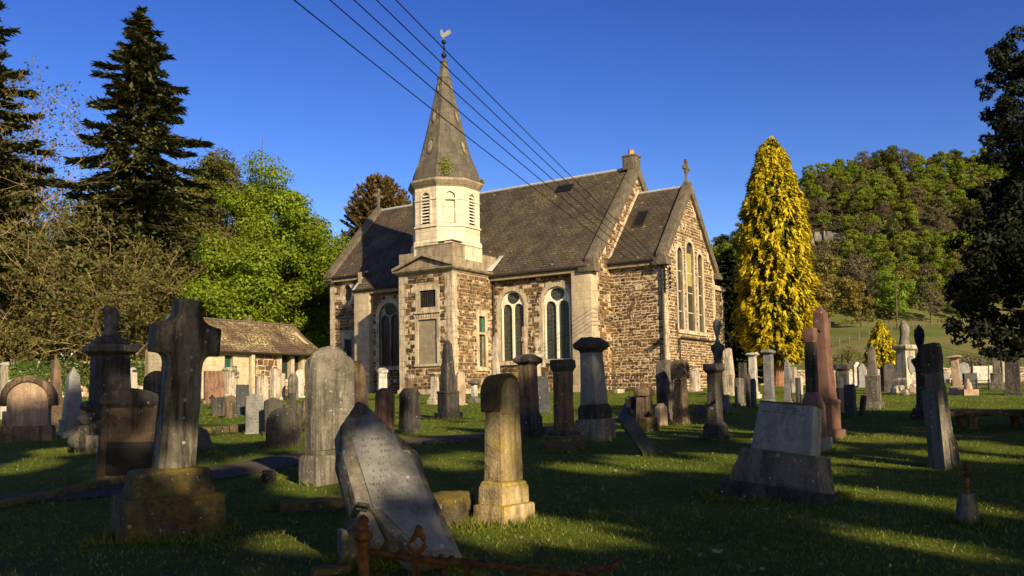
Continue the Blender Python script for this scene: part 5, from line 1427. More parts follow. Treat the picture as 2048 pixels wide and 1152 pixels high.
def mk_slab(o, W, T, H, m, far, top='round', plinth=.14, grow=1.25, taper=.97, panel=False, hood=False, m2=None, writing=0):
    ph = H * plinth
    mb = MB(); out = [(x * (1 - (1 - taper) * z / H), z) for x, z in top_outline(W, H, top, ph * .9 if plinth else -.05)]
    mb.prism(out, -T / 2, T / 2); s = bld(mb, 'slab', m, o, far)
    if plinth:
        mb = MB(); g = W * grow; mb.sq([(g, -.12), (g, ph * .75), (g * .96, ph)], asp=(T + g - W) / g); bld(mb, 'plinth', m2 or m, o, far)
    if panel:
        mb = MB(); k = .76; po = [(x * k, H * plinth + .06 + (z - H * plinth) * .90) for x, z in out]
        mb.prism(po, -T / 2 - .006, -T / 2 + .02); mb.build('panel', m2 or m, s, bevel=.006)
    if hood:
        mb = MB(); h = W / 2; n = 14; r1, r2 = h * 1.0, h * 1.28; zc = H - r2
        q = [(r2 * math.cos(math.pi * i / n), zc + r2 * math.sin(math.pi * i / n)) for i in range(n + 1)]
        q = [(r2, zc - .1)] + q + [(-r2, zc - .1), (-r1, zc - .1)] + [(-r1 * math.cos(math.pi * i / n) * .98, zc + r1 * .98 * math.sin(math.pi * i / n)) for i in range(n + 1)] + [(r1, zc - .1)]
        mb.prism(q, -T * .72, T * .72); bld(mb, 'hood', m2 or m, o, far)
    if writing: inscription(s, W * .8, -T / 2 - .001, ph + H * .2, H * .93, writing)
    return s

def inscription(s, W, y, z0, z1, rows, name='lettering', seed=1, mat=None, plate=None):
    """worn, unreadable rows of cut lettering"""
    rg = random.Random(seed); mb = MB(); rh = (z1 - z0) / rows
    for k in range(rows):
        z = z1 - (k + .6) * rh; half = W / 2 * rg.uniform(.45, .95); x = -half
        while x < half:
            ww = rg.uniform(.012, .03)
            if rg.random() < .86: mb.box(x, x + ww * .55, y - .0012, y + .004, z, z + rh * rg.uniform(.32, .42))
            x += ww + (.03 if rg.random() < .16 else 0)
    mb.box(-W / 2 - .01, W / 2 + .01, y - .0004, y + .004, z0 - .01, z1 + .01, 1)
    return mb.build(name, [mat or M['worn'], plate or M['granite']], s)
M['worn'] = plain('worn_lettering', (.085, .08, .072), .9, 0, .4)

def mk_pillar(o, W, T, H, m, far, cap='pyr', sw=.72, base=.16, plinth=.24, taper=.90, m2=None, capw=.92, caph=None, rb=None):
    a = T / W; bh, ph = H * base, H * plinth; w = W * sw; ch = caph or w * .62; g = W - w
    def sq(prof): return prof
    asp = lambda ww: max(.2, (w * a + (ww - w)) / ww)
    def stack(mb, prof):
        mb.rings([[(sx * ww / 2, sy * ww * asp(ww) / 2, z) for sx, sy in ((-1, -1), (1, -1), (1, 1), (-1, 1))] for ww, z in prof])
    if base: mb = MB(); stack(mb, [(W, -.15), (W, bh * .92), (W * .97, bh)]); bld(mb, 'base', rb or m2 or m, o, far)
    if plinth: mb = MB(); pw = W * (.5 + sw / 2) ; stack(mb, [(pw, bh), (pw, bh + (ph - bh) * .7), (w * 1.04, ph)] if base else [(pw, -.15), (pw, ph * .75), (w * 1.04, ph)]); bld(mb, 'plinth', m2 or m, o, far)
    zs = H - ch; w1 = w * taper
    mb = MB(); stack(mb, [(w, max(ph, bh) - .01 if (plinth or base) else -.15), (w1, zs)]); s = bld(mb, 'shaft', m, o, far)
    cw = W * capw; mb = MB()
    if cap == 'pyr': stack(mb, [(w1 * 1.02, zs - .01), (w1 * 1.04, zs + ch * .1), (cw, zs + ch * .3), (cw, zs + ch * .62), (cw * .56, H)])
    elif cap == 'flat': stack(mb, [(w1 * 1.02, zs - .01), (cw * .93, zs + ch * .22), (cw, zs + ch * .3), (cw, zs + ch * .9), (cw * .94, H)])
    elif cap == 'capital': stack(mb, [(w1 * 1.0, zs - .01), (w1 * 1.08, zs + ch * .3), (cw, zs + ch * .55), (cw, zs + ch * .72), (cw * .8, zs + ch * .8), (cw * .8, H)])
    elif cap == 'dome': 
        stack(mb, [(cw * .96, zs - .01), (cw, zs + ch * .12), (cw, zs + ch * .35)] + [(cw * max(.12, math.cos(t * math.pi / 2 * .97)), zs + ch * (.35 + .65 * math.sin(t * math.pi / 2))) for t in (.2, .4, .6, .8, .95)])
    elif cap == 'hood':
        n = 14; h = cw / 2; r = h
        q = [(-h, zs), (h, zs)] + [(h * math.cos(math.pi * i / n), H - r + r * math.sin(math.pi * i / n)) for i in range(n + 1)]
        mb.prism(q, -cw * asp(cw) / 2, cw * asp(cw) / 2)
    bld(mb, 'cap', m2 or m, o, far, rough=.014)
    return s

def mk_obelisk(o, W, T, H, m, far, ped=.3, base=.1, sw=.55, tip=.1, tw=.6, m2=None, steps=1):
    bh, ph = H * base, H * (base + ped); w = W * sw
    mb = MB(); mb.sq([(W, -.15), (W, bh * .9), (W * .96, bh)], asp=T / W); bld(mb, 'base', m2 or m, o, far)
    if ped: mb = MB(); pw = W * (.55 + .45 * sw) * .92; mb.sq([(pw, bh), (pw, ph - H * .03), (pw * 1.06, ph - H * .025), (pw * 1.04, ph)], asp=T / W); bld(mb, 'pedestal', m2 or m, o, far)
    mb = MB(); mb.sq([(w, ph - .01), (w * tw, H * (1 - tip)), (w * .06, H)], asp=T / W); return bld(mb, 'shaft', m, o, far)

def mk_urn(o, W, T, H, m, far, colr=.3, um=None, caph=.16, urn=.26, base=.16):
    mb = MB(); mb.sq([(W, -.15), (W, H * base * .55), (W * .84, H * base * .6), (W * .82, H * base)]); bld(mb, 'base', m, o, far)
    r = W * colr; z0, z1 = H * base, H * (1 - urn - caph)
    mb = MB(); mb.lathe([(r * 1.25, z0 - .01), (r * 1.2, z0 + .04), (r, z0 + .1), (r * .88, z1 - .06), (r * 1.05, z1 - .03), (r * .95, z1)], 18); mb.build('column', m, o, smooth=40)
    z2 = H * (1 - urn)
    mb = MB(); mb.lathe([(r * .95, z1), (r * 1.1, z1 + (z2 - z1) * .2), (r * 1.5, z1 + (z2 - z1) * .5), (r * 1.62, z1 + (z2 - z1) * .55), (r * 1.62, z1 + (z2 - z1) * .8), (r * .8, z1 + (z2 - z1) * .9), (r * .7, z2)], 8, ph=math.pi / 8); bld(mb, 'capital', m, o, far)
    u = H * urn; q = r * .82
    mb = MB(); mb.lathe([(q * .8, z2 - .01), (q * .8, z2 + u * .06), (q * .35, z2 + u * .14), (q * .4, z2 + u * .2), (q * .95, z2 + u * .45), (q * 1.15, z2 + u * .66), (q * 1.0, z2 + u * .74), (q * 1.1, z2 + u * .78), (q * .6, z2 + u * .88), (q * .2, z2 + u * .95), (q * .05, z2 + u)], 18); mb.build('urn', um or m, o, smooth=40)

def mk_cross(o, W, T, H, m, far, arm=.75, armz=.72, sw=.28, base=.2, m2=None, ring=False, at_=None):
    bh = H * base
    if base: mb = MB(); mb.sq([(W, -.12), (W, bh * .5), (W * .8, bh * .52), (W * .62, bh)], asp=max(.5, T / W)); bld(mb, 'base', m2 or m, o, far)
    w = W * sw / 2; a = W * arm / 2; zc = bh + (H - bh) * armz; t = (at_ or T * .5) / 2
    out = [(-w * 1.15, bh - .02), (w * 1.15, bh - .02), (w, zc - w), (a, zc - w), (a, zc + w), (w, zc + w), (w, H), (-w, H), (-w, zc + w), (-a, zc + w), (-a, zc - w), (-w, zc - w)]
    mb = MB(); mb.prism(out, -t, t)
    if ring:
        n = 18
        for i in range(n):
            a0, a1 = 2 * math.pi * i / n, 2 * math.pi * (i + 1) / n; r1, r2 = a * .62, a * .82
            mb.prism([(r1 * math.cos(a0), zc + r1 * math.sin(a0)), (r2 * math.cos(a0), zc + r2 * math.sin(a0)), (r2 * math.cos(a1), zc + r2 * math.sin(a1)), (r1 * math.cos(a1), zc + r1 * math.sin(a1))], -t * .6, t * .6)
    return bld(mb, 'cross', m, o, far)

MK = {'slab': mk_slab, 'pillar': mk_pillar, 'obelisk': mk_obelisk, 'urn': mk_urn, 'cross': mk_cross}
def G(kind, x0, x1, yt, yb, mat, label, az=123, tr=.3, roll=0, pitch=0, name=None, cat='gravestone', H=None, phi=None, dist=None, group='gravestones in the churchyard', **k):
    xc = (x0 + x1) / 2
    p = ground(xc, yb)
    if dist: p = at(xc, yb, dist); p = Vector((p.x, p.y, gz(p.x, p.y)))
    d = p.y; s_ = FPX / d; beta = math.degrees(math.atan2(p.x, p.y))
    ph = (180 + beta) - az if phi is None else phi
    if phi is not None: az = 180 + beta - phi
    c_, s__ = abs(math.cos(rad(ph))), abs(math.sin(rad(ph)))
    Wt = (x1 - x0) / s_; W = Wt / (c_ + tr * s__); T = W * tr
    H = H or ((at(xc, yt, d).z - p.z) * 1.01)
    dep = (W * s__ + T * c_) / 2; dirv = Vector((p.x, p.y, 0)).normalized()
    loc = p + dirv * dep * .8; loc.z = gz(loc.x, loc.y) - .01
    o = empty(name or {'slab': 'headstone', 'pillar': 'pillar_monument', 'obelisk': 'obelisk', 'urn': 'urn_monument', 'cross': 'cross_monument'}[kind], loc, 0, label, cat, group)
    rz = rad(180 - az)
    if k.get('square'): pass
    view = Vector((dirv.x, dirv.y, 0)); right = Vector((dirv.y, -dirv.x, 0))
    mt = Matrix.Rotation(rad(roll), 3, view) @ Matrix.Rotation(rad(pitch), 3, right) @ Matrix.Rotation(rz, 3, 'Z')
    o.rotation_euler = mt.to_euler()
    STONES.append((loc.x, loc.y, rz, W, T))
    k.pop('square', None)
    if 'm2' in k and isinstance(k['m2'], str): k['m2'] = M[k['m2']]
    if 'rb' in k and isinstance(k['rb'], str): k['rb'] = M[k['rb']]
    MK[kind](o, W, T, H, M[mat] if isinstance(mat, str) else mat, d, **k)
    return o, W, T, H, d

# ---- left part
G('pillar', -8, 22, 725, 838, 'pale', 'pale obelisk-topped pillar on a white pedestal at the left edge', tr=1, cap='pyr', sw=.55, capw=.6, base=.28, plinth=.45, m2='white')
G('slab', 16, 34, 760, 800, 'white', 'small white tablet between the edge pillar and the hooded headstone', tr=.2, plinth=0, top='flat', dist=34)
G('slab', 5, 30, 822, 852, 'dark', 'small black block left of the hooded headstone', tr=.6, plinth=0, top='flat')
G('slab', 16, 98, 752, 884, 'pink', 'pinkish round-topped headstone under a thick dark hood moulding', az=165, tr=.3, top='round', hood=True, plinth=.24, grow=1.18, m2='brown', taper=.94)
G('obelisk', 88, 132, 715, 856, 'brown', 'dark red-brown obelisk, left of the pale grey one', tr=1, az=130, sw=.62, ped=.24, base=.06)
G('obelisk', 112, 178, 734, 876, 'granite', 'pale grey granite obelisk left of the tall dark pedestal tomb', tr=1, az=138, sw=.62, ped=.17, base=.08, tip=.13)
G('slab', 256, 274, 735, 790, 'white', 'narrow white headstone standing against the ivy wall', tr=.3, top='round', plinth=.1, dist=48)
G('slab', 286, 338, 742, 880, 'dark', 'dark rounded headstone half hidden behind the big stone cross', tr=.3, az=150, top='round', plinth=.12)
G('slab', 388, 428, 848, 907, 'slate', 'blue slate slab leaning low just right of the big cross', tr=.12, az=160, roll=-16, plinth=0, top='gable')
# tall dark pedestal tomb with a broken figure
o, W, T, H, d = G('pillar', 152, 286, 690, 905, 'dark', 'tall dark pedestal tomb with a broken figure on its dome', tr=.8, az=140, cap='flat', sw=.62, capw=.80, caph=.16, base=.16, plinth=.30, m2='grey', name='pedestal_tomb')
k = d / FPX
mb = MB(); mb.rings([[(r_ * W * .34 * math.cos(a), r_ * W * .28 * math.sin(a), H + z) for a in [2 * math.pi * i / 14 for i in range(14)]] for r_, z in ((1, -.02), (1.0, .05), (.8, .10), (.5, .15), (.3, .17))]); mb.build('dome', M['dark'], o, bevel=.01, rough=.02, cut=.08, seed=3)
mb = MB(); mb.rings([[(cx + a_ * math.cos(t), b_ * math.sin(t), H + z) for t in [2 * math.pi * i / 10 for i in range(10)]] for cx, a_, b_, z in ((0, .13, .11, .13), (.0, .14, .12, .2), (-.01, .10, .10, .27), (.0, .115, .10, .36), (.02, .125, .10, .47), (.0, .12, .09, .58), (-.02, .08, .07, .65))]); mb.build('broken_figure', M['grey'], o, rough=.035, cut=.05, seed=8)
# rustic stone at its foot
o = empty('rustic_headstone', ground(182, 905), rad(30), 'low rugged dark stone like piled rocks beside the dark pedestal tomb', 'gravestone', 'gravestones in the churchyard')
mb = MB()
for c_, r_, s_ in (((0, 0, .1), .3, .6), ((.02, .05, .35), .26, .7), ((-.05, .02, .55), .2, .7), ((.12, 0, .62), .16, .8), ((-.05, 0, .76), .15, .7), ((.14, -.05, .2), .22, .8), ((-.16, -.04, .2), .2, .9)): mb.sphere(c_, r_, 9, 6, s_)
mb.build('rockwork', M['dark'], o, rough=.03, cut=.08, seed=12)
# segment-topped stone with moulded cap in front of it
o, W, T, H, d = G('slab', 192, 318, 782, 965, 'brown', 'broad dark headstone with a low arched moulded cap left of the big cross', az=150, tr=.22, top='segment', plinth=.0, taper=.80, roll=2)
mb = MB(); q = top_outline(W * .92, .20, 'segment'); mb.prism([(x, z + H - .17) for x, z in q], -T * .75, T * .75); mb.prism([(x * .93, z * .2 + H - .20) for x, z in q], -T * .62, T * .62); bld(mb, 'cap', M['dark'], o, d)
mb = MB(); mb.prism([(x * .70, .1 + z * .36) for x, z in top_outline(W, H, 'flat')], -T / 2 - .012, -T / 2 + .02); bld(mb, 'shade_panel', M['black'], o, d)  # shade over the lower face put in as a black panel

# ---- the big cross
p = ground(332, 1078); d = p.y; kx = d / FPX
o = empty('cross_monument', p + Vector((-.14, .40, -.02)), rad(34), 'huge weathered stone cross with concave corners on two mossy plinths', 'gravestone', 'gravestones in the churchyard')
hh = lambda py: at(332, py, d + .35).z - o.location.z
zt, za0, za1, zb = hh(598), hh(706), hh(652), hh(945)
sw, sb, aw, hw = .140, .152, .27, .135
cz0 = hh(760)
out = [(-sb, zb), (sb, zb), (sw, cz0 - .02)]
def arc(cx, cz, r, a0, a1, n=6): return [(cx + r * math.cos(rad(lerp(a0, a1, i / n))), cz + r * math.sin(rad(lerp(a0, a1, i / n)))) for i in range(n + 1)]
R_ = .085
arm = .268
half = [(sw, za0 - R_), (sw + .02, za0 - .03), (arm - .03, za0), (arm, za0 + .0), (arm, za1 + .01), (arm - .02, za1 + .02)]
half = [(sw, za0 - .11)] + [(sw + .055 * (1 - math.cos(t)), za0 - .11 + .10 * math.sin(t)) for t in (.4, .8, 1.2, 1.57)] + [(arm, za0 - .005), (arm, za1), (arm - .05, za1 + .010), (.165, za1 + .028), (.125, za1 + .06), (.105, za1 + .10), (.098, zt - .045), (.108, zt - .03), (.108, zt)]
out = [(-sb, zb), (sb, zb)] + half + [(-x, z) for x, z in reversed(half)]
mb = MB(); mb.prism(out, -.12, .12)
cs = mb.build('cross', M['crossstone'], o, bevel=.016, rough=.010, cut=.05, seed=41)
inn = [(sb - .05, zb + .03), (sw - .035, za0 - .13)] + [(x - .035, z + .02) for x, z in half[1:5]] + [(arm - .035, za0 + .03), (arm - .035, za1 - .03), (.15, za1 - .005), (.085, za1 + .06), (.068, za1 + .10), (.065, zt - .06)]
mb = MB(); mb.prism(inn + [(-x, z) for x, z in reversed(inn)], -.14, -.115); mb.build('raised_panel', M['crossstone'], cs, bevel=.008, rough=.006, cut=.06, seed=42)
vd_ = Vector((o.location.x, o.location.y, 0)).normalized(); cs.matrix_local = (Matrix.Rotation(rad(-34), 4, 'Z') @ Matrix.Translation((.04, 0, 0)) @ Matrix.Translation((0, 0, zb)) @ Matrix.Rotation(rad(4.6), 4, 'Y') @ Matrix.Translation((0, 0, -zb)) @ Matrix.Rotation(rad(34), 4, 'Z'))
mb = MB(); mb.frustum(0, 0, .70, .54, .58, .42, hh(1000), zb + .035); mb.build('upper_plinth', M['mossy'], o, bevel=.05, rough=.03, cut=.045, seed=43)
mb = MB(); mb.frustum(0, 0, .82, .64, .78, .60, -.2, hh(988)); mb.build('lower_plinth', M['mossy'], o, bevel=.03, rough=.025, cut=.05, seed=44)

# ---- in front of the cottage
G('slab', 408, 448, 742, 820, 'red', 'broad worn sandstone headstone with ragged mossy top before the cottage door', tr=.3, az=150, top='flat', plinth=.1, taper=1, dist=37)
G('pillar', 442, 474, 735, 815, 'pale', 'mottled pale pedestal with stepped top left of the cottage pillar', tr=.8, cap='capital', sw=.75, dist=38)
G('pillar', 460, 480, 752, 808, 'pale', 'small buff pillar with a mossy capital left of the cottage downpipe', tr=1, cap='capital', sw=.6, dist=40)
G('cross', 460, 480, 732, 800, 'grey', 'small grey cross rising behind the buff pillar near the cottage', tr=.6, base=.2, dist=43, arm=1.0, sw=.4)
G('cross', 416, 432, 790, 815, 'black', 'tiny black iron-looking cross before the ragged sandstone headstone', tr=.5, az=170, base=.25, dist=31)
G('slab', 426, 456, 794, 832, 'dark', 'dark flat headstone leaning left below the cottage door', tr=.15, az=160, roll=-8, top='flat', plinth=0)
G('slab', 450, 473, 790, 837, 'brown', 'brown round-topped headstone next to the blue slate slab', tr=.25, az=150, top='round', plinth=0)
G('slab', 472, 498, 769, 830, 'slate', 'tall flat-topped blue slate slab below the cottage', tr=.2, az=150, top='flat', plinth=.05)
G('slab', 490, 502, 792, 832, 'redgranite', 'narrow reddish slab squeezed behind the grey round-topped one', tr=.3, top='flat', plinth=0)
G('slab', 491, 528, 787, 868, 'granite', 'light grey round-topped headstone with rows of lettering left of the dark arched pair', tr=.16, az=155, top='round', plinth=.05, grow=1.1, writing=9)
G('slab', 511, 537, 751, 814, 'pale', 'pale round-arched headstone catching the sun in front of the cottage stonework', tr=.3, az=140, top='round', plinth=.12, dist=37)
G('obelisk', 536, 566, 736, 806, 'pale', 'pale tall stone with dark urn-like knob beside it before the cottage wall', tr=.7, sw=.8, ped=.1, base=.1, tip=.04, tw=.85, dist=39)
G('slab', 560, 571, 747, 792, 'pale', 'thin pale slab seen edge-on in front of the cottage window', tr=.5, top='flat', plinth=.08, dist=40)
G('slab', 576, 597, 747, 798, 'grey', 'grey pointed headstone, second from the right before the cottage', tr=.3, az=140, top='gothic', plinth=.05, dist=39)
G('slab', 590, 608, 739, 796, 'white', 'white round-topped headstone at the right end of the cottage', tr=.3, az=140, top='round', plinth=.08, dist=42)
G('slab', 528, 566, 794, 870, 'dark', 'dark gabled headstone partly behind the black arched one', tr=.2, az=150, top='low', plinth=.1)
G('slab', 566, 603, 786, 845, 'dark', 'dark stepped slab with raised middle above the black arched headstone', tr=.2, az=155, top='stepped', plinth=.05, taper=1)
G('slab', 533, 602, 814, 895, 'dark', 'black arched headstone with a sunk round panel nearest the gravel path', tr=.25, az=160, top='round', plinth=0, taper=1, panel=True, m2='dark')
G('slab', 603, 632, 796, 838, 'brown', 'brown round-topped headstone left of the big grey monument', tr=.3, az=150, top='round', plinth=.08)
o = empty('fallen_kerb', ground(440, 865), rad(10), 'low mossy kerb stones lying in the grass below the blue slate slab', 'kerb')
for k, (x, w_) in enumerate(((-.35, .42), (.05, .3), (.38, .36))):
    mb = MB(); mb.box(x - w_ / 2, x + w_ / 2, -.1, .1, -.08, .10 + .03 * k); mb.build('kerb_stone', M['mossy'], o, bevel=.03, rough=.03, cut=.07, seed=50 + k)
o = empty('marker_stone', ground(538, 962), rad(20), 'small square dark stone block alone at the edge of the gravel path', 'gravestone')
mb = MB(); mb.frustum(0, 0, .16, .13, .15, .12, -.05, .135); mb.build('block', M['dark'], o, bevel=.015, rough=.015, cut=.04, seed=55)

# ---- big grey monument
o, W, T, H, d = G('slab', 610, 712, 706, 968, 'fallen', 'big grey round-shouldered monument behind the leaning broken headstone', az=128, tr=.36, top='segment', plinth=.22, grow=1.16, taper=.97, roll=0)
mb = MB(); mb.rings([[(a_ * W * .5 * math.cos(t), b_ * T * .62 * math.sin(t), H + z) for t in [2 * math.pi * i / 14 for i in range(14)]] for a_, b_, z in ((1.0, 1, -.20), (1.04, 1.05, -.10), (.82, 1.0, .0), (.45, .7, .05), (.12, .2, .06))]); mb.build('carved_top', M['fallen'], o, bevel=.01, rough=.045, cut=.06, seed=5)
mb = MB(); q = [(x * .8, .26 * H + z * .62) for x, z in top_outline(W, H, 'round')]; mb.prism(q, -T / 2 - .014, -T / 2 + .01); bld(mb, 'panel', M['fallen'], o, d)
inscription(o, W * .6, -T / 2 - .015, H * .45, H * .8, 7, seed=6, plate=M['fallen'])
G('slab', 690, 732, 722, 868, 'brown', 'dark brown tall headstone just behind the big grey monument', tr=.4, az=130, top='gothic', plinth=.1)
G('pillar', 716, 740, 742, 838, 'dark', 'dark ragged scrolled stone right of the brown tall headstone', tr=.7, cap='dome', sw=.8, plinth=.15, base=0)

# ---- middle, before the tower
G('pillar', 753, 777, 736, 795, 'white', 'narrow white gabled pillar in front of the shaded church window', tr=.5, az=150, cap='pyr', sw=.9, capw=1.0, base=0, plinth=.08, dist=37)
G('slab', 748, 789, 776, 872, 'red', 'red-brown round-topped headstone with black stains', tr=.35, az=132, top='round', plinth=0, roll=1.5)
G('slab', 797, 842, 776, 868, 'dark', 'dark headstone with cut corners right of the red-brown one', tr=.35, az=130, top='chamfer', plinth=.10, grow=1.08, roll=1)
G('pillar', 807, 830, 749, 790, 'red', 'reddish low pillar with flat pale cap against the tower foot', tr=.7, cap='flat', sw=.85, base=.0, plinth=.1, dist=39, m2='pale')
G('pillar', 854, 886, 745, 818, 'pale', 'pale pillar with capital left of the dark obelisk', tr=.9, cap='capital', sw=.58, dist=32)
G('obelisk', 868, 926, 678, 838, 'dark', 'tall blackened obelisk on a stepped pedestal in front of the tower corner', tr=1, az=140, sw=.62, ped=.26, base=.09, tip=.07, tw=.52)
G('slab', 911, 932, 743, 812, 'pink', 'buff round-topped headstone close behind the dark obelisk', tr=.4, az=140, top='round', plinth=.06, dist=31)
G('pillar', 936, 962, 761, 808, 'white', 'white sundial-like pedestal with a dark flat top', tr=1, cap='flat', sw=.55, capw=1.05, caph=.16, base=.2, plinth=.3, m2='grey', dist=33)
G('obelisk', 980, 1006, 668, 792, 'pale', 'slender pale obelisk rising behind the moss-topped lit stone', tr=1, sw=.72, ped=.16, base=.08, tip=.05, tw=.62, dist=36)
G('pillar', 1024, 1092, 709, 878, 'brown', 'stout brown pillar with heavy faceted cap right of the moss-topped stone', tr=.8, cap='pyr', sw=.64, capw=.86, base=.13, plinth=.30, m2='dark')
G('cross', 1040, 1062, 654, 790, 'pink', 'pinkish rock-carved cross beside the church windows', tr=.8, base=.35, arm=.9, sw=.5, dist=38)
o, W, T, H, d = G('urn', 1058, 1092, 675, 790, 'pale', 'pale ornate urn monument with a small figure between the two church windows', tr=1, dist=38, colr=.36)
mb = MB(); mb.rings([[(W * .42 + a_ * math.cos(t), -.12 + a_ * math.sin(t), z) for t in [2 * math.pi * i / 8 for i in range(8)]] for a_, z in ((.16, H * .50), (.17, H * .56), (.11, H * .64), (.13, H * .72), (.06, H * .76), (.085, H * .80), (.02, H * .86))]); mb.build('small_figure', M['pale'], o, rough=.02, cut=.08, seed=4)
G('pillar', 1086, 1172, 719, 905, 'brown', 'dark brown pillar with a flat cap on a broad mossy base', tr=.75, cap='flat', sw=.48, capw=.60, caph=.18, base=.17, plinth=.22, m2='dark', rb='mossy', taper=1.0)
G('slab', 1070, 1102, 752, 826, 'slate', 'jagged slate slab leaning behind the two brown pillars', tr=.16, az=160, top='flat', plinth=0, roll=-4)
G('pillar', 1154, 1232, 675, 886, 'granite', 'tallest grey pillar with a broad faceted pyramid cap, before the nave corner', tr=.75, az=128, cap='pyr', sw=.72, capw=.92, base=.22, plinth=.36, m2='dark', rb='fallen', roll=-2, taper=.86)
G('slab', 1233, 1262, 792, 842, 'slate', 'thin slate slab leaning right beside the tallest grey pillar', tr=.25, az=70, top='flat', plinth=0, roll=26)
G('pillar', 1268, 1312, 771, 848, 'brown', 'squat brown stone with a rounded boulder-like cap', tr=.8, cap='dome', sw=.85, capw=.95, base=0, plinth=0, taper=.9)
G('slab', 1262, 1288, 792, 842, 'dark', 'dark slab tipped left against the squat round-capped stone', tr=.3, top='flat', plinth=0, roll=-14)
o = empty('stone_stump', ground(1296, 862), rad(40), 'mossy broken stump of a stone in the grass before the squat round-capped stone', 'gravestone')
mb = MB(); mb.frustum(0, 0, .40, .34, .32, .28, -.1, .28); mb.build('stump', M['mossy'], o, bevel=.05, rough=.04, cut=.06, seed=60)
G('slab', 1310, 1336, 806, 850, 'pink', 'small pinkish pointed block right of the mossy stump', tr=.6, az=140, top='gable', plinth=0)
G('slab', 1288, 1320, 848, 914, 'slate', 'dark slate slab tilted over to the left in the open grass', tr=.24, az=150, top='flat', plinth=0, roll=-34, H=.62)
G('slab', 1314, 1350, 720, 845, 'grey', 'tall grey round-topped slab before the chancel corner', tr=.55, az=128, top='round', plinth=.18, grow=1.1)
G('pillar', 1344, 1382, 720, 849, 'brown', 'tall pale-shafted stone with a round hooded cap, right of the grey slab', tr=.7, az=128, cap='hood', sw=.78, capw=.96, base=0, plinth=.2, caph=.42)
G('pillar', 1402, 1462, 727, 884, 'dark', 'dark grey pillar with square cap and white lichen spots', tr=.7, az=130, cap='flat', sw=.55, capw=.70, base=.06, plinth=.24, taper=.88)
G('urn', 1414, 1464, 634, 828, 'grey', 'slim column with octagonal capital and pale stone urn at the chancel right corner', tr=1, colr=.22, um=M['pale'], base=.2)
G('obelisk', 1446, 1474, 696, 800, 'pale', 'lichen-stained short obelisk on a tall pedestal at the church end', tr=.8, sw=.8, ped=.36, base=.08, tip=.02, tw=.6, dist=36)
G('slab', 1381, 1402, 735, 797, 'pale', 'pale pedimented wall tablet standing at the foot of the lancet gable', tr=.4, top='gable', plinth=.1, dist=42)
G('slab', 1389, 1414, 809, 836, 'slate', 'low grey slab left of the dark square-capped pillar', tr=.25, az=160, top='round', plinth=0)

# ---- right part
G('slab', 1470, 1489, 756, 812, 'grey', 'thin grey slab, leftmost of the three edge-on slabs under the golden cypress', tr=.4, top='flat', plinth=.1)
G('slab', 1479, 1496, 726, 806, 'dark', 'dark tall slab with one pale side left of the white pillar', tr=.8, top='flat', plinth=.1, dist=36)
G('slab', 1492, 1504, 749, 814, 'dark', 'narrow dark slab in front of the white pillar', tr=.4, top='round', plinth=0)
G('slab', 1502, 1514, 757, 816, 'slate', 'blue-grey narrow slab, rightmost in front of the white pillar', tr=.4, top='round', plinth=0)
G('pillar', 1492, 1524, 706, 806, 'white', 'white pillar with a moulded cap shining in front of the golden cypress', tr=1, cap='capital', sw=.58, base=.1, plinth=.16, dist=33)
G('pillar', 1522, 1557, 699, 812, 'granite', 'dark blue-grey pillar with a spreading cap before the cypress trunk', tr=1, cap='pyr', sw=.62, base=0, plinth=.12, taper=.95)
G('obelisk', 1564, 1590, 717, 812, 'granite', 'slim dark grey obelisk just right of the cypress trunk', tr=1, sw=.62, ped=.04, base=.1, tip=.1, tw=.72)
G('slab', 1581, 1595, 734, 800, 'pale', 'lichen-flecked pale stone right of the cypress trunk', tr=.6, top='flat', plinth=.08, dist=38)
G('slab', 1592, 1603, 755, 812, 'slate', 'thin dark slab left of the truncated column', tr=.4, top='flat', plinth=0)
G('slab', 1597, 1607, 751, 802, 'white', 'thin white slab behind the dark one left of the truncated column', tr=.5, top='round', plinth=0, dist=36)
G('obelisk', 1618, 1692, 612, 885, 'redgranite', 'tall polished red granite obelisk on the right', tr=.9, az=130, sw=.62, ped=.22, base=.08, tip=.05, tw=.62, roll=-1)
# truncated column cross on red granite pedestal
o, W, T, H, d = G('pillar', 1594, 1664, 656, 908, 'dark', 'dark truncated column on a red granite pedestal before the red obelisk', tr=.9, az=128, cap='flat', sw=.38, capw=.42, caph=.20, base=.12, plinth=.48, m2='redgranite', rb='granite', taper=1, name='column_monument')
mb = MB(); mb.tube([(W * .2, -.1, H - .05), (W * .27, -.12, H - .03), (W * .30, -.12, H + .0)], [.03, .025, .012], 6); mb.build('broken_stub', M['dark'], o)
G('slab', 1690, 1714, 769, 838, 'slate', 'small dark pillar-like slab standing alone right of the red obelisk', tr=.7, top='chamfer', plinth=0)
G('slab', 1717, 1729, 790, 832, 'dark', 'thin black slab leaning right near the gothic spire stone', tr=.5, top='flat', plinth=0, roll=8)
G('slab', 1655, 1690, 776, 830, 'redgranite', 'low red block behind the red obelisk pedestal', tr=.5, top='flat', plinth=0)
G('pillar', 1674, 1703, 728, 796, 'dark', 'dark pedestal with a small urn on top before the field', tr=.8, cap='flat', sw=.78, base=0, plinth=.12, dist=40)
o, W, T, H, d = G('urn', 1681, 1696, 706, 796, 'dark', 'small dark urn finial monument behind the dark pedestal before the field', tr=1, dist=41, colr=.3)
G('slab', 1657, 1677, 730, 796, 'black', 'dark headstone with a black arch behind the small pale pillar', tr=.4, top='round', plinth=.06, dist=42)
G('pillar', 1662, 1675, 741, 800, 'pale', 'small pale pillar in sunlight right of the red obelisk', tr=.9, cap='flat', sw=.8, base=0, plinth=.08, dist=38, roll=-2)
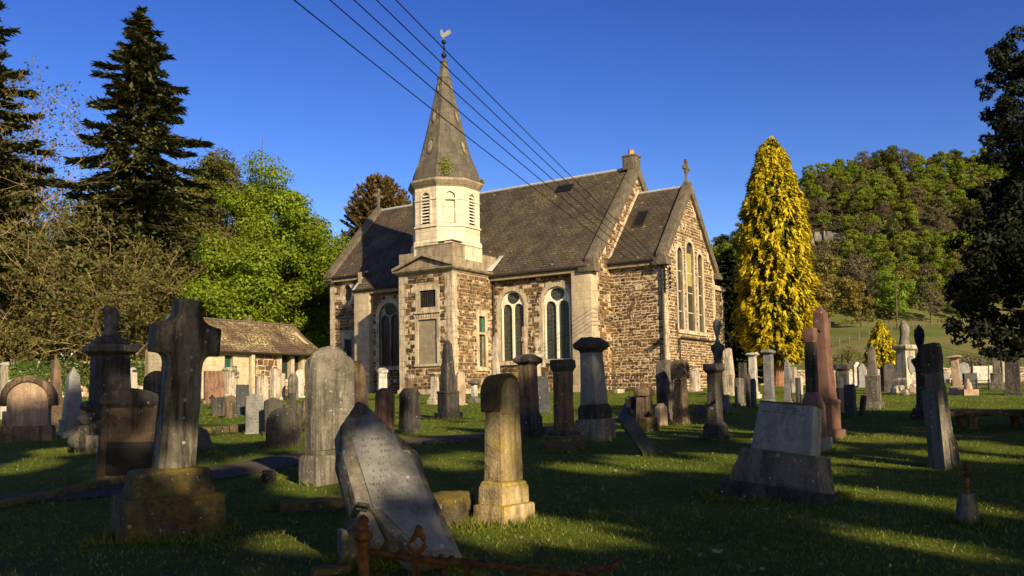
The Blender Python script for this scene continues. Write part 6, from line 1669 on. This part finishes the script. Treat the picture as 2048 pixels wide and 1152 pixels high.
G('slab', 1676, 1688, 753, 802, 'slate', 'dark thin headstone with a pale rim left of the dark pedestal', tr=.3, top='round', plinth=0, dist=36)
G('slab', 1707, 1724, 724, 790, 'white', 'white modern headstone, left of a pair below the field', tr=.4, az=170, top='shoulder', plinth=.1, dist=48)
G('slab', 1716, 1734, 727, 790, 'granite', 'grey modern headstone half in shade, right of a pair below the field', tr=.4, az=170, top='shoulder', plinth=.1, dist=44)
G('obelisk', 1728, 1768, 688, 818, 'grey', 'grey gothic spire stone with little side pinnacles', tr=.7, sw=.55, ped=.40, base=.12, tip=.10, tw=.6)
G('slab', 1764, 1798, 726, 798, 'dark', 'broad dark gabled headstone right of the golden conifer bush', tr=.3, az=165, top='low', plinth=.16, dist=38)
for k, (x0, x1, yt, mt, lb) in enumerate(((1796, 1806, 742, 'white', 'thin white headstone peeping between the dark gabled one and the draped monument'), (1698, 1708, 742, 'white', 'low white headstone behind the gap left of the modern pair'), (1748, 1760, 738, 'pale', 'pale headstone behind the gothic spire stone'), (1836, 1846, 722, 'white', 'pale slab behind the dark urn column'))):
    G('slab', x0, x1, yt, 790, mt, lb, tr=.3, az=170, top='round' if k % 2 else 'flat', plinth=.05, dist=50 + k * 2)
# draped statue monument on a rock base
o, W, T, H, d = G('pillar', 1786, 1842, 690, 797, 'pale', 'large pale monument with a shield and a draped figure on a rocky base', tr=.8, az=150, cap='flat', sw=.72, capw=.86, caph=.22, base=.16, plinth=.34, dist=34, name='statue_monument')
mb = MB(); mb.rings([[(cx + a_ * math.cos(t), b_ * math.sin(t), H + z) for t in [2 * math.pi * i / 12 for i in range(12)]] for cx, a_, b_, z in ((0, .24, .2, -.02), (0, .22, .18, .12), (.02, .20, .17, .35), (.03, .20, .17, .55), (.0, .16, .15, .72), (-.03, .12, .12, .82), (-.05, .10, .1, .90), (-.06, .04, .04, .95))]); mb.build('draped_figure', M['fallen'], o, rough=.05, cut=.07, seed=31, bevel=.005)
mb = MB(); q = [(-.28, 1.5), (-.12, 1.55), (0, 1.6), (.12, 1.55), (.28, 1.5), (.27, 1.15), (.2, .95), (0, .8), (-.2, .95), (-.27, 1.15)]; mb.prism([(x * W / 1.15, z * H / 2.05) for x, z in q][::-1], -T * .36 - .03, -T * .3); mb.build('shield', M['granite'], o, bevel=.015)
mb = MB()
for k in range(15): a = 6.283 * k / 15; mb.sphere((math.cos(a) * W * .5, math.sin(a) * T * .55, .08 + .08 * (k % 3)), .17 + .03 * (k % 4), 7, 5, .85)
mb.build('rock_base', M['pale'], o, rough=.03, cut=.12, seed=33)
G('urn', 1824, 1868, 648, 842, 'dark', 'dark round column with a tall urn right of the draped monument', tr=1, colr=.28, urn=.34, caph=.14, base=.12)
G('pillar', 1900, 1934, 711, 800, 'pink', 'buff slender pillar with a spreading cap in sunlight right of the tall leaning slab', tr=1, cap='capital', sw=.5, base=.18, plinth=.25, dist=33, roll=-3)
o = empty('broken_figure', at(1937, 796, 32.5), 0, 'broken brownish lump of carved stone beside the buff slender pillar', 'gravestone'); o.location.z = gz(o.location.x, o.location.y)
mb = MB(); mb.box(-.25, .3, -.2, .2, -.1, .22); mb.rings([[(a_ * math.cos(t), a_ * math.sin(t), z) for t in [2 * math.pi * i / 8 for i in range(8)]] for a_, z in ((.16, .2), (.14, .35), (.09, .5), (.03, .62))]); mb.build('fragment', M['pink'], o, rough=.03, cut=.1, seed=36)
G('slab', 1917, 1940, 724, 785, 'granite', 'broad grey headstone behind the buff pillar on the right', tr=.3, az=170, top='low', plinth=.1, dist=48)
G('slab', 1928, 1956, 746, 786, 'slate', 'polished dark headstone before the broad grey one on the right', tr=.25, az=170, top='flat', plinth=.12, dist=40, roll=-2)
o, W, T, H, d = G('slab', 1944, 1979, 732, 770, 'white', 'white rough-hewn panel in sunlight under the yew boughs', tr=.2, az=168, top='flat', plinth=0, dist=62)
G('slab', 1978, 1988, 731, 778, 'pale', 'plain pale slab right of the white rough-hewn panel', tr=.3, az=170, top='flat', plinth=0, dist=52)
G('obelisk', 1978, 2012, 698, 784, 'grey', 'grey obelisk with a plain pedestal below the yew boughs', tr=.8, sw=.42, ped=.3, base=.1, tip=.05, tw=.75, dist=38)
G('slab', 2004, 2022, 722, 780, 'pale', 'broad pale slab right of the grey obelisk below the yew', tr=.3, az=170, top='flat', plinth=.06, dist=50)
G('pillar', 2008, 2046, 710, 788, 'dark', 'dark pillar with ragged carved sides at the right edge', tr=.8, cap='flat', sw=.78, capw=.95, caph=.12, base=0, plinth=.06, dist=32)
G('cross', 1956, 1972, 714, 770, 'dark', 'small dark cross behind the white rough-hewn panel', tr=.5, base=.35, arm=.9, sw=.4, dist=70)
# a short row of plain headstones by the far wall
for k in range(6):
    px = (1850, 1872, 1893, 1991, 2032, 1690)[k]
    G('slab', px - 6, px + 6, 742 + (k * 5) % 9, 785, ('white', 'pale', 'granite')[k % 3], ('white headstone in the far row behind the dark urn column', 'pale headstone in the far row behind the tall leaning slab', 'grey headstone in the far row right of the tall leaning slab', 'white headstone in the far row behind the grey obelisk', 'pale headstone in the far row at the right edge', 'grey headstone in the far row behind the dark pedestal')[k], tr=.25, az=172, top=('round', 'flat', 'shoulder')[k % 3], plinth=.08, dist=60 + k * 2)
# leaning tall slab and its plinth
o, W, T, H, d = G('pillar', 1864, 1924, 686, 936, 'grey', 'tall thin grey slab with a heavy square head leaning left on the right', tr=.75, az=132, cap='flat', sw=.68, capw=.72, caph=.36, base=.0, plinth=.24, m2='dark', roll=-5, taper=.92)
o = empty('edge_slab', ground(1880, 936), rad(57), 'narrow whitish-edged upright slab in front of the tall leaning slab', 'gravestone', 'gravestones in the churchyard')
mb = MB(); mb.frustum(0, 0, .10, .26, .09, .24, -.1, .95); bld(mb, 'slab', M['fallen'], o, 11); o.rotation_euler = (0, rad(-4), rad(20))
# table tomb
a, b = ground(1958, 862), ground(2040, 862)
o = empty('table_tomb', (a.x + .55, a.y + .4, gz(a.x, a.y)), rad(-4), 'dark stone table tomb on short thick legs at the right edge', 'tomb')
zt = at(1958, 822, a.y).z - o.location.z
mb = MB(); mb.box(-1.05, 1.25, -.42, .42, zt - .10, zt); mb.build('top_slab', M['dark'], o, bevel=.02, rough=.01, cut=.12, seed=71)
for x in (-.55, .45, 1.1):
    for y in (-.25, .25): mb = MB(); mb.sq([(.17, -.1), (.17, .03), (.13, .08), (.13, zt - .16), (.18, zt - .11), (.18, zt - .095)], x, y); mb.build('leg', M['brown'], o, bevel=.012)
# low iron bench rail in the distance
o = empty('iron_rail', at(1905, 785, 36), 0, 'low black iron rail of three bars on the sunlit grass', 'railing'); o.location.z = gz(o.location.x, o.location.y)
mb = MB()
for z in (.12, .28, .44): mb.tube([(0, 0, z), (1.55, .1, z)], .02, 5)
mb.build('bar', M['black'], o)
for x in (0, .52, 1.03, 1.55): mb = MB(); mb.box(x - .025, x + .025, -.03 + x * .06, .03 + x * .06, -.1, .5); mb.build('post', M['black'], o)

# ---- big grey block leaning back on the right
p = ground(1545, 1005); d = p.y; k_ = d / FPX
o = empty('headstone', p + Vector((.10, .22, -.02)), rad(-44), 'large grey granite block headstone tilted on a stepped dark base, right front', 'gravestone', 'gravestones in the churchyard')
zz = lambda py: at(1550, py, d + .1).z - o.location.z
z1, z2, z3 = zz(975), zz(905), zz(806)
mb = MB(); mb.frustum(0, .06, 1.12, .46, 1.06, .40, -.15, z1); mb.build('lower_base', M['dark'], o, bevel=.03, rough=.014, cut=.06, seed=81)
mb = MB(); mb.frustum(0, .06, .94, .36, .78, .31, z1 - .02, z2); mb.build('upper_base', M['grey'], o, bevel=.015, rough=.012, cut=.06, seed=82)
mb = MB(); mb.frustum(.0, .06, .625, .21, .565, .20, z2 - .02, z3 + .0); bl = mb.build('block', M['facegranite'], o, bevel=.012, rough=.004, cut=.07, seed=83)
mb = MB(); mb.frustum(.0, .06, .59, .205, .56, .17, z3 - .006, z3 + .018); mb.build('moss_cap', M['mossy'], bl, bevel=.008, rough=.012, cut=.03, seed=84)
inscription(bl, .5, -.042, z3 - .11, z3 - .03, 3, seed=9, plate=M['facegranite']); 
o.rotation_euler = (Matrix.Rotation(rad(6.5), 3, Vector((0, 1, 0))) @ Matrix.Rotation(rad(-44), 3, 'Z') @ Matrix.Rotation(rad(-5), 3, 'X')).to_euler()

# ---- moss-topped lit stone
p = ground(1003, 1055); d = p.y
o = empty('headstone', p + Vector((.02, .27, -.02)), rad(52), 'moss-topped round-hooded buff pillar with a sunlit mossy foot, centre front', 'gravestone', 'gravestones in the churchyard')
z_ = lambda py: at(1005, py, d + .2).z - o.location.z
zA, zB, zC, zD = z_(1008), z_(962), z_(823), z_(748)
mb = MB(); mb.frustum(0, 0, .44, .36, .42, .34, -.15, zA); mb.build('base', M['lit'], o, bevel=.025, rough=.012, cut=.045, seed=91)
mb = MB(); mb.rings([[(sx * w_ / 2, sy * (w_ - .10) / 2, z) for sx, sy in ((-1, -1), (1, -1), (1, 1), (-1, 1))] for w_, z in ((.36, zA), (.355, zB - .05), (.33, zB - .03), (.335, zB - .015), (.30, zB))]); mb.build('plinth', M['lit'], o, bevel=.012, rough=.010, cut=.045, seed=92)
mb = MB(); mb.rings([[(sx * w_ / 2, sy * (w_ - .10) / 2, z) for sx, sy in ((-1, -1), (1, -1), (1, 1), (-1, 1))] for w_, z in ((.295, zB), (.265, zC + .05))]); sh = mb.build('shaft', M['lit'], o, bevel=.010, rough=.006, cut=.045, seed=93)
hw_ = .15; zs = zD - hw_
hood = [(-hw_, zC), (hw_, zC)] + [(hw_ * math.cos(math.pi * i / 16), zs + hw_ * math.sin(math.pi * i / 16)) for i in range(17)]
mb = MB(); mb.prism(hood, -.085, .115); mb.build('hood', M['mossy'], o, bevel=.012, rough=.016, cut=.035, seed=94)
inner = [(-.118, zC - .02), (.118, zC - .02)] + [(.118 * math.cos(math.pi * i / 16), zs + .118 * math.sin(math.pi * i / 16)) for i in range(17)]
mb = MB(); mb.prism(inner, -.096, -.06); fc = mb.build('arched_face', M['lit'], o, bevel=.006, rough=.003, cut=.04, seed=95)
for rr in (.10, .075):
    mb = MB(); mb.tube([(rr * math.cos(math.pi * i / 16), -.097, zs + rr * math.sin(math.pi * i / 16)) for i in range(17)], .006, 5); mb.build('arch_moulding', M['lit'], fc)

# ---- broken, leaning headstone in front
Bp, Ap = at(815, 1128, 5.7), at(716, 824, 6.3)
o = empty('headstone', Bp, 0, 'broken grey headstone with a pointed top toppled over to the left in front', 'gravestone', 'gravestones in the churchyard')
hw_ = .245; Lh = (Ap - Bp).length; th = .19

prof = [(hw_ * .25, -.06), (hw_ * 1.42, -.06), (hw_ * 1.18, Lh * .50), (hw_ * 1.25, Lh * .57), (hw_ * 1.22, Lh * .64), (hw_ * .98, Lh * .71), (hw_ * .1, Lh * 1.0), (-hw_ * .1, Lh * 1.03), (-hw_ * .82, Lh * .86), (-hw_ * 1.04, Lh * .66), (-hw_ * 1.06, Lh * .36), (-hw_ * .74, Lh * .33), (-hw_ * .42, Lh * .16)]
mb = MB(); mb.prism(prof, -th / 2, th / 2); sl = mb.build('slab', M['fallen'], o, bevel=.016, rough=.010, cut=.05, seed=101)
pan = [(hw_ * .35, .0), (hw_ * 1.14, .0)] if 0 else [(hw_ * .36, .02), (hw_ * 1.14, .0), (hw_ * .96, Lh * .58), (hw_ * .04, Lh * .92), (-hw_ * .1, Lh * .92), (-hw_ * .68, Lh * .74), (-hw_ * .62, Lh * .36), (-hw_ * .2, Lh * .2)]
mb = MB(); mb.prism(pan, -th / 2 - .008, -th / 2 + .02); pa = mb.build('inscribed_panel', M['granite'], sl, bevel=.004, rough=.003, cut=.06, seed=102)
inscription(pa, .30, -th / 2 - .0125, Lh * .30, Lh * .76, 11, seed=4)
mb = MB()
for y in (-.02, .03): mb.tube([(-hw_ * 1.07, -.10 + y, Lh * .345 - .012), (-hw_ * .78, -.10 + y, Lh * .325 - .012)], .014, 6)
mb.build('broken_moulding', M['dark'], sl)
mb = MB(); mb.prism([(-hw_ * .86, Lh * .12), (-hw_ * .50, Lh * .12), (-hw_ * .66, Lh * .32), (-hw_ * 1.0, Lh * .32)], -th * .34, th * .34); mb.build('column_stub', M['fallen'], sl, bevel=.02, rough=.012, cut=.04, seed=103)
az_ = (Ap - Bp).normalized(); nf = Vector((.50, -.80, .30)); nf = (nf - nf.dot(az_) * az_).normalized(); ay2 = -nf; ax2 = ay2.cross(az_)
o.rotation_euler = Matrix((ax2, ay2, az_)).transposed().to_euler()
p = ground(716, 1130); o = empty('broken_block', p + Vector((0, .12, -.02)), rad(20), 'broken pale stone base block lying left under the toppled headstone', 'gravestone')
zq = at(716, 1055, p.y).z - p.z
mb = MB(); mb.frustum(0, 0, .30, .22, .29, .21, -.08, zq); mb.frustum(.02, .02, .24, .17, .12, .12, zq - .01, zq + .09); mb.build('block', M['fallen'], o, bevel=.012, rough=.012, cut=.04, seed=105)
# mossy fallen slabs beside it
p = ground(622, 1020); o = empty('fallen_slab', p + Vector((.0, .22, -.02)), rad(12), 'thick fallen slab under brown moss left of the toppled headstone', 'gravestone')
mb = MB(); mb.box(-.34, .38, -.2, .2, -.1, .115); mb.build('slab', M['mossy'], o, bevel=.05, rough=.03, cut=.05, seed=106)
p = ground(893, 1052); o = empty('fallen_slab', p + Vector((.0, .2, -.02)), rad(-20), 'mossy half-sunk stone block between the toppled headstone and the lit pillar', 'gravestone')
mb = MB(); mb.box(-.18, .16, -.22, .22, -.1, .26); mb.build('slab', M['mossy'], o, bevel=.05, rough=.04, cut=.05, seed=107)
# kerbs
def kerb(pts, label, hgt=.07, wd=.13, mat='mossy', seed=1):
    P = [ground(*q) for q in pts]; c = P[0]
    o = empty('grave_kerb', c, 0, label, 'kerb')
    rg = random.Random(seed)
    for a, b in zip(P, P[1:]):
        n = max(1, int((b - a).length / .9)); d_ = (b - a).normalized(); s_ = Vector((-d_.y, d_.x, 0)) * wd / 2
        for i in range(n):
            q0 = a.lerp(b, i / n) + d_ * .01 - c; q1 = a.lerp(b, (i + 1) / n) - d_ * .01 - c
            h = hgt * rg.uniform(.8, 1.2); mb = MB(); dn = Vector((0, 0, -.12)); up = Vector((0, 0, h))
            mb.rings([[q0 - s_ + dn, q1 - s_ + dn, q1 + s_ + dn, q0 + s_ + dn], [q0 - s_ + up, q1 - s_ + up, q1 + s_ + up, q0 + s_ + up]])
            mb.build('kerb_stone', M[mat], o, bevel=.02, rough=.014, cut=.08, seed=110 + i)
kerb([(-60, 1020), (110, 992), (236, 968)], 'mossy kerb stones running left from the big cross', .08, .15)
kerb([(845, 889), (955, 884)], 'low dark kerb beside the gravel path in the middle', .07, .16, 'dark', 3)
kerb([(620, 1148), (700, 1140)], 'kerb stones under the rusted post at the bottom', .05, .14, 'mossy', 4)

# rusty post stub on the right
p = ground(1946, 1052); o = empty('rail_stump', p + Vector((0, .08, -.01)), rad(20), 'short stone stump with a rusted iron finial on it, right front', 'post')
zt = at(1946, 985, p.y).z - p.z
mb = MB(); mb.rings([[(w_ * math.cos(t), w_ * math.sin(t), z) for t in [2 * math.pi * i / 8 for i in range(8)]] for w_, z in ((.095, -.1), (.085, zt * .5), (.065, zt * .85), (.07, zt))]); mb.build('stone', M['fallen'], o, bevel=.01, rough=.012, cut=.04, seed=120)
mb = MB(); mb.tube([(.01, 0, zt), (.015, 0, zt + .13)], .018, 8); mb.build('rod', M['rust'], o)
mb = MB(); mb.lathe([(.02, zt + .12), (.03, zt + .13), (.03, zt + .15), (.015, zt + .16), (.03, zt + .18), (.028, zt + .20), (.008, zt + .25)], 10, .015, 0); mb.build('finial', M['darkrust'], o, smooth=40)

# rusted railing across the bottom
Df = 3.15
o = empty('iron_fence', (0, Df, gz(0, Df)), 0, 'rusted broken iron grave railing with a ball-topped post along the bottom', 'fence'); B0 = o.location.copy()
def fp(px, py, dd=0): return at(px, py, Df + dd) - B0
a = fp(727, 1180); t_ = lambda py: fp(728, py).z; ax_, ay_ = fp(727, 1100).x, 0
mb = MB(); mb.lathe([(.020, -.35), (.020, t_(1094)), (.026, t_(1090)), (.026, t_(1083)), (.020, t_(1081)), (.034, t_(1077)), (.036, t_(1070)), (.030, t_(1064)), (.018, t_(1061)), (.024, t_(1057)), (.024, t_(1051)), (.016, t_(1049)), (.021, t_(1045)), (.022, t_(1038)), (.012, t_(1032)), (.004, t_(1029))], 14, ax_, ay_); mb.build('post', M['rust'], o, smooth=40, rough=.004, cut=.02, seed=5)
rail = [(735, 1103), (790, 1112), (850, 1120), (960, 1128), (1050, 1139), (1160, 1150), (1200, 1156)]
mb = MB(); mb.tube([fp(x, y, .0004 * (x - 735)) for x, y in rail], .0135, 8)
for x, y in ((800, 1106), (882, 1116), (903, 1119), (1000, 1128), (1045, 1133), (1100, 1140)): mb.sphere(tuple(fp(x, y, .0004 * (x - 735))), .014, 7, 5)
mb.build('rail', M['darkrust'], o, rough=.004, cut=.02, seed=6, bevel=0)
mb = MB()
dm = [(832, 1118), (830, 1104), (815, 1090), (826, 1078), (838, 1058), (848, 1078), (851, 1090), (838, 1104), (832, 1118)]
mb.tube([fp(x, y, .04) for x, y in dm], .011, 6); mb.sphere(tuple(fp(837, 1062, .04)), .016, 7, 5, 1.4); mb.build('diamond_finial', M['rust'], o, rough=.003, cut=.02, seed=7)
for x in (831, 890, 935, 1060):
    yy = interp(x, rail); mb = MB(); mb.tube([fp(x, yy, .0004 * (x - 735)), fp(x, 1260, .0004 * (x - 735))], .0135, 6); mb.build('upright', M['darkrust'], o, rough=.003, cut=.03, seed=x)
mb = MB(); q = [(1160, 1160), (1172, 1146), (1182, 1137), (1210, 1138), (1228, 1130), (1240, 1121), (1243, 1112), (1241, 1106)]
mb.tube([fp(x, y, .2) for x, y in q], [.014, .014, .013, .015, .015, .013, .009, .003], 7); mb.sphere(tuple(fp(1163, 1143, .2)), .017, 8, 6); mb.tube([fp(1163, 1143, .2), fp(1163, 1200, .2)], .013, 6); mb.build('bent_scroll', M['darkrust'], o, rough=.004, cut=.02, seed=9)

# iron railing beside the nave corner and the small box tomb there
p = chw(6.3, 3.4, -.15)
o = empty('iron_railing', p, CRZ, 'black iron railings in the angle between nave and chancel walls', 'railing')
mb = MB(); mb.box(0, 2.5, -.015, .015, .18, .22); mb.box(0, 2.5, -.015, .015, .88, .91); mb.build('rail', M['black'], o)
for i in range(17): mb = MB(); mb.tube([(.05 + i * .15, 0, -.1), (.05 + i * .15, 0, 1.02)], .014, 5); mb.build('baluster', M['black'], o)
G('slab', 1224, 1250, 778, 806, 'pale', 'small pale box tomb in front of the black railings', tr=.8, az=140, top='flat', plinth=0, dist=41, taper=1)
# low retaining kerb along the church foot
# wreath of flowers by the ivy wall
o = empty('wreath', at(296, 778, 40), 0, 'round wreath of white and pink flowers leaning by the ivy wall', 'wreath'); o.location.z = gz(o.location.x, o.location.y) + .35
M['petal'] = plain('pink_white_petals', (.55, .2, .38), .7, 0, .2, 30, 0, (.8, .75, .75))
mb = MB()
for i in range(26): a = 6.283 * i / 26; mb.sphere((.27 * math.cos(a), .03 * math.sin(5 * a), .27 * math.sin(a)), .06, 6, 4)
mb.build('flowers', M['petal'], o)
for k, (px, py, r_, lb) in enumerate(((290, 764, .5, 'pale rounded boulder heap by the ivy wall left of the wreath'), (312, 757, .45, 'pale rounded boulder by the ivy wall right above the wreath'))):
    p = at(px, py + 22, 46); mb = MB(); mb.sphere((0, 0, .25), r_, 9, 6, .9); mb.sphere((.4, .1, .1), r_ * .7, 9, 6, .9); b_ = mb.build('boulder', M['white'], rough=.06, cut=.15, seed=130 + k); b_.location = (p.x, p.y, gz(p.x, p.y)); tag(b_, lb, 'rock')

# ---- overhead cables from the bracket on the chancel corner to a pole behind the viewer
Q = [chw(*b_) for b_ in BR]
names = ['lowest of the five black cables crossing the sky to the chancel corner', 'second lowest of the five black cables crossing the sky', 'middle one of the five black cables crossing the sky', 'second highest of the five black cables crossing the sky', 'highest of the five black cables, passing behind the spire tip']
ends = []
for k, px in enumerate((588, 660, 708, 753, 792)):
    a = at(px, 0, 16.4 + .35 * k); q = Q[k]; d_ = (a - q); e = q + d_ * ((q.y + 9) / (q.y - a.y))
    ends.append(e); pts = []
    for i in range(41):
        t = i / 40; pts.append(q.lerp(e, t) + Vector((0, 0, -.55 * 4 * t * (1 - t))))
    # lift so the sagging cable still crosses where the photo shows it
    tA = (q.y - a.y) / (q.y + 9); lift = .55 * 4 * tA * (1 - tA) / tA
    pts = [p_ + Vector((0, 0, lift * i / 40)) for i, p_ in enumerate(pts)]; ends[-1] = pts[-1]
    mb = MB(); mb.tube(pts, .013, 6); w_ = mb.build('cable', M['black'], smooth=60); tag(w_, names[k], 'cable', 'overhead cables')
ce = sum(ends, Vector()) / 5
o = empty('cable_pole', (ce.x, ce.y - .2, gz(ce.x, ce.y)), 0, 'tall timber pole behind the viewer carrying the five cables', 'pole')
mb = MB(); mb.tube([(0, 0, -.3), (0, 0, max(e.z for e in ends) + .4 - o.location.z)], [.17, .12], 10); mb.build('post', M['bark'], o)
mb = MB()
for e in ends: mb.tube([(0, 0, e.z - o.location.z), (e.x - o.location.x, e.y - o.location.y, e.z - o.location.z)], .025, 5)
mb.build('cable_arm', M['black'], o)

# ------------------------------------------------------------------ grass: mown blades, and longer tufts round the feet of the stones
V, F, rn = blades()
TV, TR = [], []
ex = [(p[0], p[1], 0, w_, t_) for p, w_, t_ in ((ground(335, 1065), .85, .65), (ground(1545, 995), 1.15, .5), (ground(1003, 1045), .45, .4), (ground(820, 1125), .7, .3), (ground(716, 1125), .32, .25), (ground(622, 1010), .75, .42), (ground(893, 1045), .38, .45), (ground(1946, 1050), .2, .2), (ground(538, 960), .18, .16), (ground(1296, 858), .42, .36))]
for x, y, rz, W_, T_ in STONES + ex:
    if y > 26: continue
    n = int((W_ + T_) * 2 * (420 if y < 10 else 190 if y < 16 else 90))
    t = gr.uniform(0, 4, n); s_ = t % 1 - .5; side = t.astype(int)
    lx = np.where(side == 0, s_ * W_, np.where(side == 1, W_ / 2, np.where(side == 2, s_ * W_, -W_ / 2))); ly = np.where(side == 0, -T_ / 2, np.where(side == 1, s_ * T_, np.where(side == 2, T_ / 2, s_ * T_)))
    k_ = 1 + np.abs(gr.normal(0, .10, n)); lx = lx * k_; ly = ly * k_
    c_, q_ = math.cos(rz), math.sin(rz); X = x + lx * c_ - ly * q_; Y = y + lx * q_ + ly * c_
    Z = np.array([gz(a, b) for a, b in zip(X, Y)]) - .01
    h = gr.uniform(.03, .11, n); wd = gr.uniform(.003, .006, n) * (1 + y * .07); a = gr.uniform(0, 6.28, n); b = gr.uniform(0, 6.28, n); ln = h * gr.uniform(.2, .9, n)
    base = np.stack([X, Y, Z], 1); dx = np.stack([np.cos(a) * wd, np.sin(a) * wd, 0 * Z], 1)
    TV.append(np.stack([base + dx, base - dx, base + np.stack([np.cos(b) * ln, np.sin(b) * ln, h], 1)], 1).reshape(-1, 3)); TR.append(gr.uniform(.1, 1, n))
V = np.concatenate([V] + TV); rn = np.concatenate([rn] + TR); F = np.arange(len(V)).reshape(-1, 3)
tag(link('grass', np_mesh('grass', V, F, M['blade'], rn)), 'short mown grass with longer tufts round the gravestones', 'grass', kind='stuff')
# fallen leaves on the lawn
M['deadleaf'] = leaf_mat('fallen_leaves', [(.10, .06, .025), (.20, .14, .06), (.30, .27, .14)], .1)
n = 420; d = gr.uniform(3, 16, n); X = gr.uniform(-.6, .6, n) * d; Z = np.array([gz(a, b) for a, b in zip(X, d)]) + .028
Vl, Fl = quads(np.stack([X, d, Z], 1), np.tile([0, -.2, 1], (n, 1)), gr.uniform(.02, .055, n), .7, gr, .35)
tag(link('fallen_leaves', np_mesh('fallen_leaves', Vl, Fl, M['deadleaf'], gr.uniform(0, 1, n))), 'small brown fallen leaves scattered over the front lawn', 'leaves', kind='stuff')
p = ground(1436, 1118); Vl, Fl = quads(np.array([[0, 0, .045], [.02, .015, .05], [-.02, .01, .05]]), np.array([[.1, -.5, .8]] * 3), np.array([.075, .06, .06]), .7, gr, .2)
o = link('leaf', np_mesh('leaf', Vl, Fl, M['deadleaf'], np.ones(3)), None, p); tag(o, 'single pale green leaf lying on the lawn, bottom right of centre', 'leaf')
